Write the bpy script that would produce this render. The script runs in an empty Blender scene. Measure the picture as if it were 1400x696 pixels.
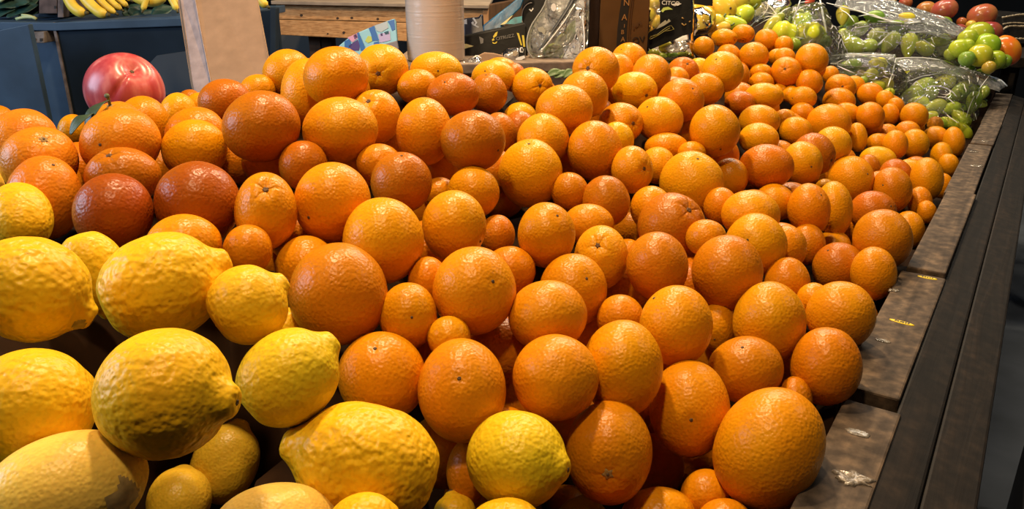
import bpy, bmesh, math, random
import numpy as np
from mathutils import Vector, Matrix

# ------------------------------------------------------------------ camera, light, exposure
scene = bpy.context.scene
COL = scene.collection
F = 1050.0
PITCH = math.atan(393 / 1050.0)
CP, SP = math.cos(PITCH), math.sin(PITCH)
CAM = np.array([0.0, 0.0, 1.34])
FW = np.array([0, CP, -SP]); UPV = np.array([0, SP, CP]); RTV = np.array([1.0, 0, 0])
HEAD = math.atan2(749 / F, CP + SP * 393 / F)
UA = np.array([math.sin(HEAD), math.cos(HEAD), 0]); VA = np.array([-math.cos(HEAD), math.sin(HEAD), 0])

cd = bpy.data.cameras.new('camera'); cam = bpy.data.objects.new('camera', cd); COL.objects.link(cam)
cam.location = CAM; cam.rotation_euler = (math.pi / 2 - PITCH, 0, 0)
cd.sensor_width = 36; cd.lens = 36 * F / 1400; cd.clip_start = .02
scene.camera = cam
scene.view_settings.view_transform = 'Standard'; scene.view_settings.look = 'None'
scene.view_settings.exposure = -0.27; scene.view_settings.gamma = 1.0
scene.view_settings.use_curve_mapping = False

world = bpy.data.worlds.new('world'); scene.world = world; world.use_nodes = True
world.node_tree.nodes['Background'].inputs[0].default_value = (.75, .8, 1, 1)
world.node_tree.nodes['Background'].inputs[1].default_value = .025

def area(name, loc, aim, power, color, size, size_y=None, shape='DISK'):
    d = bpy.data.lights.new(name, 'AREA'); d.energy = power; d.color = color; d.shape = shape; d.size = size
    if size_y: d.size_y = size_y
    o = bpy.data.objects.new(name, d); COL.objects.link(o); o.location = loc
    o.rotation_euler = (Vector(aim) - Vector(loc)).to_track_quat('-Z', 'Y').to_euler()
    return o
WARM = (1.0, .70, .40)
area('stall_lamp', (-.26, 1.25, 2.55), (.0, 1.1, 1.0), 37, WARM, .12)
area('stall_lamp', (.28, 2.3, 2.6), (.70, 2.1, 1.0), 42, WARM, .12)
area('stall_lamp', (-.22, .22, 2.6), (-.2, .4, 1.0), 19, WARM, .14)
area('bag_streak_fill', (1.55, 3.3, 2.9), (1.5, 3.1, 1.0), 42, (1, .88, .70), 1.5, .08, 'RECTANGLE')  # added strip lights, none seen, put in for streaks on the bag film
area('bag_streak_fill', (.9, 3.9, 2.6), (1.2, 2.9, 1.1), 26, (1, .90, .76), 1.5, .08, 'RECTANGLE')
area('aisle_fill', (2.4, 1.3, 2.9), (2.2, 1.6, 0), 9, (1, .92, .82), .3)  # added fill for the dark aisle floor and crate, no lamp seen there
area('daylight_opening', (-2.35, .72, 1.85), (-.4, 1.35, 1.1), 48, (.58, .77, 1.0), 1.2, 1.0, 'RECTANGLE')

# ------------------------------------------------------------------ helpers
def at(px, py, z):
    return CAM + z * (((px - 700) / F) * RTV + (-(py - 348) / F) * UPV + FW)
def uvp(u, v, z):
    p = u * UA + v * VA; return np.array([p[0], p[1], z])

def node_mat(name, base=(.5, .5, .5), rough=.5, spec=.5):
    m = bpy.data.materials.new(name); m.use_nodes = True
    b = m.node_tree.nodes['Principled BSDF']
    b.inputs['Base Color'].default_value = (*base, 1); b.inputs['Roughness'].default_value = rough
    b.inputs['Specular IOR Level'].default_value = spec
    return m, m.node_tree.nodes, m.node_tree.links, b
def N(nodes, typ, **kw):
    n = nodes.new(typ)
    for k, v in kw.items():
        if k in n.inputs: n.inputs[k].default_value = v
        else: setattr(n, k, v)
    return n
def ramp(nodes, stops):
    r = nodes.new('ShaderNodeValToRGB'); e = r.color_ramp.elements
    while len(e) < len(stops): e.new(.5)
    for i, (p, c) in enumerate(stops):
        e[i].position = p; e[i].color = (*c, 1) if len(c) == 3 else c
    return r
def flat(name, base, rough=.5, spec=.4, noise=.0, scale=30, bump=0.0):
    m, ns, ln, b = node_mat(name, base, rough, spec)
    if noise or bump:
        tc = ns.new('ShaderNodeTexCoord'); t = N(ns, 'ShaderNodeTexNoise', Scale=scale, Detail=4.0)
        ln.new(tc.outputs['Object'], t.inputs['Vector'])
        if noise:
            c0 = tuple(max(0, x * (1 - noise)) for x in base); c1 = tuple(min(1, x * (1 + noise)) for x in base)
            r = ramp(ns, [(.3, c0), (.7, c1)]); ln.new(t.outputs['Fac'], r.inputs[0]); ln.new(r.outputs[0], b.inputs['Base Color'])
        if bump:
            bp = N(ns, 'ShaderNodeBump', Strength=.6, Distance=bump); ln.new(t.outputs['Fac'], bp.inputs['Height']); ln.new(bp.outputs[0], b.inputs['Normal'])
    return m

def peel(name, pore, amp, coarse, camp, rough, mottle, sss, det=3.0):
    m, ns, ln, b = node_mat(name, (.8, .3, .02), rough, .23)
    oi = ns.new('ShaderNodeObjectInfo'); tc = ns.new('ShaderNodeTexCoord')
    mul = N(ns, 'ShaderNodeMath', operation='MULTIPLY'); ln.new(oi.outputs['Random'], mul.inputs[0]); mul.inputs[1].default_value = 40
    add = N(ns, 'ShaderNodeVectorMath', operation='ADD'); ln.new(tc.outputs['Object'], add.inputs[0]); ln.new(mul.outputs[0], add.inputs[1])
    vo = N(ns, 'ShaderNodeTexVoronoi', Scale=pore, feature='SMOOTH_F1'); vo.inputs['Smoothness'].default_value = .7
    n1 = N(ns, 'ShaderNodeTexNoise', Scale=coarse, Detail=det); n2 = N(ns, 'ShaderNodeTexNoise', Scale=24.0, Detail=3.0); n3 = N(ns, 'ShaderNodeTexNoise', Scale=260.0, Detail=2.0)
    for t in (vo, n1, n2, n3): ln.new(add.outputs[0], t.inputs['Vector'])
    b1 = N(ns, 'ShaderNodeBump', Strength=.9, Distance=amp); ln.new(vo.outputs['Distance'], b1.inputs['Height'])
    b2 = N(ns, 'ShaderNodeBump', Strength=.9, Distance=camp); ln.new(n1.outputs['Fac'], b2.inputs['Height']); ln.new(b1.outputs[0], b2.inputs['Normal'])
    ln.new(b2.outputs[0], b.inputs['Normal'])
    # skin colour: object colour, drifting towards redder or yellower in broad patches, with fine freckles
    hs = ns.new('ShaderNodeHueSaturation'); ln.new(oi.outputs['Color'], hs.inputs['Color'])
    mr = N(ns, 'ShaderNodeMapRange'); ln.new(n2.outputs['Fac'], mr.inputs[0]); mr.inputs[1].default_value = .3; mr.inputs[2].default_value = .7
    mr.inputs[3].default_value = .5 - mottle; mr.inputs[4].default_value = .5 + mottle; ln.new(mr.outputs[0], hs.inputs['Hue'])
    mv = N(ns, 'ShaderNodeMapRange'); ln.new(n3.outputs['Fac'], mv.inputs[0]); mv.inputs[1].default_value = .25; mv.inputs[2].default_value = .5
    mv.inputs[3].default_value = .86; mv.inputs[4].default_value = 1.0; ln.new(mv.outputs[0], hs.inputs['Value'])
    ln.new(hs.outputs[0], b.inputs['Base Color'])
    b.inputs['Subsurface Weight'].default_value = sss; b.inputs['Subsurface Radius'].default_value = (1, .35, .08); b.inputs['Subsurface Scale'].default_value = .006
    return m
PEEL = peel('orange_peel', 310, .0006, 150, .0005, .33, .004, .04)
LEMON_S = peel('lemon_peel_smooth', 380, .0004, 90, .0006, .36, .005, .1, 1.0)
LEMON_M = peel('lemon_peel', 300, .0006, 190, .0012, .38, .005, .1, .5)
LEMON_K = peel('lemon_peel_knobbly', 230, .0008, 170, .0020, .38, .005, .1, .5)

def mk(name, verts, faces, mat, parent=None, smooth=True, loc=None):
    me = bpy.data.meshes.new(name); me.from_pydata([tuple(v) for v in verts], [], faces); me.update()
    if smooth: me.shade_smooth()
    if mat: me.materials.append(mat)
    o = bpy.data.objects.new(name, me); COL.objects.link(o)
    if loc is not None: o.location = loc
    if parent: o.parent = parent
    return o
def tag(o, label=None, cat=None, group=None, kind=None):
    if label: o['label'] = label
    if cat: o['category'] = cat
    if group: o['group'] = group
    if kind: o['kind'] = kind
    return o
def empty(name, loc, label=None, cat=None, group=None, kind=None):
    o = bpy.data.objects.new(name, None); COL.objects.link(o); o.location = loc; o.empty_display_size = .05
    return tag(o, label, cat, group, kind)
def bevel(o, w=.003, seg=2):
    md = o.modifiers.new('bevel', 'BEVEL'); md.width = w; md.segments = seg; md.limit_method = 'ANGLE'
    return o
def rel(pts, o): return [np.array(p) - np.array(o) for p in pts]
def prism(name, poly, back, mat, parent=None, org=(0, 0, 0), bev=0, smooth=False):
    """closed solid: polygon `poly` (3-D points) extruded by the vector `back`"""
    n = len(poly); a = rel(poly, org); v = a + [p + np.array(back) for p in a]
    # outward winding: flip if needed
    nrm = np.zeros(3)
    for i in range(n): nrm += np.cross(a[i], a[(i + 1) % n])
    fl = np.dot(nrm, back) > 0
    fs = [tuple(range(n)), tuple(range(2 * n - 1, n - 1, -1))] + [(i, i + n, (i + 1) % n + n, (i + 1) % n) for i in range(n)]
    if fl: fs = [tuple(reversed(q)) for q in fs]
    o = mk(name, v, fs, mat, parent, smooth)
    if bev: bevel(o, bev)
    return o
def pxpoly(pts, z): return [at(p[0], p[1], p[2] if len(p) > 2 else z) for p in pts]
def tube(name, pts, radii, mat, parent=None, org=(0, 0, 0), seg=12, flatten=1.0):
    pts = [np.array(p, float) - np.array(org) for p in pts]; n = len(pts); V = []; Fs = []
    for i, p in enumerate(pts):
        t = pts[min(i + 1, n - 1)] - pts[max(i - 1, 0)]; t = t / (np.linalg.norm(t) + 1e-9)
        a = np.cross(t, [0.13, .2, 1.0]); a /= np.linalg.norm(a) + 1e-9; b = np.cross(t, a)
        for k in range(seg):
            th = 2 * math.pi * k / seg; V.append(p + radii[i] * (a * math.cos(th) + b * flatten * math.sin(th)))
    for i in range(n - 1):
        for k in range(seg):
            Fs.append((i * seg + k, i * seg + (k + 1) % seg, (i + 1) * seg + (k + 1) % seg, (i + 1) * seg + k))
    V.append(pts[0]); V.append(pts[-1])
    for k in range(seg):
        Fs.append((n * seg, (k + 1) % seg, k)); Fs.append((n * seg + 1, (n - 1) * seg + k, (n - 1) * seg + (k + 1) % seg))
    return mk(name, V, Fs, mat, parent)
def spline(pts, n):
    """Catmull-Rom through pts"""
    P = [np.array(p, float) for p in pts]; P = [2 * P[0] - P[1]] + P + [2 * P[-1] - P[-2]]; out = []
    m = len(P) - 3
    for s in range(n):
        x = s / (n - 1) * m; i = min(int(x), m - 1); t = x - i; a, b, c, d = P[i:i + 4]
        out.append(.5 * ((2 * b) + (c - a) * t + (2 * a - 5 * b + 4 * c - d) * t * t + (3 * b - a - 3 * c + d) * t ** 3))
    return out
def text(name, body, loc, xdir, ydir, size, mat, parent=None, depth=.0004):
    cu = bpy.data.curves.new(name, 'FONT'); cu.body = body; cu.size = size; cu.extrude = depth; cu.align_x = 'CENTER'; cu.align_y = 'CENTER'
    tmp = bpy.data.objects.new('tmp', cu); COL.objects.link(tmp)
    dg = bpy.context.evaluated_depsgraph_get(); me = bpy.data.meshes.new_from_object(tmp.evaluated_get(dg))
    bpy.data.objects.remove(tmp); me.name = name
    me.materials.clear(); me.materials.append(mat)
    o = bpy.data.objects.new(name, me); COL.objects.link(o)
    x = Vector(xdir).normalized(); z = x.cross(Vector(ydir)).normalized(); y = z.cross(x)
    M = Matrix((x, y, z)).transposed().to_4x4(); M.translation = Vector(loc)
    if parent: o.parent = parent; M = Matrix.Translation(-Vector(parent.location)) @ M
    o.matrix_basis = M
    return o
_grid = {}
def dirs(nu, nv):
    if (nu, nv) in _grid: return _grid[(nu, nv)]
    th = np.linspace(0, math.pi, nv + 1)[1:-1]; ph = np.arange(nu) * 2 * math.pi / nu
    T, Ph = np.meshgrid(th, ph, indexing='ij')
    d = np.stack([np.sin(T) * np.cos(Ph), np.sin(T) * np.sin(Ph), np.cos(T)], -1).reshape(-1, 3)
    d = np.vstack([d, [[0, 0, 1], [0, 0, -1]]]); R = nv - 1; fs = []
    for i in range(R - 1):
        for k in range(nu):
            k2 = (k + 1) % nu; fs.append((i * nu + k, (i + 1) * nu + k, (i + 1) * nu + k2, i * nu + k2))
    for k in range(nu):
        k2 = (k + 1) % nu; fs.append((R * nu, k, k2)); fs.append((R * nu + 1, (R - 1) * nu + k2, (R - 1) * nu + k))
    _grid[(nu, nv)] = (d, fs); return _grid[(nu, nv)]
def rot_to(axis, spin):
    z = np.array(axis, float); z /= np.linalg.norm(z)
    a = np.cross(z, [.3, .5, .81]); a /= np.linalg.norm(a); b = np.cross(z, a)
    x = a * math.cos(spin) + b * math.sin(spin); y = np.cross(z, x)
    return np.stack([x, y, z], 1)
def lumps(d, rng, ks, amp, n=5):
    o = np.zeros(len(d))
    for _ in range(n):
        k = rng.normal(size=3); k *= rng.uniform(*ks) / np.linalg.norm(k); o += np.sin(d @ k + rng.uniform(0, 6.28))
    return o * amp / math.sqrt(n)

FRUIT=[
('o',[-0.881,1.307,1.0833],[0.03024,-0.001,0.0018,0.03197,0.00203,0.03639],[0.003,0.737,-0.676],'n','-',64,'half-hidden plain orange just upper left of the large orange above the left-edge lemon',''),
('o',[-0.6378,0.989,1.1266],[0.04115,0.00042,0.00137,0.04146,0.0011,0.04198],[-0.632,-0.323,-0.704],'p','-',96,'half-hidden pinkish orange just upper left of the orange with the star scar',''),
('o',[-0.5558,0.8854,1.1245],[0.04111,0.0005,0.00104,0.04124,0.00085,0.04153],[0.485,-0.415,0.77],'p','c',96,'orange at the left edge showing a grey star-shaped stem scar',''),
('o',[-0.5176,0.8194,1.0991],[0.03846,-0.00129,0.00125,0.04094,0.00226,0.04611],[0.473,-0.114,0.873],'p','s',96,'large orange above the round yellow lemon at the left edge',''),
('o',[-0.7075,1.2277,1.0941],[0.02193,-0.0004,0.00106,0.02297,0.00106,0.02522],[0.042,0.938,-0.344],'n','-',40,'plain orange just upper right of the orange with the star scar',''),
('o',[-0.4781,0.9265,1.1383],[0.04514,0.00106,0.00103,0.04416,0.00044,0.04309],[-0.048,-0.981,0.188],'p','s',96,'big orange directly below the pink fruit, small scab on its left side',''),
('o',[-0.5186,0.9989,1.1322],[0.0398,-0.00033,0.00158,0.0412,0.00145,0.04412],[0.01,-0.213,0.977],'p','L',96,'orange keeping its green stem and two narrow leaves',''),
('o',[-0.5357,1.1116,1.126],[0.03595,-0.00038,0.00153,0.03743,0.00133,0.04045],[-0.715,0.565,0.411],'n','-',64,'half-hidden plain orange just upper right of the big orange below the pink fruit',''),
('o',[-0.5547,1.2756,1.1127],[0.0293,-0.0003,0.00126,0.03057,0.00101,0.03313],[-0.975,-0.088,0.205],'y','-',64,'half-hidden yellowish orange upper right of the orange with leaves',''),
('o',[-0.4277,1.0295,1.1249],[0.0402,0.00071,0.00091,0.03932,0.00038,0.03896],[-0.815,-0.254,-0.521],'n','-',96,'half-hidden plain orange just above the bright orange above the darkest one',''),
('o',[-0.4023,0.9581,1.1229],[0.03932,0.00063,0.00079,0.03859,0.00037,0.0384],[-0.519,0.68,-0.518],'b','-',96,'bright orange above the dark red one, cool daylight on its left',''),
('o',[-0.5675,1.3593,1.117],[0.02149,8e-05,0.00081,0.02173,0.0005,0.02257],[-0.031,0.834,-0.551],'r','-',40,'half-hidden reddish orange upper left of the large red-flushed orange',''),
('o',[-0.5384,1.326,1.115],[0.02342,9e-05,0.00084,0.02367,0.00051,0.02454],[-0.659,0.652,0.376],'n','-',40,'half-hidden plain orange just left of the red-blushed orange by the cardboard',''),
('o',[-0.4434,1.1948,1.144],[0.0401,0.00106,0.00096,0.03809,0.00016,0.0365],[-0.669,0.042,0.742],'r','-',64,'red-blushed oblong orange in front of the leaning cardboard foot',''),
('o',[-0.3155,0.9634,1.1508],[0.04724,0.00089,0.00089,0.04539,0.00018,0.04448],[-0.872,0.484,0.067],'r','-',96,'large red-flushed orange below and right of the leaning cardboard',''),
('o',[-0.4342,1.325,1.1425],[0.02958,0.00054,0.00078,0.02849,0.00021,0.02798],[-0.287,0.895,0.341],'n','-',64,'half-hidden plain orange just above the large red-flushed orange',''),
('o',[-0.3922,1.3717,1.166],[0.04307,0.00066,0.00117,0.04153,0.0003,0.04106],[-0.9,0.056,0.433],'b','-',64,'half-hidden bright orange left of the smooth orange at the heap top',''),
('o',[-0.3148,1.1931,1.1599],[0.03954,-0.00095,0.00168,0.04408,0.00154,0.05138],[-0.265,0.96,-0.093],'b','-',64,'half-hidden bright orange just upper right of the large red-flushed orange',''),
('o',[-0.2567,1.138,1.1904],[0.04669,0.00068,0.00096,0.04441,0.00012,0.04352],[0.387,0.835,-0.392],'n','-',96,'tall-standing smooth orange at heap top left of the blue packet foot',''),
('o',[-0.2219,1.3358,1.1754],[0.04548,0.0004,0.00078,0.04375,0.00012,0.04359],[0.024,-1.0,-0.014],'y','n',64,'yellowish orange with a sunken navel just below the blue patterned packet',''),
('o',[-0.1999,1.1219,1.1347],[0.03691,-9e-05,0.00069,0.03822,0.00063,0.0409],[-0.141,-0.672,0.727],'b','n',64,'bright orange just below the sunken-navel orange below the packet',''),
('o',[-0.2244,0.9957,1.1396],[0.04834,0.00087,0.00053,0.0451,-0.0002,0.04338],[0.457,0.582,-0.673],'b','-',96,'wide bright orange under the smooth one at the heap top',''),
('o',[-0.1349,1.3755,1.168],[0.04723,0.00075,0.00025,0.03986,-0.00058,0.03505],[0.204,-0.966,0.156],'y','s',64,'orange right against the foot of the white bag roll',''),
('o',[-0.1593,1.3138,1.1503],[0.03431,0.00038,0.00031,0.03157,-0.00016,0.03019],[-0.355,0.289,-0.889],'n','-',64,'plain orange just lower right of the sunken-navel orange below the packet',''),
('o',[-0.0951,1.26,1.1463],[0.04264,0.00039,0.00019,0.03778,-0.00042,0.03497],[-0.272,-0.68,0.68],'r','s',64,'brownish red orange just below the white bag roll',''),
('o',[-0.0413,1.3698,1.1307],[0.03357,1e-05,0.00011,0.03382,0.00024,0.03536],[-0.123,-0.228,0.966],'r','s',64,'small brownish red orange right of the roll, beside a bigger one',''),
('o',[-0.0339,1.4293,1.1514],[0.03962,0.00013,6e-05,0.03423,-0.00044,0.03095],[-0.373,-0.801,0.468],'y','s',64,'half-hidden yellowish orange just above the small brownish orange',''),
('o',[-0.0235,1.575,1.1445],[0.03528,8e-05,3e-05,0.03029,-0.00039,0.02721],[-0.156,0.951,-0.267],'n','-',40,'half-hidden plain orange upper right of the small brownish orange',''),
('o',[0.0029,1.5266,1.1379],[0.02572,0.0,-1e-05,0.02626,0.00021,0.02782],[-0.632,0.733,-0.251],'r','-',40,'half-hidden reddish orange just upper left of the puckered orange by the clear bag',''),
('o',[-0.1209,1.0495,1.1268],[0.03808,-0.00027,0.00052,0.04152,0.00111,0.04651],[-0.315,0.828,0.464],'b','-',64,'bright orange just left of the coral-blushed orange',''),
('o',[-0.0516,1.0097,1.1231],[0.04373,0.00015,0.00011,0.04118,-0.00015,0.04046],[0.803,-0.562,-0.199],'r','s',96,'coral-blushed orange with a tiny scar low on its right',''),
('o',[-0.0218,1.2582,1.0808],[0.03022,-2e-05,6e-05,0.03239,0.00071,0.03568],[-0.032,0.891,-0.453],'r','-',64,'half-hidden reddish orange just right of the coral-blushed orange',''),
('o',[0.0143,1.3663,1.0848],[0.03129,-1e-05,-3e-05,0.03045,7e-05,0.03081],[-0.6,0.161,-0.784],'y','-',40,'half-hidden yellowish orange just lower left of the puckered orange by the clear bag',''),
('o',[0.0138,1.3076,1.0794],[0.02882,0.0,-3e-05,0.02993,0.00045,0.03207],[0.068,0.936,-0.347],'r','-',40,'half-hidden reddish orange just below the puckered orange by the clear bag',''),
('o',[-0.262,0.9433,1.1067],[0.03018,0.00016,0.00043,0.03013,0.00035,0.03093],[-0.76,0.25,0.6],'r','-',64,'reddish orange just lower right of the large red-flushed orange',''),
('o',[-0.1723,0.9724,1.1014],[0.02888,0.00037,0.00017,0.02708,-0.00014,0.02635],[-0.655,0.742,0.147],'n','-',64,'half-hidden plain orange just lower right of the wide bright orange',''),
('o',[0.0374,1.4223,1.1346],[0.03743,-6e-05,-9e-05,0.0356,-5e-05,0.03528],[0.369,-0.906,0.207],'b','n',64,'orange with a puckered navel just in front of the clear round bag',''),
('o',[0.083,1.2303,1.1266],[0.04546,-0.00031,-0.00017,0.04125,-0.00037,0.03911],[-0.739,0.294,-0.606],'n','-',96,'plump smooth orange below the carton, left of two scarred ones',''),
('o',[0.1236,1.3237,1.1365],[0.04103,-0.00016,-0.00036,0.0399,0.0001,0.04031],[-0.158,0.987,0.014],'n','-',64,'plain orange just upper right of the plump smooth orange',''),
('o',[0.1519,1.4158,1.1656],[0.04203,-0.0002,-0.00049,0.04077,0.0001,0.04108],[-0.472,-0.86,0.196],'n','n',64,'creased navel orange standing before the brown carton',''),
('o',[0.2456,1.652,1.156],[0.03796,-0.00024,-0.00065,0.03688,0.00013,0.03717],[-0.539,-0.484,0.69],'b','s',64,'bright orange at the foot of the printed carton',''),
('o',[0.2138,1.5897,1.1398],[0.03536,6e-05,-0.00065,0.03642,0.00041,0.03894],[-0.031,0.094,-0.995],'n','-',40,'half-hidden plain orange just right of the creased orange before the carton',''),
('o',[0.2773,1.5529,1.1401],[0.03861,-0.00016,-0.00079,0.03837,0.0003,0.03951],[-0.865,0.498,-0.058],'n','-',64,'smooth orange below the black-banded lemon bag',''),
('o',[0.2326,1.4703,1.1209],[0.04231,-0.00076,-0.00041,0.03794,-0.00033,0.03524],[0.423,-0.897,-0.13],'y','n',64,'yellowish orange just below the bright orange at the carton foot',''),
('o',[0.3984,1.8233,1.112],[0.03652,-0.00061,-0.00071,0.03426,2e-05,0.03309],[0.086,-0.751,0.655],'r','n',40,'small reddish orange below the limes in the black-banded bag',''),
('o',[0.3746,1.7696,1.1025],[0.02758,-0.00021,-0.00061,0.02704,0.00019,0.02742],[0.833,0.482,0.271],'n','-',40,'half-hidden plain orange just left of the small reddish orange',''),
('o',[0.4527,1.8958,1.1081],[0.0292,-0.00042,-0.00067,0.02791,0.00012,0.02746],[0.533,0.567,0.628],'y','-',40,'half-hidden yellowish orange just upper right of the small reddish orange',''),
('o',[0.447,1.6624,1.1321],[0.04345,-0.00053,-0.00118,0.04221,0.00034,0.04218],[-0.506,-0.543,0.67],'b','s',64,'largest orange of the far crowd, small round dimple facing up',''),
('o',[0.4013,1.6153,1.1022],[0.0382,-0.00096,-0.00062,0.03493,-0.00015,0.03268],[-0.226,0.752,-0.619],'n','-',64,'plain orange just lower left of the largest far orange',''),
('o',[0.3142,1.4382,1.1081],[0.04248,-0.00056,-0.00072,0.04057,8e-05,0.03996],[0.334,-0.674,0.659],'n','s',64,'plain orange just below the small reddish orange',''),
('o',[0.2659,1.3801,1.0835],[0.04263,-0.00049,-0.00055,0.04069,3e-05,0.04016],[-0.637,-0.442,0.631],'y','s',64,'light orange with a dark stem dot on its upper left',''),
('o',[0.1931,1.3555,1.0803],[0.03975,-0.00037,-0.00035,0.03766,-6e-05,0.03704],[0.462,-0.87,0.173],'b','n',64,'orange with a crusty navel on its right side, middle of the heap',''),
('o',[0.3514,1.3225,1.0739],[0.04181,-0.0,-0.00094,0.04266,0.00073,0.04488],[0.07,-0.843,-0.534],'n','s',64,'dark smooth round orange right of the heap middle, alone on top',''),
('o',[0.4927,2.0367,1.148],[0.02743,-0.00023,-0.00082,0.02686,0.00023,0.02718],[0.651,0.373,0.66],'n','-',40,'plain orange just upper left of the largest far orange',''),
('o',[0.5738,2.1511,1.1602],[0.03407,-0.00151,-0.0006,0.029,-0.00016,0.02474],[0.683,-0.716,-0.146],'n','n',40,'plain orange just left of the farthest orange',''),
('o',[0.6493,2.2382,1.1649],[0.03135,-0.00106,-0.0008,0.02822,5e-05,0.02563],[-0.151,-0.68,-0.718],'n','n',40,'farthest orange of the heap, under the yellow lemons',''),
('o',[0.7422,2.3165,1.1402],[0.03448,-0.00057,-0.00125,0.03324,0.00038,0.03277],[0.708,0.559,-0.431],'n','-',40,'far orange beneath the knotted clear bag',''),
('o',[0.5795,2.1117,1.1182],[0.03205,-0.0005,-0.00092,0.03074,0.00022,0.03025],[-0.792,0.383,-0.476],'n','-',40,'half-hidden plain orange just above the largest far orange',''),
('o',[0.6414,2.0903,1.1204],[0.03878,-0.00082,-0.00115,0.03678,0.00025,0.03555],[-0.369,-0.782,0.502],'n','s',40,'plain orange just lower left of the far orange beneath the knotted bag',''),
('o',[0.6542,2.0564,1.0812],[0.02833,-0.00119,-0.00052,0.02516,-0.00014,0.02233],[-0.007,0.455,-0.891],'n','-',40,'plain orange just left of the split-navel far orange',''),
('o',[0.6472,2.0234,1.0579],[0.03142,-0.00094,-0.00069,0.02909,0.0,0.02723],[-0.062,-0.01,-0.998],'n','-',40,'half-hidden plain orange right of the largest far orange',''),
('o',[0.5884,1.8114,1.0565],[0.04332,-0.00224,-0.00046,0.03729,-0.0006,0.03187],[-0.524,0.846,-0.094],'b','-',64,'bright orange just lower left of the split-navel far orange',''),
('o',[0.5283,1.7872,1.0435],[0.0355,-0.00111,-0.00054,0.03234,-0.0002,0.02989],[0.751,0.027,-0.66],'r','-',40,'reddish orange just upper right of the dark smooth orange',''),
('o',[0.523,1.6205,1.0342],[0.04096,-0.00129,-0.00057,0.03767,-0.00024,0.03506],[-0.636,0.764,0.107],'n','-',64,'plain orange right of the dark smooth orange',''),
('o',[0.505,1.5565,1.0102],[0.03959,-0.00144,-0.00034,0.03575,-0.00047,0.03265],[0.805,0.552,0.216],'b','-',64,'bright orange just above the smooth deep orange',''),
('o',[0.7822,2.2785,1.1293],[0.02591,-0.00021,-0.00109,0.02571,0.00044,0.02627],[-0.774,0.379,-0.508],'n','-',40,'plain orange just right of the far orange beneath the knotted bag',''),
('o',[0.7609,2.1984,1.1031],[0.02887,-0.0005,-0.00102,0.02794,0.00033,0.02757],[-0.057,0.077,-0.995],'n','-',40,'half-hidden plain orange just above the split-navel far orange',''),
('o',[0.757,2.2482,1.0998],[0.0275,-0.0008,-0.00079,0.02567,0.00014,0.02417],[0.763,0.469,0.446],'n','-',40,'half-hidden plain orange just below the far orange beneath the knotted bag',''),
('o',[0.7139,2.039,1.085],[0.03952,-0.00055,-0.00136,0.0387,0.00051,0.03874],[-0.414,-0.861,0.296],'n','n',40,'far orange with a split-looking navel facing the front',''),
('o',[0.7817,2.0534,1.115],[0.041,-0.00055,-0.00165,0.0403,0.00068,0.04047],[0.94,0.155,0.303],'n','-',40,'round far orange right below the green peppers in the bag',''),
('o',[0.9386,2.3018,1.0416],[0.02417,0.00019,-0.00121,0.02506,0.00076,0.02706],[0.938,0.345,-0.036],'n','-',40,'plain orange just lower right of the far orange below the peppers',''),
('o',[0.7646,2.007,1.0613],[0.03344,-0.00048,-0.00116,0.03286,0.00049,0.03292],[0.821,0.109,-0.561],'n','-',40,'plain orange just below the far orange below the peppers',''),
('o',[0.7383,1.9682,1.0283],[0.03448,-0.00132,-0.00068,0.03173,-8e-05,0.0291],[-0.904,-0.425,0.044],'n','s',40,'plain orange just lower right of the split-navel far orange',''),
('o',[0.7212,2.002,1.0321],[0.02395,-0.00061,-0.0006,0.02275,0.00011,0.02184],[-0.589,0.61,-0.531],'n','-',40,'half-hidden plain orange lower left of the far orange below the peppers',''),
('o',[0.6964,2.024,1.0327],[0.02351,-0.00016,-0.00078,0.02351,0.00038,0.02416],[0.348,0.918,-0.189],'n','-',40,'half-hidden plain orange just below the split-navel far orange',''),
('o',[0.9028,2.1379,1.0293],[0.04051,-0.00113,-0.00123,0.03878,0.00036,0.03717],[-0.258,-0.934,0.248],'n','n',40,'plain orange upper left of the orange with shadow beneath',''),
('o',[0.8787,2.0778,1.0031],[0.04112,-0.00176,-0.00085,0.03802,-7e-05,0.03461],[0.928,0.158,0.337],'n','-',40,'plain orange just above the lumpy far orange',''),
('o',[0.8819,2.0269,0.9787],[0.03263,-0.00115,-0.00071,0.03078,5e-05,0.0288],[0.952,-0.096,-0.289],'n','-',40,'half-hidden plain orange just upper right of the lumpy far orange',''),
('o',[0.7814,1.8879,0.9783],[0.05147,-0.00129,-0.00115,0.04948,0.00028,0.04785],[-0.816,0.473,-0.332],'b','-',64,'lumpy double-looking orange among the far right ones',''),
('o',[0.7309,1.9345,0.9934],[0.0309,-0.00069,-0.00072,0.0297,0.00018,0.02888],[0.454,0.628,-0.632],'d','-',40,'half-hidden deep-coloured orange just upper left of the lumpy far orange',''),
('o',[0.6565,1.845,0.9971],[0.02642,-0.00064,-0.00053,0.02513,6e-05,0.02421],[-0.177,0.912,-0.371],'n','-',40,'half-hidden plain orange left of the lumpy far orange',''),
('o',[0.6545,1.7586,0.9861],[0.03621,-0.0009,-0.00066,0.03449,6e-05,0.03322],[0.249,0.923,0.292],'n','-',40,'plain orange just upper left of the red-shouldered far orange',''),
('o',[1.0583,2.4076,0.999],[0.03088,-0.00084,-0.001,0.0297,0.00034,0.02856],[0.38,-0.081,-0.921],'n','-',40,'half-hidden plain orange right of the split-navel far orange',''),
('o',[1.0892,2.3565,0.9778],[0.03805,-0.00119,-0.00114,0.03644,0.00034,0.03464],[0.941,0.09,-0.325],'n','-',40,'plain orange just above the orange with shadow beneath',''),
('o',[1.113,2.3083,0.9701],[0.02578,-0.0,-0.00115,0.02628,0.00078,0.02757],[0.591,0.565,0.576],'n','-',40,'plain orange just upper right of the orange with shadow beneath',''),
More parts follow.
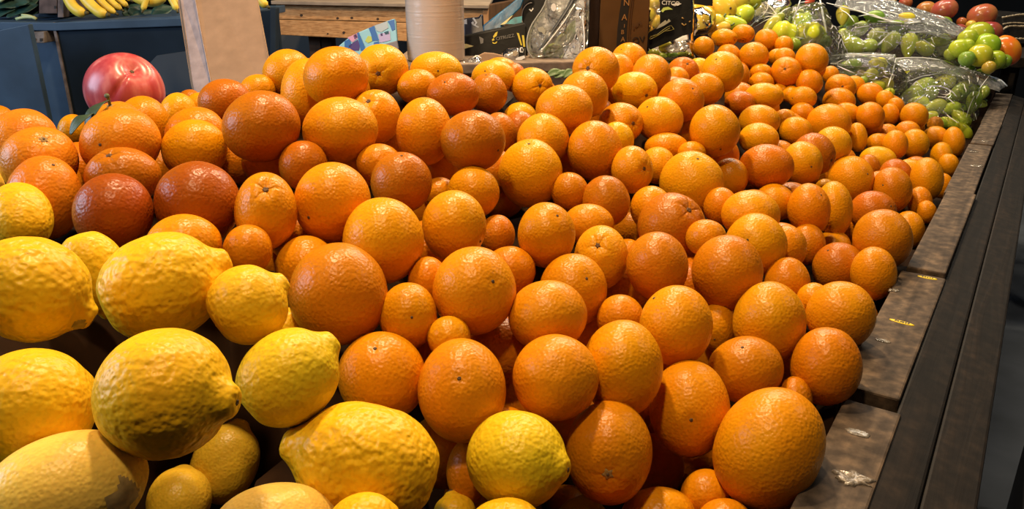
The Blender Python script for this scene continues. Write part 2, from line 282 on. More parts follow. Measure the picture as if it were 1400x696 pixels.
('o',[0.9275,1.9868,0.9783],[0.03459,-1e-05,-0.00134,0.03527,0.00096,0.03694],[-0.666,0.723,-0.185],'n','-',40,'orange with deep shadow beneath, two rows in from the clear bag front',''),
('o',[1.102,2.2395,0.9388],[0.02548,0.00071,-0.0014,0.02733,0.00134,0.03107],[0.107,0.498,-0.861],'n','-',40,'plain orange just right of the orange with shadow beneath',''),
('o',[1.1297,2.2703,0.9588],[0.02289,-0.00029,-0.00086,0.02284,0.00051,0.02307],[-0.338,0.922,0.189],'n','-',40,'plain orange just upper left of the orange touching the clear bag',''),
('o',[1.1494,2.1943,0.9427],[0.03706,-0.0006,-0.00127,0.03679,0.00074,0.03672],[0.394,0.884,-0.252],'n','-',40,'orange touching the front of the clear bag of green produce',''),
('o',[1.3178,2.3793,0.8796],[0.02426,0.00016,-0.00106,0.025,0.00092,0.02662],[-0.102,0.921,-0.376],'n','-',40,'plain orange just right of the orange touching the clear bag',''),
('o',[1.2523,2.2483,0.868],[0.03575,-0.00092,-0.00089,0.03503,0.0004,0.03398],[-0.699,0.611,-0.371],'n','-',40,'plain orange just left of the far corner orange',''),
('o',[1.2715,2.1837,0.8688],[0.03077,0.00204,-0.00213,0.03451,0.00292,0.04286],[-0.248,0.966,-0.076],'n','-',40,'far corner orange between the clear bag and the wooden rail',''),
('o',[1.1987,2.1033,0.8471],[0.02958,0.00117,-0.00147,0.03202,0.00197,0.03705],[-0.603,0.488,-0.631],'n','-',40,'half-hidden plain orange just lower left of the far corner orange',''),
('o',[1.1931,2.0508,0.8328],[0.02665,0.00065,-0.00105,0.02818,0.00137,0.03129],[-0.697,0.707,-0.122],'n','-',40,'plain orange just upper right of the rail orange by the third joint',''),
('o',[1.1168,2.1515,0.905],[0.03276,-0.00098,-0.00077,0.03174,0.00024,0.03041],[0.832,-0.106,0.545],'n','-',40,'half-hidden plain orange just lower left of the orange touching the clear bag',''),
('o',[1.0665,2.0064,0.9031],[0.03466,0.0002,-0.00127,0.0357,0.00118,0.03789],[0.023,0.878,-0.478],'n','-',40,'plain orange just below the orange touching the clear bag',''),
('o',[1.0331,2.092,0.9089],[0.02896,-0.00027,-0.00089,0.02904,0.0006,0.02955],[0.509,0.559,-0.655],'n','-',40,'half-hidden plain orange just lower right of the orange with shadow beneath',''),
('o',[0.9471,1.8725,0.9286],[0.02971,0.0007,-0.0013,0.03163,0.00146,0.03532],[0.65,-0.318,-0.69],'b','-',40,'bright orange right of the lumpy far orange',''),
('o',[0.9209,1.9094,0.9243],[0.02649,-0.00057,-0.00059,0.02589,0.00024,0.02538],[0.923,-0.068,-0.379],'n','-',40,'half-hidden plain orange just below the orange with shadow beneath',''),
('o',[0.862,1.8983,0.9415],[0.02426,0.00157,-0.0016,0.02821,0.0022,0.0355],[-0.318,0.765,-0.56],'n','-',40,'plain orange just lower left of the orange with shadow beneath',''),
('o',[0.8826,1.8163,0.9052],[0.04041,-0.00243,-9e-05,0.03642,-0.00087,0.03166],[0.386,0.637,-0.667],'y','-',64,'half-hidden yellowish orange right of the red-shouldered far orange',''),
('o',[0.7021,1.6573,0.9775],[0.03831,-0.00056,-0.00086,0.03777,0.00044,0.03779],[0.35,0.474,-0.808],'y','-',64,'yellowish orange just lower right of the lumpy far orange',''),
('o',[0.6046,1.5135,0.9882],[0.04112,-9e-05,-0.001,0.0417,0.00084,0.04336],[0.695,-0.709,-0.115],'r','n',64,'red-shouldered orange with a dark navel at its right, far middle',''),
('o',[0.5605,1.4506,0.987],[0.03716,0.00011,-0.00089,0.03819,0.00091,0.04034],[0.096,-0.995,0.039],'y','s',64,'yellowish orange just lower left of the red-shouldered far orange',''),
('o',[0.0474,1.1714,1.0895],[0.04059,-6e-05,-0.00011,0.03961,0.00013,0.04015],[-0.32,0.785,0.531],'b','-',64,'bright orange just lower left of the plump smooth orange',''),
('o',[0.1271,1.1622,1.0756],[0.04252,-0.0,-0.00035,0.04333,0.00058,0.04557],[0.757,-0.646,-0.097],'n','s',64,'deep orange with a small dark slit at its right, heap middle',''),
('o',[0.1783,1.2946,1.0632],[0.02968,0.0,-0.00034,0.03032,0.00042,0.03197],[0.748,0.646,0.15],'y','-',40,'half-hidden yellowish orange just below the crusty-navel orange',''),
('o',[0.0279,1.0955,1.057],[0.04714,-1e-05,-7e-05,0.04777,0.0006,0.04993],[-0.081,-0.249,0.965],'b','s',96,'large pale-topped orange at the centre of the heap',''),
('o',[0.0832,1.0674,1.0372],[0.02731,-3e-05,-8e-05,0.02735,0.00029,0.02826],[-0.853,0.516,-0.081],'d','-',64,'deep-coloured orange just lower right of the large centre orange',''),
('o',[0.1329,1.0478,1.0288],[0.03403,6e-05,-0.00019,0.0351,0.00067,0.03709],[-0.855,0.127,-0.504],'r','-',64,'dull red orange, pear-like, right of the large pale-topped centre one',''),
('o',[0.1795,1.1211,1.056],[0.03141,0.00014,-0.00037,0.03307,0.00077,0.0357],[0.493,-0.834,0.248],'b','n',64,'orange with a blackened ragged scar on its right face',''),
('o',[0.2478,1.2779,1.0239],[0.03061,-6e-05,-0.00034,0.03085,0.00039,0.03205],[0.987,-0.064,-0.149],'y','-',64,'half-hidden yellowish orange just right of the ragged-scar orange',''),
('o',[0.2709,1.3282,1.043],[0.03753,-0.00131,-1e-05,0.03118,-0.00094,0.0269],[0.455,0.835,0.309],'b','-',64,'half-hidden bright orange just below the light orange with a stem dot',''),
('o',[0.3082,1.2925,1.0408],[0.0243,-0.00053,-0.00017,0.02232,-0.00021,0.02115],[-0.279,0.326,-0.903],'n','-',40,'half-hidden plain orange just lower left of the dark smooth orange',''),
('o',[0.2875,1.1934,1.0136],[0.05031,-0.00012,-0.00053,0.05061,0.00067,0.05237],[0.057,-0.396,0.917],'b','s',96,'large dimpled orange right of the heap middle',''),
('o',[0.3861,1.3224,0.9917],[0.03122,1e-05,-0.00048,0.03183,0.00057,0.03333],[-0.325,0.871,0.37],'b','-',64,'bright orange just right of the large dimpled orange',''),
('o',[0.4536,1.3365,1.0068],[0.04662,-0.00144,-0.00029,0.04295,-0.0005,0.04021],[0.316,0.789,0.527],'d','-',64,'smooth deep orange in the right middle, beside a yellower one',''),
('o',[0.7296,1.6065,0.912],[0.04648,0.00035,-0.00111,0.04812,0.0014,0.05125],[0.388,-0.805,0.449],'b','s',64,'round bright orange half in sharp shadow, far right part',''),
('o',[0.6483,1.5352,0.9045],[0.02271,0.00047,-0.00057,0.02429,0.00099,0.02684],[0.348,0.336,0.875],'y','-',40,'half-hidden yellowish orange just left of the half-shadowed orange',''),
('o',[0.4985,1.2341,0.9594],[0.03486,0.00107,-0.00085,0.03834,0.00197,0.04345],[0.303,-0.569,0.764],'n','s',64,'tall orange with a flat waxy shine, right part of the heap',''),
('o',[0.5693,1.3004,0.9389],[0.03212,0.00226,-0.00136,0.03836,0.00357,0.04789],[0.996,-0.081,-0.025],'b','-',64,'bright orange just lower left of the half-shadowed orange',''),
('o',[0.8717,1.6982,0.8944],[0.03602,0.00022,-0.00094,0.03711,0.0011,0.03931],[0.146,0.989,-0.022],'r','-',40,'half-hidden reddish orange just above the small-scar deep orange',''),
('o',[0.8431,1.7717,0.8983],[0.02537,0.00035,-0.00079,0.02659,0.00096,0.02885],[-0.15,0.594,0.79],'r','-',40,'half-hidden reddish orange just upper right of the half-shadowed orange',''),
('o',[0.9279,1.742,0.8847],[0.03517,0.00027,-0.00096,0.03631,0.00115,0.0386],[0.585,0.584,-0.563],'n','-',40,'half-hidden plain orange just upper left of the rail orange by the third joint',''),
('o',[0.9087,1.6338,0.9047],[0.03517,0.00193,-0.0017,0.03916,0.00293,0.04689],[-0.696,0.67,0.258],'n','-',40,'orange leaning on the wooden rail beside its third joint',''),
('o',[1.095,1.8926,0.8185],[0.02817,0.00068,-0.00091,0.02976,0.00138,0.03289],[0.374,0.692,0.618],'n','-',40,'half-hidden plain orange just right of the rail orange by the third joint',''),
('o',[0.8032,1.5701,0.8994],[0.03955,0.00104,-0.00121,0.04227,0.00199,0.04711],[-0.778,-0.528,0.34],'d','s',64,'deep orange with a small scar, third in from the rail',''),
('o',[0.8692,1.5717,0.8692],[0.02535,0.00137,-0.00099,0.02824,0.00209,0.03351],[-0.312,0.464,-0.829],'n','-',40,'half-hidden plain orange just lower left of the rail orange by the third joint',''),
('o',[0.869,1.5409,0.8583],[0.02064,0.00053,-0.00049,0.02187,0.001,0.02416],[-0.126,0.399,-0.908],'n','-',40,'plain orange just below the rail orange by the third joint',''),
('o',[0.6608,1.3454,0.9194],[0.0398,-0.00064,-0.00022,0.039,0.00013,0.03871],[0.432,-0.732,0.527],'r','s',64,'half-hidden reddish orange just lower right of the half-shadowed orange',''),
('o',[0.5846,1.1447,0.9375],[0.04388,0.00026,-0.0003,0.04481,0.00099,0.04698],[0.978,-0.111,-0.174],'d','-',96,'big tan-topped orange near the rail, right of the heap middle',''),
('o',[0.808,1.4837,0.8388],[0.03115,0.00114,-0.00069,0.03368,0.00186,0.03806],[0.824,0.336,0.456],'n','-',40,'half-hidden plain orange just right of the big tan-topped orange',''),
('o',[0.457,1.2862,0.9549],[0.03365,-0.00034,-0.00025,0.03308,0.00021,0.0333],[-0.194,0.733,0.652],'b','-',64,'half-hidden bright orange just below the smooth deep orange',''),
('o',[0.3547,1.0905,0.9946],[0.04228,-0.00108,8e-05,0.03904,-0.00059,0.0371],[0.256,0.309,-0.916],'b','-',96,'bright orange just above the pale-dot orange',''),
('o',[0.4862,1.1893,0.9116],[0.02882,0.00069,-0.00033,0.03101,0.00134,0.03415],[0.368,-0.184,-0.911],'d','-',64,'half-hidden deep-coloured orange just below the waxy tall orange',''),
('o',[0.402,1.0594,0.954],[0.02991,0.00034,-0.00018,0.03119,0.00089,0.03326],[0.73,0.152,0.667],'n','-',64,'half-hidden plain orange just right of the pale-dot orange',''),
('o',[0.5686,1.2754,0.8765],[0.0298,-2e-05,-5e-05,0.02995,0.00041,0.03086],[0.739,0.008,-0.673],'n','-',64,'half-hidden plain orange just above the reddish orange near the rail',''),
('o',[0.3434,1.0188,0.973],[0.04228,2e-05,-9e-05,0.04265,0.00063,0.0441],[-0.532,-0.727,0.434],'b','s',96,'orange with a tiny pale stem dot, a rough sheen around it',''),
('o',[0.5171,1.1325,0.8926],[0.03953,0.00015,9e-05,0.03997,0.00064,0.0415],[-0.585,-0.132,0.8],'r','s',64,'reddish orange second in from the rail above two bright ones',''),
('o',[0.544,1.0729,0.9078],[0.03251,0.00131,-0.00029,0.03547,0.00202,0.03996],[0.613,0.657,0.439],'n','-',64,'orange beside the rail just above the yellow corner sticker joint',''),
('o',[-0.137,0.9236,1.0893],[0.03771,0.00021,0.00019,0.0367,0.00013,0.037],[0.074,-0.226,0.971],'r','s',96,'brownish matt orange left of the heap middle',''),
('o',[-0.0989,1.0118,1.0509],[0.02386,0.00015,4e-05,0.02239,-0.00013,0.02194],[0.952,0.28,0.126],'n','-',40,'half-hidden plain orange just right of the brownish matt orange',''),
('o',[-0.0506,0.9676,1.0635],[0.03435,5e-05,6e-05,0.03368,0.00018,0.03423],[-0.207,0.594,-0.778],'n','-',64,'plain orange just below the coral-blushed orange',''),
('o',[-0.0659,0.8315,1.0635],[0.0366,-7e-05,9e-05,0.03817,0.00089,0.04054],[0.845,-0.428,-0.321],'b','s',96,'tall bright orange left of the centre, tiny scar low right',''),
('o',[-0.0189,0.94,1.0155],[0.02272,-2e-05,1e-05,0.02431,0.00076,0.02624],[0.277,0.637,-0.719],'d','-',40,'deep-coloured orange just right of the tall bright orange',''),
('o',[-0.1965,0.8118,1.0972],[0.0416,1e-05,0.00035,0.0422,0.00067,0.04396],[-0.453,-0.885,-0.11],'b','s',96,'big bright orange with a star-like pinhole at lower left',''),
('o',[-0.1357,0.7629,1.0693],[0.04259,-6e-05,9e-05,0.04338,0.00076,0.0452],[-0.287,0.919,0.272],'b','-',96,'biggest clean bright orange left of centre, strong shine on top',''),
('o',[-0.2564,0.7659,1.1006],[0.03235,-0.00096,0.0007,0.03616,0.00192,0.04127],[0.227,-0.553,0.802],'b','n',96,'dented orange with a bumpy crown right of the darkest one',''),
('o',[-0.2159,0.751,1.0449],[0.03191,-0.0,-7e-05,0.03198,0.0004,0.03289],[0.6,0.553,0.578],'b','-',96,'half-hidden bright orange just lower right of the dented bumpy orange',''),
('o',[-0.168,0.6865,1.042],[0.04724,-0.00017,-0.00023,0.04781,0.00078,0.04945],[-0.978,-0.111,-0.174],'d','-',96,'very large deep orange touching the lemons on their right',''),
('o',[-0.2627,0.7152,1.077],[0.02338,-0.00014,8e-05,0.02399,0.00052,0.0252],[-0.362,-0.115,-0.925],'n','-',64,'plain orange just lower left of the dented bumpy orange',''),
('o',[-0.0026,0.8569,0.9986],[0.03074,0.0,-0.0,0.02971,6e-05,0.02983],[-0.517,0.483,-0.707],'n','-',64,'half-hidden plain orange just lower left of the two-dent orange',''),
('o',[-0.4481,0.8598,1.1144],[0.03906,0.00174,0.00019,0.0366,-0.00049,0.03356],[-0.078,-0.434,0.897],'r','n',96,'orange with a pink pit on its upper left, at the left',''),
('o',[-0.4033,0.7424,1.1072],[0.03688,-2e-05,0.00048,0.03743,0.00077,0.03884],[-0.443,-0.027,-0.896],'R','-',96,'dark blood-red orange above the lemons, left of the darkest one',''),
('o',[-0.3311,0.7761,1.1071],[0.04278,0.00015,0.00051,0.04305,0.00067,0.04429],[-0.406,-0.202,-0.891],'R','-',96,'largest darkest red orange above the lemons',''),
('o',[-0.3207,0.707,1.0846],[0.03447,0.00096,-0.00028,0.03236,-0.00055,0.03097],[-0.957,-0.273,0.098],'b','-',96,'half-hidden bright orange just lower left of the darkest orange',''),
('o',[0.0422,0.8913,1.0323],[0.03588,5e-05,-4e-05,0.03763,0.00095,0.04006],[0.342,-0.512,0.788],'n','s',96,'orange with two dents and a white stem dot, centre',''),
('o',[0.1038,0.9958,1.011],[0.03472,-0.00041,8e-05,0.03032,-0.00079,0.02818],[0.818,0.57,-0.081],'b','-',64,'bright orange just lower left of the dull red orange',''),
('o',[0.1128,0.9079,0.9963],[0.03401,0.00022,-7e-05,0.03646,0.00125,0.03928],[-0.239,-0.689,0.684],'y','n',64,'folded-looking navel orange at the centre right',''),
('o',[0.1999,1.0568,1.0143],[0.02983,8e-05,-0.00021,0.03077,0.00062,0.03249],[-0.72,0.512,-0.469],'b','-',64,'half-hidden bright orange just right of the dull red orange',''),
('o',[0.2186,0.9998,1.0075],[0.04609,-0.00032,-7e-05,0.04482,0.00013,0.04504],[0.382,-0.568,0.729],'r','n',96,'large peach-blushed orange with a sunken scar on its right shoulder',''),
('o',[0.1761,0.8695,0.9994],[0.03763,0.00031,-5e-05,0.03964,0.00118,0.04222],[0.173,0.91,-0.376],'d','-',96,'tall deep red-orange standing at the centre right',''),
('o',[0.2549,0.9535,1.0067],[0.02605,-0.00026,2e-05,0.0251,-2e-05,0.025],[0.938,0.29,-0.189],'n','-',64,'plain orange just right of the peach-blushed orange',''),
('o',[0.3228,1.1402,0.9931],[0.02631,0.00016,-0.00031,0.02738,0.00068,0.02917],[0.225,0.579,-0.784],'n','-',40,'plain orange just lower right of the large dimpled orange',''),
('o',[0.2655,0.88,0.9865],[0.04266,0.00025,6e-05,0.04369,0.0009,0.04569],[0.362,0.875,0.322],'d','-',96,'large dull orange beside the tall deep one, dark on its left',''),
('o',[0.1602,1.0033,0.9645],[0.02419,-0.00019,7e-05,0.02283,-0.00014,0.0225],[-0.841,0.365,-0.4],'n','-',40,'half-hidden plain orange just upper right of the folded navel orange',''),
('o',[-0.1008,0.6818,1.0207],[0.02836,-0.00026,-8e-05,0.03035,0.00111,0.03226],[0.231,-0.898,0.373],'n','s',96,'small deep orange squeezed right of the very large one',''),
('o',[-0.1209,0.6317,0.9825],[0.04107,-0.00015,-0.00052,0.04044,0.00031,0.04101],[-0.042,-0.395,0.918],'b','s',96,'orange with a pinprick in its top shine, right of the long lemon',''),
('o',[-0.0453,0.6125,0.979],[0.04061,-0.00027,-0.00017,0.04403,0.0019,0.04618],[-0.005,-0.737,0.676],'b','s',96,'large speckled orange above the knobbly lemon and the round lemon',''),
('o',[-0.0382,0.7104,1.0357],[0.04112,-5e-05,-4e-05,0.04208,0.00085,0.0437],[0.506,-0.692,0.515],'b','s',96,'large shiny orange with one dark pore at its right, front centre',''),
('o',[-0.0882,0.7451,1.032],[0.02107,-0.00018,2e-05,0.02304,0.00097,0.025],[-0.705,0.12,-0.699],'n','-',64,'half-hidden plain orange just lower right of the clean bright orange',''),
('o',[-0.0604,0.6627,1.0065],[0.021,-1e-05,-0.0001,0.02063,0.00015,0.02088],[0.346,0.706,0.617],'b','-',64,'bright orange just right of the squeezed orange',''),
('o',[0.0353,0.7013,1.0116],[0.03965,-8e-05,0.00011,0.03679,-0.00042,0.0361],[-0.28,0.947,0.155],'b','-',96,'matt grainy orange right of the big dark-pore one',''),
('o',[0.0723,0.8311,0.9839],[0.03945,0.00013,4e-05,0.04121,0.00111,0.04335],[0.322,-0.698,0.64],'n','s',96,'plain orange just lower left of the folded navel orange',''),
('o',[0.0405,0.6345,0.9794],[0.03974,6e-05,0.00017,0.03928,0.00039,0.03977],[0.05,0.76,-0.648],'b','-',96,'smooth glowing orange at the front centre',''),
('o',[0.1093,0.6728,0.9683],[0.04021,0.00061,0.00028,0.04407,0.00209,0.04688],[0.974,0.206,0.095],'n','-',96,'tall pebbly orange right of the smooth front-centre one',''),
('o',[0.1237,0.7964,0.9634],[0.02732,1e-05,0.00017,0.02697,0.00023,0.0274],[-0.103,0.647,-0.755],'n','-',64,'half-hidden plain orange just above the tall pebbly orange',''),
('o',[0.1765,0.748,0.9784],[0.03937,0.00045,0.00027,0.04121,0.00122,0.04339],[-0.67,0.097,0.736],'b','s',96,'light bright orange standing high, right of front centre',''),
('o',[0.2534,0.8526,0.9269],[0.02114,0.00122,-8e-05,0.02634,0.00272,0.03094],[-0.425,-0.897,-0.117],'n','s',40,'half-hidden plain orange just right of the light bright orange',''),
('o',[0.2988,0.8093,0.9526],[0.04145,0.00098,0.0003,0.0442,0.00174,0.0476],[0.683,-0.367,-0.631],'n','-',96,'large orange third from the rail with a rough pale top',''),
('o',[0.2567,0.7467,0.9248],[0.04065,-0.00026,0.00099,0.03806,-0.00059,0.03784],[-0.274,-0.289,0.917],'d','s',96,'wide deep orange with a blue-grey stem dot on top',''),
('o',[0.1823,0.6853,0.9146],[0.04062,0.00123,0.00061,0.04504,0.00249,0.04809],[-0.166,-0.939,0.3],'b','s',96,'orange left of the giant oval one, shadow over its lower half',''),
('o',[0.3758,0.9689,0.9347],[0.03036,0.00071,-4e-05,0.03254,0.00135,0.03543],[0.695,-0.053,-0.717],'d','-',64,'half-hidden deep-coloured orange just lower right of the pale-dot orange',''),
('o',[0.396,0.9243,0.9304],[0.02153,0.00019,0.00018,0.02189,0.00041,0.02289],[-0.231,0.599,0.767],'n','-',40,'half-hidden plain orange just upper right of the rough-topped orange',''),
('o',[0.4079,0.8669,0.935],[0.04012,0.00023,0.00056,0.04016,0.00044,0.04157],[0.774,0.149,0.615],'b','-',96,'bright orange nearest the oval yellow rail sticker',''),
('o',[0.5212,1.0379,0.8467],[0.02428,0.0011,9e-05,0.02658,0.00157,0.02979],[-0.689,0.675,-0.266],'n','-',40,'half-hidden plain orange just right of the orange nearest the yellow sticker',''),
('o',[0.347,0.7504,0.9273],[0.03767,0.00102,0.00074,0.03921,0.00125,0.04188],[0.582,0.534,-0.613],'d','-',96,'smooth deep orange pressed to the rail above its wide gap',''),
('o',[0.304,0.7188,0.9011],[0.019,0.00154,0.00026,0.02313,0.0025,0.02653],[0.722,-0.172,-0.67],'d','-',64,'half-hidden deep-coloured orange just lower left of the orange pressed to the rail',''),
('o',[0.2417,0.6148,0.9145],[0.05138,0.00281,0.00339,0.05241,0.00141,0.0565],[0.93,-0.3,-0.214],'n','-',96,'giant oval orange at the front right, nearest the rail end',''),
('o',[0.0914,0.6105,0.9134],[0.04029,0.00074,0.00047,0.0445,0.00227,0.04638],[-0.151,-0.973,0.173],'d','c',96,'red-topped orange with a green-grey navel, right of the round lemon',''),
('o',[0.1591,0.7265,0.812],[0.03416,0.00073,0.00065,0.03611,0.00129,0.0373],[-0.175,0.09,-0.98],'d','-',96,'half-hidden deep-coloured orange just right of the red-topped orange',''),
('o',[0.1866,0.6115,0.8645],[0.02399,0.00046,0.00074,0.02363,0.00022,0.02417],[-0.201,0.964,0.177],'n','-',64,'plain orange just upper right of the orange cut by the bottom edge',''),
('o',[0.1386,0.594,0.8513],[0.03535,-0.00013,0.00108,0.0298,-0.00147,0.0295],[0.836,0.451,-0.312],'b','-',96,'orange cut by the bottom edge below the red-topped one',''),
('o',[0.1926,0.5669,0.8655],[0.02565,0.00026,0.00101,0.02343,-0.00048,0.02376],[-0.655,0.748,0.105],'n','-',96,'half-hidden plain orange just lower left of the giant oval orange',''),
('o',[-0.0404,0.5926,0.9044],[0.0202,-0.00033,-0.0001,0.02606,0.00276,0.02782],[0.027,-0.156,-0.987],'d','-',64,'half-hidden deep-coloured orange just below the large speckled orange',''),
('o',[-0.0031,0.6041,0.9372],[0.02052,-1e-05,-1e-05,0.02338,0.00143,0.02457],[-0.953,0.208,-0.222],'d','-',64,'half-hidden deep-coloured orange just right of the large speckled orange',''),
('o',[0.0701,0.8076,0.6962],[0.02613,0.00011,0.00026,0.02494,-5e-05,0.02496],[0.195,0.124,-0.973],'n','-',64,'half-hidden plain orange just lower left of the red-topped orange',''),
('l',[-0.5043,0.7516,1.1004],[0.04223,0.02915],[-0.424,0.699,0.575],'y',0.3,0.5,'round yellow lemon at the left edge under the large orange',''),
('l',[-0.3438,0.5087,1.122],[0.04528,0.03718],[0.79,0.145,-0.595],'y',0.8,1.0,'big bumpy lemon at the left edge with a dark scar on its nipple',''),
('l',[-0.3735,0.6382,1.0822],[0.04321,0.02788],[0.19,-0.071,-0.979],'y',0.8,0.8,'lemon wedged between two big bumpy ones, its tip hanging down',''),
('l',[-0.2889,0.5904,1.0917],[0.05667,0.04402],[0.832,0.504,0.23],'y',0.8,1.0,'long bumpy lemon tilted up to the right, under the darkest orange',''),
('l',[-0.2168,0.5813,1.0791],[0.03596,0.03287],[0.747,0.548,0.377],'y',0.8,0.7,'small greenish lemon with a dark tip left of the very large orange',''),
('l',[-0.2213,0.4325,1.0819],[0.04709,0.04196],[0.991,-0.111,-0.068],'y',0.8,0.9,'big round lemon with a thick nipple pointing right, front left',''),
('l',[-0.1767,0.5396,1.0347],[0.04665,0.03724],[0.717,0.506,0.48],'g',0.7,0.35,'smooth lemon leaning up to the right, left of the pinprick orange',''),
('l',[-0.3188,0.4431,1.0661],[0.04038,0.03901],[0.62,0.784,-0.03],'y',0.3,0.5,'big lemon at the left edge above the smooth pale bottom-corner one',''),
('l',[-0.2774,0.3924,1.0371],[0.04916,0.035],[0.803,0.594,0.034],'m',0.12,0.08,'smooth oblong pale lemon with grey bruise in the bottom left corner',''),
('l',[-0.2982,0.5673,0.8925],[0.03244,0.02728],[-0.088,0.843,0.53],'d',0.4,0.2,'dull brown-shaded lemon at the bottom edge under the big round one',''),
('l',[-0.2766,0.6237,0.8926],[0.04405,0.0314],[0.209,0.761,0.615],'d',0.6,0.3,'shaded lemon standing on end below the thick-nippled one',''),
('l',[-0.1177,0.5123,0.9725],[0.06682,0.04649],[-0.955,-0.008,0.295],'y',0.7,1.5,'very knobbly large lemon lying across the bottom, left of the round one',''),
('l',[0.005,0.5551,0.9448],[0.04811,0.04126],[0.885,-0.455,0.1],'g',0.5,0.6,'round bright lemon at the bottom centre between oranges',''),
('l',[-0.1742,0.4526,0.9586],[0.04625,0.03143],[0.945,0.324,-0.046],'p',0.2,0.25,'pale smooth lemon cut by the bottom edge below the knobbly one',''),
('l',[-0.1062,0.4419,0.9688],[0.028,0.02289],[0.926,0.347,0.148],'y',0.3,0.4,'lemon peeping from the bottom edge right of the pale smooth one',''),
('l',[-0.0509,0.5599,0.8825],[0.02122,0.01932],[-0.205,0.608,0.767],'y',0.5,0.7,'small lemon end between the knobbly and the round lemon, bottom edge',''),
('l',[-0.0058,0.4937,0.9224],[0.03356,0.02406],[0.986,0.113,0.119],'y',0.4,0.5,'lemon at the bottom edge directly under the round bright one',''),
('l',[0.0858,0.7556,0.7097],[0.03422,0.03269],[0.186,0.719,0.669],'g',0.4,0.4,'lemon at the bottom edge keeping a short grey-green stem',''),
('l',[-0.2209,0.682,1.0064],[0.0214,0.01665],[0.136,0.471,0.872],'y',0.4,0.5,'lemon sliver in the gap left of the very large orange',''),
('l',[-0.63,0.8729,1.087],[0.0431,0.02832],[0.036,0.302,0.953],'m',0.1,0.1,'pale tan lemon almost wholly past the left edge',''),
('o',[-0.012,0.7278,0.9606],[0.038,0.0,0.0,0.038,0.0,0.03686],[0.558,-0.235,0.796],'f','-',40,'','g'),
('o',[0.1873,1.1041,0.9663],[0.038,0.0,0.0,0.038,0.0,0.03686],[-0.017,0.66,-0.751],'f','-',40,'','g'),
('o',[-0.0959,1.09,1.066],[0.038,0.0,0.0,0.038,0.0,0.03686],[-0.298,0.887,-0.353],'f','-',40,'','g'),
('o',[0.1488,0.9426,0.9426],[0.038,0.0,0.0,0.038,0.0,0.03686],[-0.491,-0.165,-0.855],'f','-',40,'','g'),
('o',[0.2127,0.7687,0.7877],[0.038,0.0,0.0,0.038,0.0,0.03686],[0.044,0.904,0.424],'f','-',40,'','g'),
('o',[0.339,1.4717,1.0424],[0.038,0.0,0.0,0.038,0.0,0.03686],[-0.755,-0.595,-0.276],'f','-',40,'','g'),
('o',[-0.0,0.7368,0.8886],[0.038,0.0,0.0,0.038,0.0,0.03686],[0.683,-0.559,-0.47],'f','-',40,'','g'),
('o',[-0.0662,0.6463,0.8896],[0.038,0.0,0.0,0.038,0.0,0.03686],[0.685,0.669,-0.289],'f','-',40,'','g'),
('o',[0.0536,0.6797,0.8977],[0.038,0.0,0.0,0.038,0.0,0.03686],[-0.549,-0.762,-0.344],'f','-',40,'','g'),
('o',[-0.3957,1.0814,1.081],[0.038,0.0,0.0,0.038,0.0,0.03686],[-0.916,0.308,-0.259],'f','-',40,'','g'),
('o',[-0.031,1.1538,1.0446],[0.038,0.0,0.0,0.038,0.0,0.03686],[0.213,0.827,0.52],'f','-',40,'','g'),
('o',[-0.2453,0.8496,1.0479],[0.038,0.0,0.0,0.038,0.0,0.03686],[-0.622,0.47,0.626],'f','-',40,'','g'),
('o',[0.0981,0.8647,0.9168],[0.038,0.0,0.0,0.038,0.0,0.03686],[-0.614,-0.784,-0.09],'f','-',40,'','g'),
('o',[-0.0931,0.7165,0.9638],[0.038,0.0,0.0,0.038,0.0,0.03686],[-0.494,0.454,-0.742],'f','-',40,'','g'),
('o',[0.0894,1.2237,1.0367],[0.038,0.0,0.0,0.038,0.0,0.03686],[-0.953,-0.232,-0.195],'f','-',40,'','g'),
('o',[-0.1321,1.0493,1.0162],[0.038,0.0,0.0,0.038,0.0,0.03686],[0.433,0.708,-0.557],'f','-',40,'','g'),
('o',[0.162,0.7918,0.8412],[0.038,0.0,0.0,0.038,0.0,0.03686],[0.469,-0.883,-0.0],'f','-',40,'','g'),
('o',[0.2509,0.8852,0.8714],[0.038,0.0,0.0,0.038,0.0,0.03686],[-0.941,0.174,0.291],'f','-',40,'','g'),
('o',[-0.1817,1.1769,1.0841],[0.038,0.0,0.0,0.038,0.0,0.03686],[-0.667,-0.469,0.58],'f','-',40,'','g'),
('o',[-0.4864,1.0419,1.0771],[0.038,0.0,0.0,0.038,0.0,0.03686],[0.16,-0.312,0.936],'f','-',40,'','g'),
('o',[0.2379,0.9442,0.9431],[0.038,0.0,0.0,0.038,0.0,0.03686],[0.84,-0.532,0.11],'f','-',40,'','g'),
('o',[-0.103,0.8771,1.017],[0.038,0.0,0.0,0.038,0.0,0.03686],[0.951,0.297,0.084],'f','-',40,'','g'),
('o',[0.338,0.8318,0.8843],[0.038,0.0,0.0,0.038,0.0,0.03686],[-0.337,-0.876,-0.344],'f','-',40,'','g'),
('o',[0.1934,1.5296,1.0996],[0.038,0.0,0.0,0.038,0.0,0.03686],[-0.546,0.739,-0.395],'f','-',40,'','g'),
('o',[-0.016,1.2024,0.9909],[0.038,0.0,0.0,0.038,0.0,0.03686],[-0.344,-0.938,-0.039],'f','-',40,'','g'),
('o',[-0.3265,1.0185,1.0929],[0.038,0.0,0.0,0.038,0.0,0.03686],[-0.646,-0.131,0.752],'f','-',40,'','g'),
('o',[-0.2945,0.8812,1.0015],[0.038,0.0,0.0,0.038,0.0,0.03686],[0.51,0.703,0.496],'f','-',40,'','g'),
('o',[-0.5881,1.0262,1.0816],[0.038,0.0,0.0,0.038,0.0,0.03686],[0.175,-0.376,-0.91],'f','-',40,'','g'),
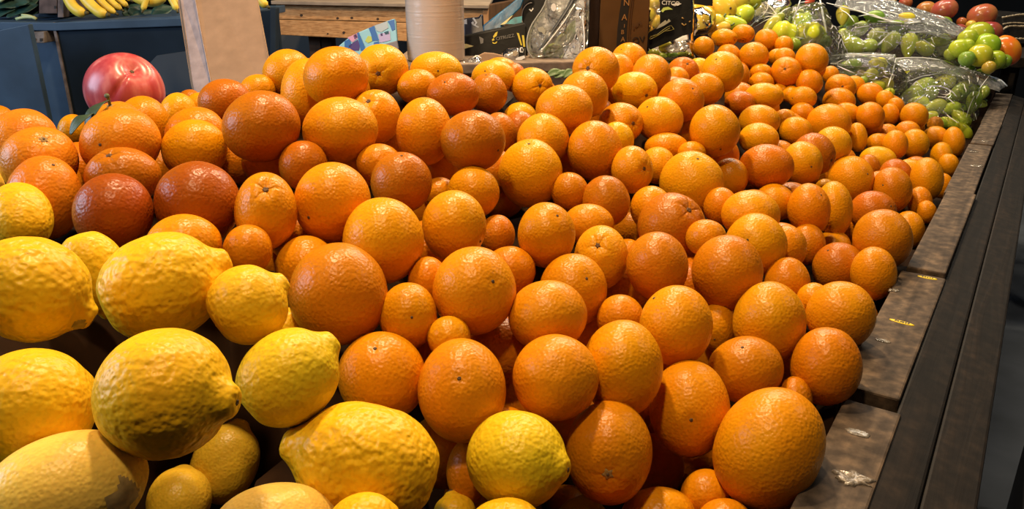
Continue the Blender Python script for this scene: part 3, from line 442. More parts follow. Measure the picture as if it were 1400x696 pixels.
('o',[0.6382,1.3949,0.8665],[0.038,0.0,0.0,0.038,0.0,0.03686],[0.403,-0.576,0.712],'f','-',40,'','g'),
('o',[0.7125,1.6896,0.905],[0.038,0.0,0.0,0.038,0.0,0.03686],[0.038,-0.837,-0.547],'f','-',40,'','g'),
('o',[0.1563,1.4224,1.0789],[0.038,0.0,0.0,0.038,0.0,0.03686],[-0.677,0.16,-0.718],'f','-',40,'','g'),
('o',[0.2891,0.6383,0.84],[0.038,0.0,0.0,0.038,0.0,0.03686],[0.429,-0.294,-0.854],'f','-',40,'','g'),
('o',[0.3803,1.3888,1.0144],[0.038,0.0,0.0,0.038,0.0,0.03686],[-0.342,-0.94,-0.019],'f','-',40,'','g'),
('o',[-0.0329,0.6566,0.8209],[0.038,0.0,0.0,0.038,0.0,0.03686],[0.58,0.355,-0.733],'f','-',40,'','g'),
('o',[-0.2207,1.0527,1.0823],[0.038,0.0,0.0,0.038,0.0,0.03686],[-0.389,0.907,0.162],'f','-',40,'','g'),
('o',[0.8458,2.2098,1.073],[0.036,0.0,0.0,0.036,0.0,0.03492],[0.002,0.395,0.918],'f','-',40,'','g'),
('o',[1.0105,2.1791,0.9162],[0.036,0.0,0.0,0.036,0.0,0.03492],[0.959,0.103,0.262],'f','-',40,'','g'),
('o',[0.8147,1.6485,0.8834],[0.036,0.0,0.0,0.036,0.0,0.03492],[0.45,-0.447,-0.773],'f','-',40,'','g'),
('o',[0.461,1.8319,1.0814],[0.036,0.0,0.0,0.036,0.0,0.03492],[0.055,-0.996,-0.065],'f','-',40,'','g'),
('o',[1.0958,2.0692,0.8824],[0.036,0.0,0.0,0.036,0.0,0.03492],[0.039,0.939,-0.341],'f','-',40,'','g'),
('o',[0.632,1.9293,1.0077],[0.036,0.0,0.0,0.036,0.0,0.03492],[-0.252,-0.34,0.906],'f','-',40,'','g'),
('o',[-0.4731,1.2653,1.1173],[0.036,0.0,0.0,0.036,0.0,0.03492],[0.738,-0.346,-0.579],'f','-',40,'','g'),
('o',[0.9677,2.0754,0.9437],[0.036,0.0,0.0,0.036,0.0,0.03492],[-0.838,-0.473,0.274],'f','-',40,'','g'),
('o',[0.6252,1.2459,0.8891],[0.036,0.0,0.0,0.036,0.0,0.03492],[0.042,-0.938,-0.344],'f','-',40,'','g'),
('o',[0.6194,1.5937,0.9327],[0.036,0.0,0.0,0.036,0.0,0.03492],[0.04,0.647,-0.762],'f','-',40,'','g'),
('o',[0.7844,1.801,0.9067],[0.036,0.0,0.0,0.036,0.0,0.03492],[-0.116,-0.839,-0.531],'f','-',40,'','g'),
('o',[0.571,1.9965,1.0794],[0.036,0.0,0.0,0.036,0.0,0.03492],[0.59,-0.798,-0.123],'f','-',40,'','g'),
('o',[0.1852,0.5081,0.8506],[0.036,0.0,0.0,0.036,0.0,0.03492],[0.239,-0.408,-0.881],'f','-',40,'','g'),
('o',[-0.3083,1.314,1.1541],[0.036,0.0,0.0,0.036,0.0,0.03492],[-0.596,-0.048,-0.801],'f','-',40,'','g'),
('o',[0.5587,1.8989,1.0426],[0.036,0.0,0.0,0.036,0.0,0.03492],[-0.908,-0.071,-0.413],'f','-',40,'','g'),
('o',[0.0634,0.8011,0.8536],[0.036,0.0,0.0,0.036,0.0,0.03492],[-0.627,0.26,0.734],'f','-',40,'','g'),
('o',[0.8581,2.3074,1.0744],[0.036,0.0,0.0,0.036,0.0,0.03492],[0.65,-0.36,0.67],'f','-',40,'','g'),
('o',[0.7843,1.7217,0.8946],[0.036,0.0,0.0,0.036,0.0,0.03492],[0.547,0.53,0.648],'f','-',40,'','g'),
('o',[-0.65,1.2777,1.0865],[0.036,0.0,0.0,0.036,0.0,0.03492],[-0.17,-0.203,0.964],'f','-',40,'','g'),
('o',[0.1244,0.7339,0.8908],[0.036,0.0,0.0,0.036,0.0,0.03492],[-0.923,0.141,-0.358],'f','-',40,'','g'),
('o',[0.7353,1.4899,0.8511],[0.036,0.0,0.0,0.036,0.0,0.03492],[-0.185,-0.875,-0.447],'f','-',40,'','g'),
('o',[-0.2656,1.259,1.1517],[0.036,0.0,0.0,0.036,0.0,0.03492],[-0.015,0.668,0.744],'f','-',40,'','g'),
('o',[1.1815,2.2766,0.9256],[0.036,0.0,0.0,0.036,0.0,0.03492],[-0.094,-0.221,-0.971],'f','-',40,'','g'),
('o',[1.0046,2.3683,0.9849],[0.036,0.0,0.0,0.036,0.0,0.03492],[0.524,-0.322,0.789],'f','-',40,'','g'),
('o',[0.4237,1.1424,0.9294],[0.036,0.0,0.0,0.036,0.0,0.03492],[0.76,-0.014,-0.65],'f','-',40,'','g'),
('o',[0.7969,2.1366,1.0715],[0.036,0.0,0.0,0.036,0.0,0.03492],[-0.415,-0.703,-0.577],'f','-',40,'','g'),
('o',[-0.5157,1.3996,1.1039],[0.036,0.0,0.0,0.036,0.0,0.03492],[0.647,0.112,-0.754],'f','-',40,'','g'),
('o',[0.1495,1.4844,1.1334],[0.036,0.0,0.0,0.036,0.0,0.03492],[0.446,0.861,-0.246],'f','-',40,'','g'),
('o',[1.2303,2.3498,0.8756],[0.036,0.0,0.0,0.036,0.0,0.03492],[-0.837,-0.418,0.353],'f','-',40,'','g'),
('o',[0.0146,0.8072,0.9101],[0.036,0.0,0.0,0.036,0.0,0.03492],[0.354,0.653,0.67],'f','-',40,'','g'),
('o',[0.4427,1.7648,1.083],[0.036,0.0,0.0,0.036,0.0,0.03492],[0.616,0.708,0.344],'f','-',40,'','g'),
('o',[0.4055,1.2339,0.9571],[0.036,0.0,0.0,0.036,0.0,0.03492],[-0.976,-0.084,0.2],'f','-',40,'','g'),
('o',[-0.5891,1.2105,1.0983],[0.036,0.0,0.0,0.036,0.0,0.03492],[-0.364,0.866,-0.342],'f','-',40,'','g'),
('o',[0.0875,0.5204,0.8739],[0.036,0.0,0.0,0.036,0.0,0.03492],[-0.503,0.785,0.362],'f','-',40,'','g'),
('o',[0.4663,1.0081,0.8786],[0.036,0.0,0.0,0.036,0.0,0.03492],[0.154,0.649,0.745],'f','-',40,'','g'),
('o',[0.0519,1.4967,1.1079],[0.036,0.0,0.0,0.036,0.0,0.03492],[0.133,-0.956,-0.263],'f','-',40,'','g'),
('o',[0.7294,1.7584,0.9481],[0.036,0.0,0.0,0.036,0.0,0.03492],[-0.414,-0.892,0.18],'f','-',40,'','g'),
('o',[0.9735,1.807,0.8799],[0.036,0.0,0.0,0.036,0.0,0.03492],[0.695,-0.283,-0.661],'f','-',40,'','g'),
('o',[0.3387,1.5696,1.0969],[0.036,0.0,0.0,0.036,0.0,0.03492],[0.839,-0.187,-0.51],'f','-',40,'','g'),
('o',[0.8333,1.9535,0.9516],[0.036,0.0,0.0,0.036,0.0,0.03492],[0.277,0.497,-0.823],'f','-',40,'','g'),
('o',[0.1732,0.8071,0.9193],[0.036,0.0,0.0,0.036,0.0,0.03492],[0.604,-0.372,-0.705],'f','-',40,'','g'),
('o',[0.6627,2.1734,1.1115],[0.036,0.0,0.0,0.036,0.0,0.03492],[0.176,0.76,-0.625],'f','-',40,'','g'),
('o',[-0.058,1.4907,1.1144],[0.036,0.0,0.0,0.036,0.0,0.03492],[0.116,-0.033,0.993],'f','-',40,'','g'),
('o',[0.7237,2.1062,1.0552],[0.036,0.0,0.0,0.036,0.0,0.03492],[-0.455,0.89,-0.034],'f','-',40,'','g'),
('o',[-0.3576,0.8442,1.0804],[0.036,0.0,0.0,0.036,0.0,0.03492],[-0.11,0.624,0.773],'f','-',40,'','g'),
('o',[0.5826,1.3802,0.9194],[0.036,0.0,0.0,0.036,0.0,0.03492],[0.88,0.228,-0.417],'f','-',40,'','g'),
('o',[0.4241,1.539,1.032],[0.036,0.0,0.0,0.036,0.0,0.03492],[-0.571,0.541,0.617],'f','-',40,'','g'),
('o',[0.4667,1.4047,0.9706],[0.036,0.0,0.0,0.036,0.0,0.03492],[0.775,0.232,0.588],'f','-',40,'','g'),
('o',[1.151,2.3498,0.9411],[0.036,0.0,0.0,0.036,0.0,0.03492],[0.712,0.077,-0.698],'f','-',40,'','g'),
('o',[1.0411,2.2645,0.9276],[0.036,0.0,0.0,0.036,0.0,0.03492],[-0.482,-0.587,0.65],'f','-',40,'','g'),
('o',[-0.3695,1.1432,1.1267],[0.036,0.0,0.0,0.036,0.0,0.03492],[-0.528,0.767,0.365],'f','-',40,'','g'),
('o',[0.3572,1.716,1.0766],[0.036,0.0,0.0,0.036,0.0,0.03492],[0.862,0.504,-0.051],'f','-',40,'','g'),
('o',[1.0286,1.9289,0.8445],[0.036,0.0,0.0,0.036,0.0,0.03492],[-0.716,0.305,0.628],'f','-',40,'','g'),
('o',[0.1859,1.222,1.0304],[0.036,0.0,0.0,0.036,0.0,0.03492],[-0.313,-0.019,0.95],'f','-',40,'','g'),
('o',[0.6986,1.435,0.8853],[0.036,0.0,0.0,0.036,0.0,0.03492],[-0.875,0.133,-0.466],'f','-',40,'','g'),
('o',[0.5894,2.0636,1.0749],[0.036,0.0,0.0,0.036,0.0,0.03492],[0.217,0.974,-0.067],'f','-',40,'','g'),
('o',[-0.1434,1.4419,1.1346],[0.036,0.0,0.0,0.036,0.0,0.03492],[0.371,-0.762,0.531],'f','-',40,'','g'),
('o',[0.3442,0.9045,0.9143],[0.036,0.0,0.0,0.036,0.0,0.03492],[-0.681,0.703,0.206],'f','-',40,'','g'),
('o',[0.5094,1.3498,0.9394],[0.036,0.0,0.0,0.036,0.0,0.03492],[-0.957,-0.28,0.082],'f','-',40,'','g'),
('o',[0.6868,1.8927,0.9699],[0.036,0.0,0.0,0.036,0.0,0.03492],[0.971,0.179,0.161],'f','-',40,'','g'),
('o',[-0.345,1.2591,1.1276],[0.036,0.0,0.0,0.036,0.0,0.03492],[-0.523,0.529,0.668],'f','-',40,'','g'),
('o',[0.0453,0.9719,0.994],[0.036,0.0,0.0,0.036,0.0,0.03492],[0.017,-0.134,-0.991],'f','-',40,'','g'),
('o',[0.6378,1.6608,0.9431],[0.036,0.0,0.0,0.036,0.0,0.03492],[0.301,0.922,0.245],'f','-',40,'','g'),
('o',[0.5463,1.7219,1.0157],[0.036,0.0,0.0,0.036,0.0,0.03492],[0.747,0.32,-0.582],'f','-',40,'','g'),
('o',[0.448,0.941,0.9013],[0.036,0.0,0.0,0.036,0.0,0.03492],[0.73,-0.674,-0.115],'f','-',40,'','g'),
('o',[0.6933,2.2588,1.1064],[0.036,0.0,0.0,0.036,0.0,0.03492],[0.275,0.87,0.41],'f','-',40,'','g'),
('o',[0.3388,1.6489,1.0893],[0.036,0.0,0.0,0.036,0.0,0.03492],[0.25,-0.492,-0.834],'f','-',40,'','g'),
('o',[-0.0643,1.2039,1.0849],[0.036,0.0,0.0,0.036,0.0,0.03492],[0.041,-0.477,-0.878],'f','-',40,'','g'),
('o',[-0.5832,0.942,1.0821],[0.036,0.0,0.0,0.036,0.0,0.03492],[-0.551,-0.213,-0.807],'f','-',40,'','g'),
('o',[0.9921,2.0327,0.8881],[0.036,0.0,0.0,0.036,0.0,0.03492],[-0.634,-0.769,0.086],'f','-',40,'','g'),
('o',[0.2772,1.0815,0.9548],[0.036,0.0,0.0,0.036,0.0,0.03492],[0.161,0.791,-0.59],'f','-',40,'','g'),
('o',[0.2586,0.6971,0.8682],[0.036,0.0,0.0,0.036,0.0,0.03492],[-0.587,0.788,-0.187],'f','-',40,'','g'),
('o',[0.5584,1.5816,0.9672],[0.036,0.0,0.0,0.036,0.0,0.03492],[-0.184,0.964,-0.191],'f','-',40,'','g'),
('o',[-0.4852,1.3263,1.0829],[0.036,0.0,0.0,0.036,0.0,0.03492],[-0.648,-0.738,0.188],'f','-',40,'','g'),
('o',[-0.5098,1.2104,1.0857],[0.036,0.0,0.0,0.036,0.0,0.03492],[0.178,-0.799,-0.574],'f','-',40,'','g'),
]
BED_H="""840 859 878 896 913 929 944 958 970 981 990 998 1004 1009 1013 1016 1018 1019 1019 1019 1018 1016 1014 1012 1009 1005 1002 998 993 989 985 980 980 980
840 859 878 896 913 929 944 958 970 981 990 998 1004 1009 1013 1016 1018 1019 1019 1019 1018 1016 1014 1012 1009 1005 1002 998 993 989 985 981 980 980
840 859 878 897 914 930 945 959 971 982 991 999 1005 1010 1014 1017 1019 1020 1020 1020 1019 1017 1015 1012 1009 1006 1002 998 994 989 985 981 980 980
840 860 879 898 916 933 948 962 974 985 994 1002 1008 1013 1016 1019 1021 1021 1021 1021 1020 1018 1016 1013 1010 1006 1002 998 994 989 985 981 980 980
840 861 881 901 920 937 952 966 979 990 999 1006 1012 1016 1019 1022 1023 1024 1024 1023 1021 1019 1017 1014 1011 1007 1003 999 994 990 985 981 980 980
840 862 884 905 924 942 958 972 985 996 1005 1012 1017 1021 1024 1025 1026 1027 1026 1025 1024 1021 1019 1016 1012 1008 1004 1000 995 990 985 982 980 980
840 864 887 910 931 950 966 980 993 1004 1013 1019 1024 1027 1029 1030 1031 1030 1030 1028 1026 1024 1021 1018 1014 1010 1006 1001 996 991 986 982 980 980
840 865 891 916 940 961 976 989 1002 1014 1023 1029 1032 1034 1035 1035 1035 1035 1033 1032 1030 1027 1024 1020 1016 1012 1007 1002 997 992 986 982 980 980
840 867 895 923 952 976 988 998 1012 1026 1037 1040 1041 1041 1042 1041 1041 1039 1038 1036 1033 1030 1027 1023 1019 1014 1009 1004 998 992 986 982 980 980
840 868 898 930 966 994 999 998 1020 1034 1051 1053 1051 1049 1049 1048 1046 1044 1042 1040 1038 1034 1031 1027 1022 1017 1012 1006 1000 993 987 982 980 980
840 868 898 932 969 995 972 958 974 1015 1049 1061 1058 1056 1056 1055 1052 1050 1047 1045 1042 1039 1035 1031 1026 1020 1015 1008 1002 995 988 982 980 980
840 867 894 922 946 926 892 950 943 846 1008 1048 1059 1062 1063 1062 1058 1055 1052 1050 1048 1044 1040 1035 1030 1024 1018 1011 1004 996 989 982 980 980
840 864 889 914 931 924 892 923 832 821 866 1018 1053 1065 1069 1067 1063 1059 1056 1056 1054 1049 1045 1039 1034 1028 1022 1015 1007 998 990 983 980 980
840 861 881 904 917 916 904 912 908 817 857 1007 1052 1066 1066 1056 1056 1060 1052 1061 1060 1055 1050 1044 1039 1033 1026 1019 1010 1001 991 983 980 980
840 855 868 883 892 863 907 900 915 818 862 1014 1053 1065 1071 1050 1050 1059 1052 1061 1065 1061 1055 1049 1044 1038 1032 1024 1014 1004 993 984 980 980
840 844 836 845 868 857 856 889 948 963 986 1031 1051 1052 1067 1065 1063 1050 1044 1053 1065 1064 1059 1054 1050 1044 1038 1030 1020 1008 995 984 981 980
813 815 835 836 847 778 781 853 934 983 1009 1029 1032 1037 1045 1073 1075 1061 1046 1042 1054 1062 1061 1059 1056 1051 1046 1039 1028 1013 997 985 981 980
813 814 818 810 808 752 781 872 924 993 1015 1008 962 962 1052 1074 1074 1044 1046 1042 1052 1064 1065 1064 1063 1058 1053 1047 1037 1019 1000 986 981 980
850 830 818 803 781 775 823 856 948 998 1017 1008 963 963 1056 1072 1067 1037 1037 1067 1073 1071 1068 1068 1069 1063 1055 1049 1042 1022 1002 986 981 980
802 817 809 762 649 645 783 868 951 977 980 1031 1040 1046 1053 1053 1037 1038 1053 1071 1071 1061 1065 1057 1067 1064 1057 1051 1039 1021 1001 986 981 980
800 804 790 758 679 659 659 853 945 977 981 1027 1042 1051 1056 1055 1036 1037 1075 1050 1048 1061 1050 1049 1063 1060 1053 1045 1033 1016 999 985 981 980
814 814 750 748 748 679 674 871 949 987 1006 990 984 1036 1044 1091 1089 1087 1087 1051 1048 1063 1068 1055 1064 1058 1049 1039 1027 1012 997 985 981 980
886 843 761 751 803 827 852 905 955 989 1008 977 976 1008 1062 1096 1104 1099 1095 1080 1049 1046 1073 1076 1069 1058 1047 1036 1023 1009 995 984 981 980
887 845 831 824 832 876 898 921 956 953 991 972 985 1033 1044 1062 1100 1090 1090 1093 1046 1045 1066 1076 1069 1057 1045 1033 1020 1007 994 984 981 980
903 844 845 832 832 894 903 941 972 977 987 980 1008 1040 1044 1059 1103 1097 1097 1109 1096 1073 1066 1074 1066 1054 1042 1030 1018 1006 993 984 981 980
892 877 873 879 894 907 928 945 975 980 981 935 957 1043 1085 1106 1116 1117 1116 1117 1108 1090 1078 1071 1062 1051 1040 1028 1016 1004 993 984 980 980
870 864 880 898 915 923 930 927 938 998 990 941 951 1045 1094 1116 1122 1126 1121 1115 1105 1091 1078 1069 1059 1048 1037 1026 1015 1003 992 983 980 980
857 836 858 901 920 917 919 927 941 992 997 970 977 1050 1097 1116 1122 1126 1119 1109 1099 1087 1076 1066 1056 1045 1035 1024 1013 1002 992 983 980 980
851 826 842 898 920 922 936 959 979 994 997 1018 1036 1052 1092 1106 1097 1100 1107 1100 1092 1082 1073 1063 1053 1043 1033 1022 1012 1001 991 983 980 980
808 808 860 889 895 936 954 956 983 992 1030 1053 1053 1052 1082 1087 1092 1100 1098 1094 1086 1078 1069 1060 1050 1041 1031 1021 1011 1001 991 983 980 980
846 828 850 876 892 928 956 965 986 1000 1035 1061 1071 1069 1080 1072 1072 1093 1093 1088 1082 1074 1066 1057 1048 1039 1029 1019 1010 1000 990 983 980 980
894 853 850 870 890 919 939 977 993 1010 1039 1039 1047 1071 1070 1080 1086 1093 1091 1086 1079 1071 1063 1055 1046 1037 1027 1018 1009 999 990 983 980 980
893 875 872 881 905 920 953 964 1004 1029 1048 1039 1052 1071 1070 1098 1104 1100 1092 1084 1077 1069 1061 1052 1044 1035 1026 1017 1008 999 990 983 980 980
840 852 845 845 900 920 949 975 986 1029 1056 1062 1060 1089 1099 1108 1110 1103 1093 1083 1075 1067 1059 1050 1042 1033 1025 1016 1007 998 989 983 980 980
878 851 845 845 891 902 933 973 997 1003 1058 1060 1060 1104 1110 1110 1108 1100 1090 1081 1073 1065 1057 1048 1040 1032 1023 1015 1006 997 989 983 980 980
840 862 859 854 882 913 933 976 999 1006 1058 1081 1098 1111 1112 1107 1102 1095 1087 1078 1070 1062 1055 1047 1039 1030 1022 1014 1005 997 989 982 980 980
840 857 827 827 859 929 958 981 994 1010 1054 1078 1102 1115 1111 1104 1097 1090 1083 1075 1068 1060 1053 1045 1037 1029 1021 1013 1005 997 989 982 980 980
825 836 832 828 898 932 952 972 995 1030 1050 1052 1093 1109 1107 1099 1093 1086 1079 1073 1066 1058 1051 1043 1036 1028 1020 1012 1004 996 988 982 980 980
825 825 818 839 879 915 924 937 1002 1039 1047 1039 1054 1090 1094 1092 1087 1082 1076 1070 1063 1056 1049 1042 1034 1027 1019 1011 1004 996 988 982 980 980
797 788 813 816 873 886 898 937 998 1038 1047 1039 1054 1078 1085 1085 1083 1079 1074 1068 1061 1055 1048 1040 1033 1026 1018 1011 1003 995 988 982 980 980
802 798 821 850 865 890 901 959 978 1015 1041 1051 1068 1078 1082 1082 1080 1076 1071 1066 1060 1053 1046 1039 1032 1025 1017 1010 1003 995 988 982 980 980
830 830 844 856 861 873 905 958 978 994 1033 1045 1071 1080 1082 1082 1079 1075 1070 1065 1058 1052 1045 1038 1031 1024 1017 1009 1002 995 988 982 980 980
834 834 846 846 863 865 886 950 989 1009 1029 1044 1074 1083 1084 1083 1079 1075 1070 1064 1057 1051 1044 1037 1030 1023 1016 1009 1002 995 988 982 980 980
850 842 847 846 857 871 911 945 980 1004 1008 1055 1079 1088 1088 1085 1081 1075 1070 1063 1057 1050 1043 1036 1029 1023 1015 1008 1001 994 987 982 980 980
857 845 855 857 857 869 910 936 949 982 1005 1053 1085 1097 1096 1090 1083 1077 1070 1063 1056 1049 1043 1036 1029 1022 1015 1008 1001 994 987 982 980 980
825 832 846 863 870 869 893 932 932 970 994 1042 1092 1109 1104 1095 1086 1078 1070 1063 1056 1049 1042 1035 1028 1021 1014 1007 1001 994 987 982 980 980
815 823 846 867 868 897 918 938 941 974 1019 1040 1090 1110 1108 1097 1088 1079 1070 1063 1055 1048 1041 1034 1027 1021 1014 1007 1000 994 987 982 980 980
805 808 842 871 884 908 916 959 977 1002 1027 1037 1047 1104 1107 1098 1088 1079 1070 1062 1054 1047 1040 1033 1027 1020 1013 1007 1000 993 987 982 980 980
805 807 851 870 894 914 914 983 1004 1008 1037 1049 1085 1112 1112 1100 1088 1078 1069 1061 1053 1046 1039 1032 1026 1019 1013 1006 1000 993 987 982 980 980
755 752 807 813 887 923 943 996 1019 1017 1020 1065 1089 1117 1113 1099 1086 1076 1067 1059 1052 1045 1038 1031 1025 1018 1012 1006 999 993 987 982 980 980
777 777 807 813 852 910 946 965 1018 1022 1039 1069 1088 1104 1102 1092 1081 1072 1064 1057 1050 1043 1036 1030 1024 1018 1011 1005 999 993 987 982 980 980
820 810 839 847 850 862 928 969 1020 1038 1058 1069 1069 1089 1089 1083 1076 1068 1061 1054 1047 1041 1035 1029 1023 1017 1011 1005 999 992 986 982 980 980
820 812 843 845 865 899 942 987 1024 1036 1062 1070 1074 1084 1082 1076 1070 1064 1057 1051 1045 1039 1033 1028 1022 1016 1010 1004 998 992 986 982 980 980
785 782 836 845 872 878 882 983 1022 1041 1056 1087 1092 1085 1078 1071 1065 1059 1053 1048 1042 1037 1032 1026 1021 1015 1010 1004 998 992 986 982 980 980
805 798 814 859 875 878 883 982 1016 1037 1039 1086 1090 1080 1071 1065 1059 1054 1049 1044 1040 1035 1030 1025 1020 1015 1010 1004 998 992 986 982 980 980
835 808 821 867 885 890 890 974 1005 1028 1047 1068 1072 1067 1062 1057 1053 1049 1045 1041 1037 1033 1028 1024 1019 1015 1010 1004 999 993 987 982 980 980
833 826 846 871 889 896 892 947 949 1005 1027 1045 1052 1053 1052 1049 1047 1044 1041 1038 1034 1031 1027 1023 1019 1014 1010 1005 999 993 987 982 980 980
835 826 831 841 880 903 926 947 948 991 1012 1028 1037 1041 1042 1042 1041 1039 1037 1034 1032 1029 1026 1022 1019 1015 1010 1005 1000 994 987 982 980 980
840 840 832 841 842 901 923 961 976 991 1005 1017 1026 1032 1035 1036 1036 1035 1033 1031 1029 1027 1024 1022 1019 1015 1011 1007 1002 995 988 982 980 980
840 843 844 838 838 904 940 968 981 990 1000 1010 1019 1025 1029 1030 1031 1031 1030 1029 1027 1025 1024 1021 1019 1016 1013 1009 1004 998 990 983 980 980
840 846 851 853 876 906 936 960 974 984 994 1005 1014 1021 1025 1027 1027 1027 1027 1026 1025 1024 1023 1021 1020 1018 1016 1013 1008 1003 994 985 982 980
840 849 856 866 885 908 930 949 964 976 989 1001 1012 1019 1023 1024 1025 1025 1025 1025 1024 1024 1023 1022 1021 1020 1019 1017 1014 1010 1003 995 990 980
842 853 865 879 894 911 928 944 959 974 988 1002 1014 1022 1025 1026 1026 1026 1026 1026 1026 1026 1026 1025 1025 1025 1024 1024 1023 1022 1019 1016 1016 1022
854 863 876 890 905 920 936 951 966 981 996 1010 1023 1032 1034 1035 1035 1035 1035 1035 1035 1035 1034 1034 1034 1034 1034 1034 1034 1034 1034 1033 1033 1034
866 875 887 902 917 932 947 962 977 992 1007 1022 1035 1043 1046 1046 1046 1046 1046 1046 1046 1046 1046 1046 1046 1046 1046 1046 1046 1046 1046 1046 1046 1046
878 887 899 914 929 944 959 974 989 1004 1019 1034 1047 1055 1058 1058 1058 1058 1058 1058 1058 1058 1058 1058 1058 1058 1058 1058 1058 1058 1058 1058 1058 1058
890 899 911 926 941 956 971 986 1001 1016 1031 1046 1059 1067 1070 1070 1070 1070 1070 1070 1070 1070 1070 1070 1070 1070 1070 1070 1070 1070 1070 1070 1070 1070
902 911 923 938 953 968 983 998 1013 1028 1043 1058 1071 1079 1082 1082 1082 1082 1082 1082 1082 1082 1082 1082 1082 1082 1082 1082 1082 1082 1082 1082 1082 1082
914 923 935 950 965 980 995 1010 1025 1040 1055 1070 1083 1091 1094 1094 1094 1094 1094 1094 1094 1094 1094 1094 1094 1094 1094 1094 1094 1094 1094 1094 1094 1094
926 935 947 962 977 992 1007 1022 1037 1052 1067 1082 1095 1103 1106 1106 1106 1106 1106 1106 1106 1106 1106 1106 1106 1106 1106 1106 1106 1106 1106 1106 1106 1106
938 946 959 974 989 1004 1019 1034 1049 1064 1079 1093 1106 1115 1117 1118 1118 1118 1118 1118 1118 1118 1118 1118 1118 1118 1118 1118 1118 1118 1118 1118 1118 1118
950 956 968 983 997 1012 1027 1042 1057 1072 1087 1102 1115 1124 1126 1126 1126 1126 1126 1126 1126 1126 1126 1126 1126 1126 1126 1126 1126 1126 1126 1127 1127 1130
950 958 971 986 1001 1016 1031 1046 1061 1076 1091 1105 1118 1127 1129 1130 1130 1130 1130 1130 1130 1130 1130 1130 1130 1130 1130 1130 1130 1130 1130 1130 1130 1130
950 959 971 986 1001 1016 1031 1046 1061 1076 1091 1106 1119 1127 1130 1130 1130 1130 1130 1130 1130 1130 1130 1130 1130 1130 1130 1130 1130 1130 1130 1130 1130 1130
950 959 971 986 1001 1016 1031 1046 1061 1076 1091 1106 1119 1127 1130 1130 1130 1130 1130 1130 1130 1130 1130 1130 1130 1130 1130 1130 1130 1130 1130 1130 1130 1130
950 959 971 986 1001 1016 1031 1046 1061 1076 1091 1106 1119 1127 1130 1130 1130 1130 1130 1130 1130 1130 1130 1130 1130 1130 1130 1130 1130 1130 1130 1130 1130 1130
950 959 971 986 1001 1016 1031 1046 1061 1076 1091 1106 1119 1127 1130 1130 1130 1130 1130 1130 1130 1130 1130 1130 1130 1130 1130 1130 1130 1130 1130 1130 1130 1130
950 959 971 986 1001 1016 1031 1046 1061 1076 1091 1106 1119 1127 1130 1130 1130 1130 1130 1130 1130 1130 1130 1130 1130 1130 1130 1130 1130 1130 1130 1130 1130 1130
950 959 971 986 1001 1016 1031 1046 1061 1076 1091 1106 1119 1127 1130 1130 1130 1130 1130 1130 1130 1130 1130 1130 1130 1130 1130 1130 1130 1130 1130 1130 1130 1130
950 959 971 986 1001 1016 1031 1046 1061 1076 1091 1106 1119 1127 1130 1130 1130 1130 1130 1130 1130 1130 1130 1130 1130 1130 1130 1130 1130 1130 1130 1130 1130 1130
950 959 971 986 1001 1016 1031 1046 1061 1076 1091 1106 1119 1127 1130 1130 1130 1130 1130 1130 1130 1130 1130 1130 1130 1130 1130 1130 1130 1130 1130 1130 1130 1130
950 959 971 986 1001 1016 1031 1046 1061 1076 1091 1106 1119 1127 1130 1130 1130 1130 1130 1130 1130 1130 1130 1130 1130 1130 1130 1130 1130 1130 1130 1130 1130 1130
950 959 971 986 1001 1016 1031 1046 1061 1076 1091 1106 1119 1127 1130 1130 1130 1130 1130 1130 1130 1130 1130 1130 1130 1130 1130 1130 1130 1130 1130 1130 1130 1130
950 959 971 986 1001 1016 1031 1046 1061 1076 1091 1106 1119 1127 1130 1130 1130 1130 1130 1130 1130 1130 1130 1130 1130 1130 1130 1130 1130 1130 1130 1130 1130 1130
950 959 971 986 1001 1016 1031 1046 1061 1076 1091 1106 1119 1127 1130 1130 1130 1130 1130 1130 1130 1130 1130 1130 1130 1130 1130 1130 1130 1130 1130 1130 1130 1130
950 959 971 986 1001 1016 1031 1046 1061 1076 1091 1106 1119 1127 1130 1130 1130 1130 1130 1130 1130 1130 1130 1130 1130 1130 1130 1130 1130 1130 1130 1130 1130 1130
950 959 971 986 1001 1016 1031 1046 1061 1076 1091 1106 1119 1127 1130 1130 1130 1130 1130 1130 1130 1130 1130 1130 1130 1130 1130 1130 1130 1130 1130 1130 1130 1130
950 959 971 986 1001 1016 1031 1046 1061 1076 1091 1106 1119 1127 1130 1130 1130 1130 1130 1130 1130 1130 1130 1130 1130 1130 1130 1130 1130 1130 1130 1130 1130 1130
950 959 971 986 1001 1016 1031 1046 1061 1076 1091 1106 1119 1127 1130 1130 1130 1130 1130 1130 1130 1130 1130 1130 1130 1130 1130 1130 1130 1130 1130 1130 1130 1130
950 959 971 986 1001 1016 1031 1046 1061 1076 1091 1106 1119 1127 1130 1130 1130 1130 1130 1130 1130 1130 1130 1130 1130 1130 1130 1130 1130 1130 1130 1130 1130 1130
950 959 971 986 1001 1016 1031 1046 1061 1076 1091 1106 1119 1127 1130 1130 1130 1130 1130 1130 1130 1130 1130 1130 1130 1130 1130 1130 1130 1130 1130 1130 1130 1130
950 959 971 986 1001 1016 1031 1046 1061 1076 1091 1106 1119 1127 1130 1130 1130 1130 1130 1130 1130 1130 1130 1130 1130 1130 1130 1130 1130 1130 1130 1130 1130 1130
950 958 971 986 1001 1016 1031 1046 1061 1076 1091 1106 1119 1127 1130 1130 1130 1130 1130 1130 1130 1130 1130 1130 1130 1130 1130 1130 1130 1130 1130 1130 1130 1130
950 956 971 986 1001 1016 1031 1046 1061 1076 1091 1106 1121 1130 1130 1130 1130 1130 1130 1130 1130 1130 1130 1130 1130 1130 1130 1130 1130 1130 1130 1130 1130 1130"""
BED_U0,BED_V0,BED_D,BED_NU,BED_NV=-0.300,0.110,0.05,94,34

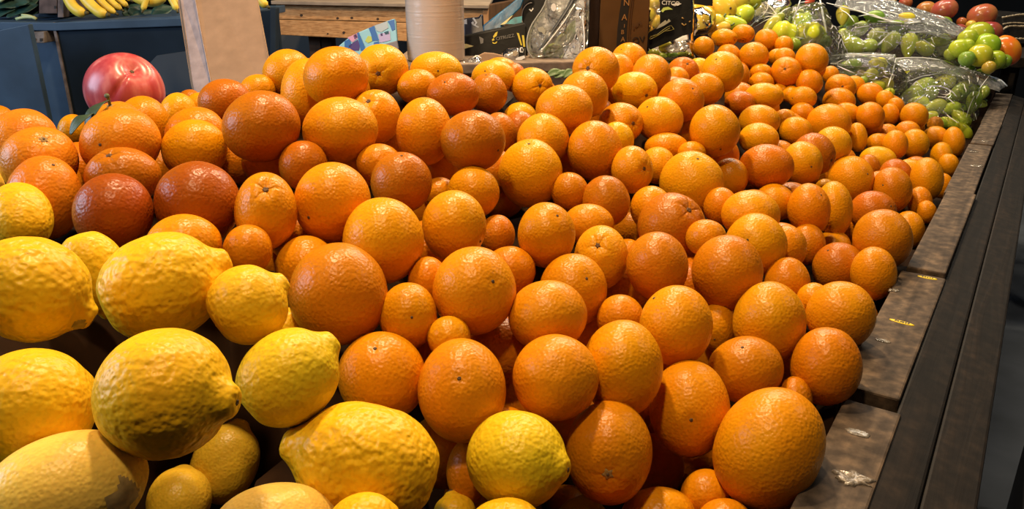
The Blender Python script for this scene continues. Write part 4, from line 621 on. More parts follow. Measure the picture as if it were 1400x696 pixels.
# ------------------------------------------------------------------ fruit builders
TONE = dict(n=(.67, .248, .002), b=(.72, .292, .003), d=(.57, .186, .002), r=(.47, .140, .003), R=(.37, .084, .004), y=(.73, .345, .005), p=(.70, .230, .008), f=(.56, .18, .002))  # p: window light, with some blush, put into the peel colour
LTONE = dict(y=(.84, .50, .012), g=(.76, .53, .016), m=(.82, .55, .075), d=(.70, .43, .025), p=(.83, .58, .09))
SCAR = flat('stem_scar', (.10, .06, .03), .7); NAVEL = flat('navel_skin', (.11, .05, .015), .6); CALYX = flat('calyx', (.30, .19, .06), .7); BRUISE = flat('lemon_bruise', (.36, .26, .10), .6, .3, .4, 120)
LEAF = flat('citrus_leaf', (.045, .075, .035), .45, .4, .3, 60); STEM = flat('fruit_stem', (.10, .12, .05), .6)

def disc(name, c, nrm, r, h, mat, parent, star=0, ragged=0, rng=None):
    R = rot_to(nrm, 0.4); V = []; n = 20; h = max(h, .0014); rings = [(1, 0), (.88, .6), (.55, 1.0), (.25, .8)]
    for q, hh in rings:
        for k in range(n):
            a = 2 * math.pi * k / n; rr = r * q * (1 + star * math.cos(5 * a)) * (1 + (ragged * rng.uniform(-1, 1) if rng is not None else 0))
            V.append(np.array(c) + R @ np.array([rr * math.cos(a), rr * math.sin(a), h * hh - .0003]))
    V.append(np.array(c) + R @ np.array([0, 0, h * .6])); fs = []
    for i in range(3):
        for k in range(n): fs.append((i * n + k, i * n + (k + 1) % n, (i + 1) * n + (k + 1) % n, (i + 1) * n + k))
    for k in range(n): fs.append((3 * n + k, 3 * n + (k + 1) % n, 4 * n))
    return mk(name, V, fs, mat, parent)

def leaf_blade(name, pts, width, mat, parent, nrm):
    C = spline(pts, 14); V = []; fs = []
    for i, p in enumerate(C):
        t = C[min(i + 1, 13)] - C[max(i - 1, 0)]; t /= np.linalg.norm(t) + 1e-9; s = np.cross(t, nrm); s /= np.linalg.norm(s) + 1e-9
        w = width * (math.sin(math.pi * min(1, (i + .6) / 14)) ** .8) * .5; up = np.array(nrm) * .25 * w
        for off, lift in ((-1, 1), (-.5, .35), (0, 0), (.5, .35), (1, 1)): V.append(p + s * w * off + up * lift)
    for i in range(13):
        for k in range(4): fs.append((i * 5 + k, i * 5 + k + 1, (i + 1) * 5 + k + 1, (i + 1) * 5 + k))
    o = mk(name, V, fs, mat, parent); md = o.modifiers.new('thick', 'SOLIDIFY'); md.thickness = .0008
    return o

def build_orange(idx, pos, E6, pole, tone, typ, det, label, grp):
    rng = np.random.default_rng(idx + 11)
    E = np.array([[E6[0], E6[1], E6[2]], [E6[1], E6[3], E6[4]], [E6[2], E6[4], E6[5]]])
    d, fs = dirs(det, det // 2)
    th = np.arccos(np.clip(d[:, 2], -1, 1)); ph = np.arctan2(d[:, 1], d[:, 0])
    r = 1 + lumps(d, rng, (1.5, 3), .018) + lumps(d, rng, (4, 8), .006)
    five = np.cos(2.5 * ph + rng.uniform(0, 6)) ** 2
    if typ == 'n':
        r += -.085 * np.exp(-(th / .20) ** 2) + .018 * np.exp(-((th - .42) / .16) ** 2) - .022 * (five ** 6) * np.exp(-((th - .25) / .35) ** 2)
    elif typ in 'cL':
        r += -.045 * np.exp(-(th / .28) ** 2) - .012 * (five ** 4) * np.exp(-((th - .2) / .3) ** 2)
    else:
        r += -.03 * np.exp(-(th / .16) ** 2)
    tb = math.pi - th
    r += -.02 * np.exp(-(tb / .22) ** 2)
    R = rot_to(pole, rng.uniform(0, 6.28))
    V = (d * r[:, None]) @ R.T @ E
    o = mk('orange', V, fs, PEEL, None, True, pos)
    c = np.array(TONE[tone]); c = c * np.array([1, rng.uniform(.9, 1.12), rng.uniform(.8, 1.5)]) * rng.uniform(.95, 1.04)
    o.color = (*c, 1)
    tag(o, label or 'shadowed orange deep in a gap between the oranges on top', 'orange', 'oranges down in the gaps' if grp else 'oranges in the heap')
    p = np.array(pole) / np.linalg.norm(pole)
    if typ != '-':
        rm = E.trace() / 3; c0 = E @ (p * (r[-2] - .004)); nr = np.linalg.inv(E) @ p
        if typ == 'n': disc('navel', c0, nr, rm * .095, rm * .05, NAVEL, o, .18, .15, rng)
        elif typ == 's': disc('stem_scar', c0, nr, rm * .045, rm * .02, SCAR, o, .1, .1, rng)
        elif typ == 'c':
            disc('calyx', c0, nr, rm * .11, rm * .03, CALYX, o, .22, .12, rng); disc('stem_scar', c0 + p * .0008, nr, rm * .035, rm * .03, SCAR, o)
        elif typ == 'L':
            w = np.array(pos); z0 = (w + c0 - CAM) @ FW
            s0 = w + c0; s1 = at(146, 131, z0 - .012); 
            tube('stem', spline([s0 - p * .004, .5 * (s0 + s1) + np.array([0, 0, .004]), s1], 7), [.0022, .002, .002, .002, .0022, .003, .0032], STEM, o, pos)
            disc('calyx', c0, nr, rm * .11, rm * .03, CALYX, o, .35)
            lf = [(at(148, 137, z0 - .012), at(134, 146, z0 - .028), at(123, 162, z0 - .036), at(117, 180, z0 - .034)), (at(128, 155, z0 - .034), at(116, 160, z0 - .045), at(105, 170, z0 - .05), at(96, 184, z0 - .052))]
            for q, (pts, wd) in enumerate(zip(lf, (.020, .020))):
                leaf_blade('leaf', [np.array(x) - pos for x in pts], wd, LEAF, o, np.array([-.35, -.6, .7]))
    return o

def build_lemon(idx, pos, LS, axis, tone, nip, knob, label):
    rng = np.random.default_rng(idx + 501)
    L, S = LS; d, fs = dirs(112, 64)
    th = np.arccos(np.clip(d[:, 2], -1, 1)); tb = math.pi - th
    x = np.cos(th); rho = np.sin(th) ** .92
    tip = .26 * nip; body = 2.0 / (2 + tip + .09)
    x = x + tip * np.exp(-(th / .30) ** 2) + .09 * np.exp(-(tb / .25) ** 2) - .05 * np.exp(-(tb / .10) ** 2) - .05 * nip * np.exp(-(th / .07) ** 2)
    rho = rho * (1 - .16 * nip * np.exp(-((th - .42) / .18) ** 2)) + .05 * nip * np.exp(-((th - .16) / .08) ** 2)
    x = x - (tip - .09) / 2
    lum = 1 + lumps(d, rng, (1.5, 3), .014) + lumps(d, rng, (6, 11), .006 * knob, 8) + lumps(d, rng, (14, 24), .0045 * knob, 14)
    ph = np.arctan2(d[:, 1], d[:, 0])
    V = np.stack([S * rho * np.cos(ph) * lum, S * rho * np.sin(ph) * lum, L * body * x * (.5 + .5 * lum)], 1)
    R = rot_to(axis, rng.uniform(0, 6.28)); V = V @ R.T
    o = mk('lemon', V, fs, LEMON_K if knob > .9 else (LEMON_M if knob > .3 else LEMON_S), None, True, pos)
    c = np.array(LTONE[tone]) * np.array([1, rng.uniform(.96, 1.04), rng.uniform(.8, 1.3)]); o.color = (*c, 1)
    tag(o, label, 'lemon', 'lemons in the heap')
    a = np.array(axis) / np.linalg.norm(axis)
    if nip > .35: disc('blossom_scar', V[-2] * .992, a, .0042 if 'dark' in label else .0022, .0016, SCAR, o, .2, .2, rng)
    if 'bruise' in label or 'dark scar' in label:
        W = V + np.array(pos) - CAM; px = 700 + F * (W @ RTV) / (W @ FW); py = 348 - F * (W @ UPV) / (W @ FW); tx, ty, pr = (172, 684, 20) if 'bruise' in label else (110, 444, 9)
        near = np.linalg.norm(W, axis=1); cs = np.hypot(px - tx, py - ty); k = int(np.argmin(cs + near * 400)); rr = pr * near[k] / F
        on = np.linalg.norm((V - V[k]) * np.array([1, 1, .75]), axis=1) < rr * (1 + .25 * np.sin(V @ np.array([310., 270, 190])))
        pf_ = [f_ for f_ in fs if all(on[i] for i in f_)]; ids = sorted({i for f_ in pf_ for i in f_}); mp_ = {i: n for n, i in enumerate(ids)}
        if pf_: mk('bruise', V[ids] * 1.006, [tuple(mp_[i] for i in f_) for f_ in pf_], BRUISE, o)
    if 'stem' in label:
        tube('stem', [V[-2] * .97, V[-2] + a * .004, V[-2] + a * .009 + np.array([.001, 0, 0])], [.003, .0022, .0026], CALYX, o)
    return o

# ------------------------------------------------------------------ setting
FLOORM = flat('aisle_floor', (.17, .18, .188), .55, .4, .35, 3)
WALLM = flat('back_wall', (.020, .024, .030), .8, .2, .2, 2)
fl = mk('floor', [(-6, -3, 0), (8, -3, 0), (8, 7.2, 0), (-6, 7.2, 0), (-6, -3, -.1), (8, -3, -.1), (8, 7.2, -.1), (-6, 7.2, -.1)],
        [(0, 1, 2, 3), (7, 6, 5, 4), (0, 4, 5, 1), (1, 5, 6, 2), (2, 6, 7, 3), (3, 7, 4, 0)], FLOORM, None, False); tag(fl, kind='structure')
wb = mk('wall_back', [(-6, 7.0, 0), (8, 7.0, 0), (8, 7.0, 3.4), (-6, 7.0, 3.4), (-6, 7.2, 0), (8, 7.2, 0), (8, 7.2, 3.4), (-6, 7.2, 3.4)],
        [(0, 1, 2, 3), (7, 6, 5, 4), (0, 4, 5, 1), (1, 5, 6, 2), (2, 6, 7, 3), (3, 7, 4, 0)], WALLM, None, False); tag(wb, kind='structure')

# ------------------------------------------------------------------ stall table
def wood(name, c0, c1, c2, scale, rough=.7, direction='U', bump=.0015):
    m, ns, ln, b = node_mat(name, c1, rough, .25)
    tc = ns.new('ShaderNodeTexCoord'); mp = ns.new('ShaderNodeMapping'); ln.new(tc.outputs['Object'], mp.inputs[0])
    if direction == 'U': mp.vector_type = 'TEXTURE'; mp.inputs['Rotation'].default_value = (0, 0, math.pi / 2 - HEAD); mp.inputs['Scale'].default_value = (14, 1, 1)
    else: mp.inputs['Scale'].default_value = direction
    n1 = N(ns, 'ShaderNodeTexNoise', Scale=scale, Detail=6.0, Distortion=.6); ln.new(mp.outputs[0], n1.inputs['Vector'])
    n2 = N(ns, 'ShaderNodeTexNoise', Scale=60.0, Detail=8.0); ln.new(tc.outputs['Object'], n2.inputs['Vector'])
    r = ramp(ns, [(.28, c0), (.5, c1), (.75, c2)]); ln.new(n1.outputs['Fac'], r.inputs[0])
    mx = N(ns, 'ShaderNodeMix', data_type='RGBA', blend_type='MULTIPLY'); mx.inputs[0].default_value = .7
    r2 = ramp(ns, [(.36, (.35, .33, .31)), (.52, (.95, .93, .9)), (.68, (1.9, 1.8, 1.65))]); ln.new(n2.outputs['Fac'], r2.inputs[0])
    mx.inputs[0].default_value = .75 if direction == 'U' else .15; ln.new(r.outputs[0], mx.inputs[6]); ln.new(r2.outputs[0], mx.inputs[7]); ln.new(mx.outputs[2], b.inputs['Base Color'])
    bp = N(ns, 'ShaderNodeBump', Strength=.7, Distance=bump); ln.new(n1.outputs['Fac'], bp.inputs['Height']); ln.new(bp.outputs[0], b.inputs['Normal'])
    return m
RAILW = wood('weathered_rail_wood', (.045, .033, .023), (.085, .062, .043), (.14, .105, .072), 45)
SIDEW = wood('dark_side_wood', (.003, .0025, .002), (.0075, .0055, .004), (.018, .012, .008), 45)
BEDM = flat('bed_lining', (.022, .010, .004), .9, .1, .3, 25)  # warm dark brown standing for shadowed fruit in the gaps
BH = np.array([[int(x) for x in ln.split()] for ln in BED_H.split('\n')]) / 1000.0
def bedz(x, y):
    u = x * UA[0] + y * UA[1]; v = x * VA[0] + y * VA[1]
    i = min(max((u - BED_U0) / BED_D, 0), BED_NU - 1.001); j = min(max((v - BED_V0) / BED_D, 0), BED_NV - 1.001)
    a, b = int(i), int(j); s, t = i - a, j - b
    return BH[a, b] * (1 - s) * (1 - t) + BH[a + 1, b] * s * (1 - t) + BH[a, b + 1] * (1 - s) * t + BH[a + 1, b + 1] * s * t
table = empty('stall_table', uvp(1.6, .8, 0), 'long dark wooden market stall table under the fruit, weathered rail on its aisle side', 'table')
TO = np.array(table.location)
V = []; fs = []
for i in range(BED_NU):
    for j in range(BED_NV): V.append(uvp(BED_U0 + i * BED_D, BED_V0 + j * BED_D, BH[i, j]))
nb = len(V)
for i in range(BED_NU):
    for j in range(BED_NV): V.append(uvp(BED_U0 + i * BED_D, BED_V0 + j * BED_D, .60))
g = lambda i, j: i * BED_NV + j
def keep(i, j):     # the table top stops where the goods behind it stand on furniture of their own
    p = uvp(BED_U0 + (i + .5) * BED_D, BED_V0 + (j + .5) * BED_D, 1.0); dz = (p - CAM) @ FW
    if dz < .3: return True
    k = p[0] / dz
    if k > .248: return BED_V0 + j * BED_D < 1.02 and BED_U0 + (i + 1) * BED_D <= 3.42
    return dz < np.interp(k, [-1, -.667, -.095, .092, .112, .245], [1.46, 1.46, 1.50, 1.60, 1.72, 1.88])
KEEP = {(i, j) for i in range(BED_NU - 1) for j in range(BED_NV - 1) if keep(i, j)}
for (i, j) in KEEP:
    fs.append((g(i, j), g(i + 1, j), g(i + 1, j + 1), g(i, j + 1))); fs.append((nb + g(i, j), nb + g(i, j + 1), nb + g(i + 1, j + 1), nb + g(i + 1, j)))
    for (di, dj, p, q) in ((-1, 0, g(i, j), g(i, j + 1)), (1, 0, g(i + 1, j + 1), g(i + 1, j)), (0, -1, g(i + 1, j), g(i, j)), (0, 1, g(i, j + 1), g(i + 1, j + 1))):
        if (i + di, j + dj) not in KEEP: fs.append((p, q, nb + q, nb + p))
us_ = sorted({k for f_ in fs for k in f_}); mpi = {k: n for n, k in enumerate(us_)}; V = [V[k] for k in us_]; fs = [tuple(mpi[k] for k in f_) for f_ in fs]
bed = mk('display_bed', rel(V, TO), fs, BEDM, table, True)
def ubox(name, u0, u1, v0, v1, z0, z1, mat, parent, org, bev=.002, skew=0.0, tilt=0.0):
    c = [uvp(u0, v0 + skew, z1), uvp(u1, v0 - skew, z1), uvp(u1, v1 - skew, z1 + tilt), uvp(u0, v1 + skew, z1 + tilt)]
    return prism(name, c, (0, 0, z0 - z1), mat, parent, org, bev)
for k, (u0, u1, va, vb, zt, sk) in enumerate([(-.3, .812, .047, .104, .898, .0), (.838, 1.256, .052, .114, .900, .001), (1.262, 1.782, .052, .106, .906, .001),
                                       (1.790, 2.352, .056, .110, .900, .0), (2.358, 2.72, .053, .106, .903, .001), (2.726, 3.42, .053, .108, .899, .0)]):
    ubox('rail_board', u0, u1, va, vb, zt - .05, zt, RAILW, table, TO, .0025, sk)
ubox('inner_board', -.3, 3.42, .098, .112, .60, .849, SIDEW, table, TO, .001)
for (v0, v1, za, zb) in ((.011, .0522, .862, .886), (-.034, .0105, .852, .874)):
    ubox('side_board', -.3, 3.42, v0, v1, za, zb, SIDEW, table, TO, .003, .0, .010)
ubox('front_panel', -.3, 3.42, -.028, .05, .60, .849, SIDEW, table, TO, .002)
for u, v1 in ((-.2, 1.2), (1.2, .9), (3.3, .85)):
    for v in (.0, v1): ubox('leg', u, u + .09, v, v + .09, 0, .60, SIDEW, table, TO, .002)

# stickers and torn film left on the rail
YEL = flat('yellow_sticker', (.80, .62, .02), .4); INK = flat('sticker_ink', (.10, .07, .01), .5); CLR = flat('clear_sticker', (.17, .155, .13), .2, .6, .5, 400); CLR2 = flat('torn_film', (.19, .165, .135), .2, .6, .6, 220, .002)
def on_rail(px, py, z): 
    d = at(px, py, 1.0) - CAM; t = (z - CAM[2]) / d[2]; return CAM + d * t
def sticker(name, px, py, zt, a, b, ang, mat, label, cat, ring=False, ragged=0, marks=0):
    c = on_rail(px, py, zt); n = 28; rng = random.Random(int(px)); V = []; fs = []
    ca, sa = math.cos(ang), math.sin(ang)
    def pt(r, t, h): 
        x, y = a * r * math.cos(t), b * r * math.sin(t); w = UA * (x * sa + y * ca) - VA * (x * ca - y * sa); return np.array([w[0], w[1], h])
    rr = [1 + (rng.uniform(-ragged, ragged)) for _ in range(n)]
    for q, h in ((1, -.0002), (1, .0006), (.8, .0010 + ragged * .001), (.45, .0007)):
        for k in range(n): V.append(pt(q * rr[k], 2 * math.pi * k / n, h + ragged * rng.uniform(0, .006) * (q < 1)))
    V.append(pt(0, 0, .0007))
    for i in range(3):
        for k in range(n): fs.append((i * n + k, i * n + (k + 1) % n, (i + 1) * n + (k + 1) % n, (i + 1) * n + k))
    for k in range(n): fs.append((3 * n + k, 3 * n + (k + 1) % n, 4 * n))
    o = mk(name, V, fs, mat, None, True, c); tag(o, label, cat)
    if marks:
        for k in range(marks):
            x = (k - (marks - 1) / 2) * a * 1.25 / marks
            w0 = UA * (x * sa) - VA * (x * ca); w0 = np.array([w0[0], w0[1], .0012]); hu = b * rng.uniform(.35, .6); wd = a * .07
            dx = UA * sa - VA * ca; dy = UA * ca + VA * sa
            j = rng.uniform(-.3, .3) * wd * 2
            prism('print', [w0 - dx * wd - dy * hu, w0 + dx * wd - dy * hu, w0 + dx * (wd + j) + dy * hu, w0 - dx * (wd - j) + dy * hu], (0, 0, -.0006), INK, o)
    return o
sticker('sticker', 1233, 441, .900, .0155, .0042, -.12, YEL, 'oval yellow sticker with dark print in the middle of the second rail board', 'sticker', marks=6)
sticker('sticker', 1268, 380, .900, .0135, .0042, .0, YEL, 'yellow sticker tucked against the joint at the far end of the board', 'sticker', marks=5)
sticker('sticker', 1207, 466, .900, .0095, .0050, -.05, CLR, 'clear oval sticker just below the yellow oval one', 'sticker')
sticker('sticker', 1172, 592, .898, .0118, .0062, -.05, CLR, 'clear curled oval sticker on the nearest rail board', 'sticker', ragged=.12)
sticker('torn_label', 1166, 655, .898, .016, .011, .3, CLR2, 'torn crumpled label scrap at the bottom of the nearest rail board', 'label', ragged=.35)
sticker('sticker', 1222, 398, .900, .0075, .0045, .3, CLR, 'small torn white sticker at the inner edge of the board above the yellow oval', 'sticker', ragged=.3)
sticker('sticker', 1335, 227, .900, .013, .010, .2, CLR, 'curled clear sticker on the fourth rail board', 'sticker', ragged=.15)
sticker('sticker', 1331, 208, .900, .010, .003, .1, CLR, 'narrow clear sticker above the curled one on the fourth rail board', 'sticker', ragged=.2)
sticker('sticker', 1347, 193, .903, .009, .009, .0, CLR, 'squarish white sticker at the near end of the fifth rail board', 'sticker', ragged=.1)

# ------------------------------------------------------------------ the fruit
for i, row in enumerate(FRUIT):
    if row[0] == 'o': build_orange(i, np.array(row[1]), row[2], row[3], row[4], row[5], row[6], row[7], row[8])
    else: build_lemon(i, np.array(row[1]), row[2], row[3], row[4], row[5], row[6], row[7])

# ------------------------------------------------------------------ pink fruit on the heap
PINK, ns, ln, b = node_mat('pink_fruit_skin', (.6, .1, .08), .30, .5)
tc = ns.new('ShaderNodeTexCoord'); mp = ns.new('ShaderNodeMapping'); mp.inputs['Scale'].default_value = (1, 1, .25); ln.new(tc.outputs['Object'], mp.inputs[0])
t = N(ns, 'ShaderNodeTexNoise', Scale=55.0, Detail=3.0); ln.new(mp.outputs[0], t.inputs['Vector'])
r = ramp(ns, [(.34, (.40, .045, .055)), (.55, (.50, .085, .090)), (.75, (.66, .22, .20))]); ln.new(t.outputs['Fac'], r.inputs[0]); ln.new(r.outputs[0], b.inputs['Base Color'])
def pome(name, pos, rx, rz, pole, mat, label, cat, group=None, crease=0.0, dent=.16, seed=1, det=64, lob=0.0):
    rng = np.random.default_rng(seed); d, fs = dirs(det, det // 2)
    th = np.arccos(np.clip(d[:, 2], -1, 1)); ph = np.arctan2(d[:, 1], d[:, 0])
    q = 1 + lumps(d, rng, (1.5, 3), .014) - dent * np.exp(-(th / .30) ** 2) - .05 * np.exp(-((math.pi - th) / .3) ** 2)
    q -= crease * np.exp(-((np.abs(ph)) / .22) ** 2) * np.sin(th) ** .7 * (d[:, 2] > -.5)
    q += lob * np.cos(5 * ph) * np.sin(th)
    V = d * q[:, None] * np.array([rx, rx, rz]); R = rot_to(pole, 2.2 if crease else rng.uniform(0, 6))
    o = mk(name, V @ R.T, fs, mat, None, True, pos); tag(o, label, cat, group)
    p = np.array(pole) / np.linalg.norm(pole); h = rz * (1 - dent)
    tube('stem', [p * (h - .004), p * (h + .003), p * (h + .008) + np.array([.001, 0, 0])], [.0022, .0018, .002], SCAR, o, seg=8)
    return o
pz = 1.31; pc = at(171, 124, pz); prr = 51 * pz / F
rng = np.random.default_rng(3); d, fs = dirs(96, 56); th = np.arccos(np.clip(d[:, 2], -1, 1)); ph = np.arctan2(d[:, 1], d[:, 0])
q = 1 + lumps(d, rng, (1.5, 3), .012) - .20 * np.exp(-(th / .24) ** 2) + .03 * np.exp(-((th - .55) / .25) ** 2) - .06 * np.exp(-(ph / .12) ** 2) * np.exp(-((th - .75) / .6) ** 2)
vd = (pc - CAM) / np.linalg.norm(pc - CAM); vr = np.cross(vd, [0, 0, 1]); vr /= np.linalg.norm(vr); vu = np.cross(vr, vd); zz = .31 * vr + .60 * vu - .74 * vd; zz /= np.linalg.norm(zz); xx = -.62 * vr - .78 * vu; xx -= (xx @ zz) * zz; xx /= np.linalg.norm(xx)
RP = np.stack([xx, np.cross(zz, xx), zz], 1)
pf = mk('pink_fruit', (d * q[:, None] * prr * np.array([1, 1, .95])) @ RP.T, fs, PINK, None, True, pc)
tag(pf, 'large pink-red fruit with a crease and dark dimple, atop the oranges at left', 'fruit')
disc('stem_scar', zz * prr * .755, zz, .0042, .003, SCAR, pf, .25, .2, rng)

# ------------------------------------------------------------------ navy display bin with bananas, at the back left
NAVY = flat('navy_paint', (.009, .017, .029), .75, .12, .25, 8); NAVY2 = flat('navy_paint_pale', (.030, .058, .100), .55, .35, .25, 10)  # NAVY2: paler, bluer navy on the left panels and top board
EDGE = flat('worn_edge', (.16, .13, .12), .7, .3, .4, 60); GREYW = flat('grey_wood_block', (.13, .11, .10), .8, .2, .4, 60); HOLE = flat('screw_hole', (.012, .01, .01), .8)
def drop(pts, zb): return [np.array([p[0], p[1], zb]) for p in pts]
def vpanel(name, top, zb, thick, mat, parent, org, bev=.002):
    """upright board: top edge given as 3-D points, going straight down to height zb"""
    a, bq = top[0], top[-1]; t = (bq - a) * np.array([1, 1, 0]); nrm = np.array([-t[1], t[0], 0]); nrm /= np.linalg.norm(nrm)
    if nrm[1] < 0: nrm = -nrm
    return prism(name, list(top) + drop(top, zb)[::-1], nrm * thick, mat, parent, org, bev)
BZ = 1.95
bo = at(200, 30, BZ); bo[2] = 0
bin_ = empty('display_bin', bo, 'navy painted wooden bin holding bananas, behind the heap at the left', 'bin')
vpanel('front_panel', [at(73, 30, BZ), at(160, 28, BZ), at(250, 24, BZ), at(356, 15, BZ), at(378, 13, BZ)], 0, .02, NAVY, bin_, bo)
vpanel('side_strip', [at(-40, 30, 1.99), at(74, 31, 1.99)], 0, .02, NAVY2, bin_, bo)
vpanel('door_panel', [at(-60, 52, 1.82), at(0, 41, 1.82), at(39, 33, 1.82)], 0, .02, NAVY2, bin_, bo)
vpanel('corner_strip', [at(70.5, 31, BZ - .004), at(74.5, 30.5, BZ - .004)], 0, .012, EDGE, bin_, bo, .001)
blk = prism('bracket', pxpoly([(41, 44), (60.5, 43), (60.5, 59), (41, 58.5)], 1.94), (0, .05, 0), GREYW, bin_, bo, .002)
for hx in (47, 56): prism('screw_hole', pxpoly([(hx - 1.8, 52.5), (hx + 1.8, 52.5), (hx + 1.8, 56), (hx - 1.8, 56)], 1.938), (0, .004, 0), HOLE, blk, bo)
binz = at(150, 27.5, BZ)[2]
prism('top_board', [at(-60, 29.5, BZ + .005), at(75, 31, BZ - .006), at(250, 24.5, BZ - .006), at(330, 17, BZ)] + [at(330, 17, BZ) + np.array([0, .4, 0]), at(-60, 29.5, BZ) + np.array([0, .4, 0])], (0, 0, -.02), NAVY2, bin_, bo, .002)
prism('corner_post', pxpoly([(369, 10), (377.5, 11), (377.5, 120), (369, 120)], BZ - .012), (0, .03, 0), NAVY, bin_, bo, .002)
prism('shadow_patch', pxpoly([(203, 88), (214, 76), (262, 69), (262, 130), (203, 130)], BZ - .004), (0, .01, 0), flat('bin_shadow', (.012, .02, .032), .7), bin_, bo, .001)  # dark patch painted as a shadow on the bin front

BAN, ns, ln, b = node_mat('banana_skin', (.8, .55, .05), .42, .4)
tc = ns.new('ShaderNodeTexCoord'); t = N(ns, 'ShaderNodeTexNoise', Scale=22.0, Detail=3.0); ln.new(tc.outputs['Object'], t.inputs['Vector'])
r = ramp(ns, [(.3, (.66, .46, .035)), (.6, (.80, .60, .08)), (.8, (.84, .66, .14))]); ln.new(t.outputs['Fac'], r.inputs[0]); ln.new(r.outputs[0], b.inputs['Base Color'])
BTIP = flat('banana_tip', (.09, .07, .02), .7)
def bunch(label, specs, z0):
    org = at(*specs[0][0][-1], z0); root = empty('banana_bunch', org, label, 'bananas', 'bananas on the navy bin')
    for k, (pts, rpx, dz) in enumerate(specs):
        C = spline([at(x, y - 3.4, z0 + dz) for x, y in pts], 16); rr = rpx * z0 / F
        rad = [rr * (1 - .55 * abs(2 * i / 15 - 1) ** 6) for i in range(16)]; rad[-1] *= .45; rad[-2] *= .8
        bn = tube('banana', C, rad, BAN, root, org, 10)
        e = C[-1] - C[-3]; e /= np.linalg.norm(e); tube('tip', [C[-1] - e * .002, C[-1] + e * .006], [rr * .42, rr * .3], BTIP, bn, org, 8)
    return root
bunch('yellow banana bunch at the left end of the navy bin, tips downwards', [
    ([(92, -22), (92, -4), (98, 10), (108, 19), (118, 21)], 7.5, .0), ([(108, -22), (113, -4), (124, 10), (136, 20), (147, 23.5)], 7.5, .01),
    ([(126, -18), (133, -2), (145, 12), (159, 22)], 5.0, .03), ([(138, -18), (146, -2), (156, 9), (167, 17)], 4.6, .05),
    ([(150, -16), (158, -2), (167, 6), (175, 13)], 4.4, .07), ([(162, -14), (171, -4), (180, 4)], 4.6, .08)], 1.97)
bunch('yellow bananas lying flat on the navy bin left of the cardboard', [
    ([(176, -14), (188, 0), (203, 5), (216, 3), (228, -6)], 7.5, .02), ([(203, -6), (199, 6), (195, 18)], 4.0, .0), ([(212, -12), (222, -4), (232, -6)], 5, .06)], 1.98)
bunch('banana tips hanging beside the left edge of the cardboard', [([(226, -14), (233, 0), (238, 9), (242, 18)], 4.6, -.02), ([(238, -14), (240, 0), (246, 10)], 4.2, .01)], 1.97)
bunch('banana end showing right of the cardboard, over the navy bin', [([(338, -14), (350, -4), (358, 6), (366, 12.5)], 6.0, .02)], 1.97)
DKLEAF = flat('dark_leaf', (.018, .055, .045), .5, .4, .4, 40); PALE = flat('pale_stalk', (.42, .46, .22), .5)
gro = at(20, 27, 2.02); greens = empty('leafy_greens', gro, 'dark leafy greens with pale stalks on the navy bin, at the top left corner', 'greens')
rg = random.Random(4)
for k, (a, bq, c, w) in enumerate([((-8, 26), (8, 14), (26, 8), .035), ((-10, 12), (12, 6), (40, 2), .04), ((10, 24), (30, 14), (52, 6), .034), ((-6, 4), (16, -4), (46, -6), .04), ((18, 26), (36, 20), (52, 16), .028), ((-10, 20), (0, 12), (14, 16), .03), ((24, 8), (38, 4), (52, -2), .034)]):
    leaf_blade('leaf', rel([at(*a, 2.02), at(*bq, 2.04 + .008 * k), at(*c, 2.06 + .008 * k)], gro), w, DKLEAF, greens, np.array([rg.uniform(-.3, .3), -.8, .5]))
for a, bq in (((22, 26), (48, 24)), ((30, 21), (50, 26)), ((0, 2), (14, -4))): tube('stalk', spline([at(*a, 2.0), at((a[0] + bq[0]) / 2, (a[1] + bq[1]) / 2 - 1.5, 2.0), at(*bq, 2.0)], 6), [.004] * 6, PALE, greens, gro, 8)
lo = at(195, 20, 2.06); und = empty('banana_leaves', lo, 'dark green leaves tucked under the bananas on the navy bin', 'leaves')
for a, bq, c in (((168, 20), (184, 14), (200, 8)), ((180, 24), (196, 22), (214, 16)), ((208, 22), (222, 14), (236, 10)), ((176, 12), (190, 20), (206, 22))):
    leaf_blade('leaf', rel([at(*a, 2.03), at(*bq, 2.05), at(*c, 2.07)], lo), .036, DKLEAF, und, np.array([.1, -.8, .5]))
CRW = flat('brown_crate_wood', (.085, .06, .055), .8, .2, .35, 40)
co = at(66, 26, 2.0); cr = empty('wooden_crate', co, 'small brown wooden crate between the greens and the bananas', 'crate')
cb = prism('end_board', pxpoly([(53, -20), (78, -20), (78, 18.5), (53, 18.5)], 2.0), (0, .25, 0), CRW, cr, co, .002)
prism('nail_hole', pxpoly([(74, 8), (77, 8), (77, 11.5), (74, 11.5)], 1.999), (0, .003, 0), HOLE, cr, co)
prism('corner_post', pxpoly([(78.5, -20), (87, -20), (87, 24), (78.5, 24)], 1.985), (0, .03, 0), flat('crate_post', (.11, .085, .08), .8, .2, .3, 40), cr, co, .002)
prism('bottom_slat', pxpoly([(52, 19.5), (79, 19.5), (79, 23.5), (52, 23.5)], 2.02), (0, .2, 0), NAVY, cr, co, .002)

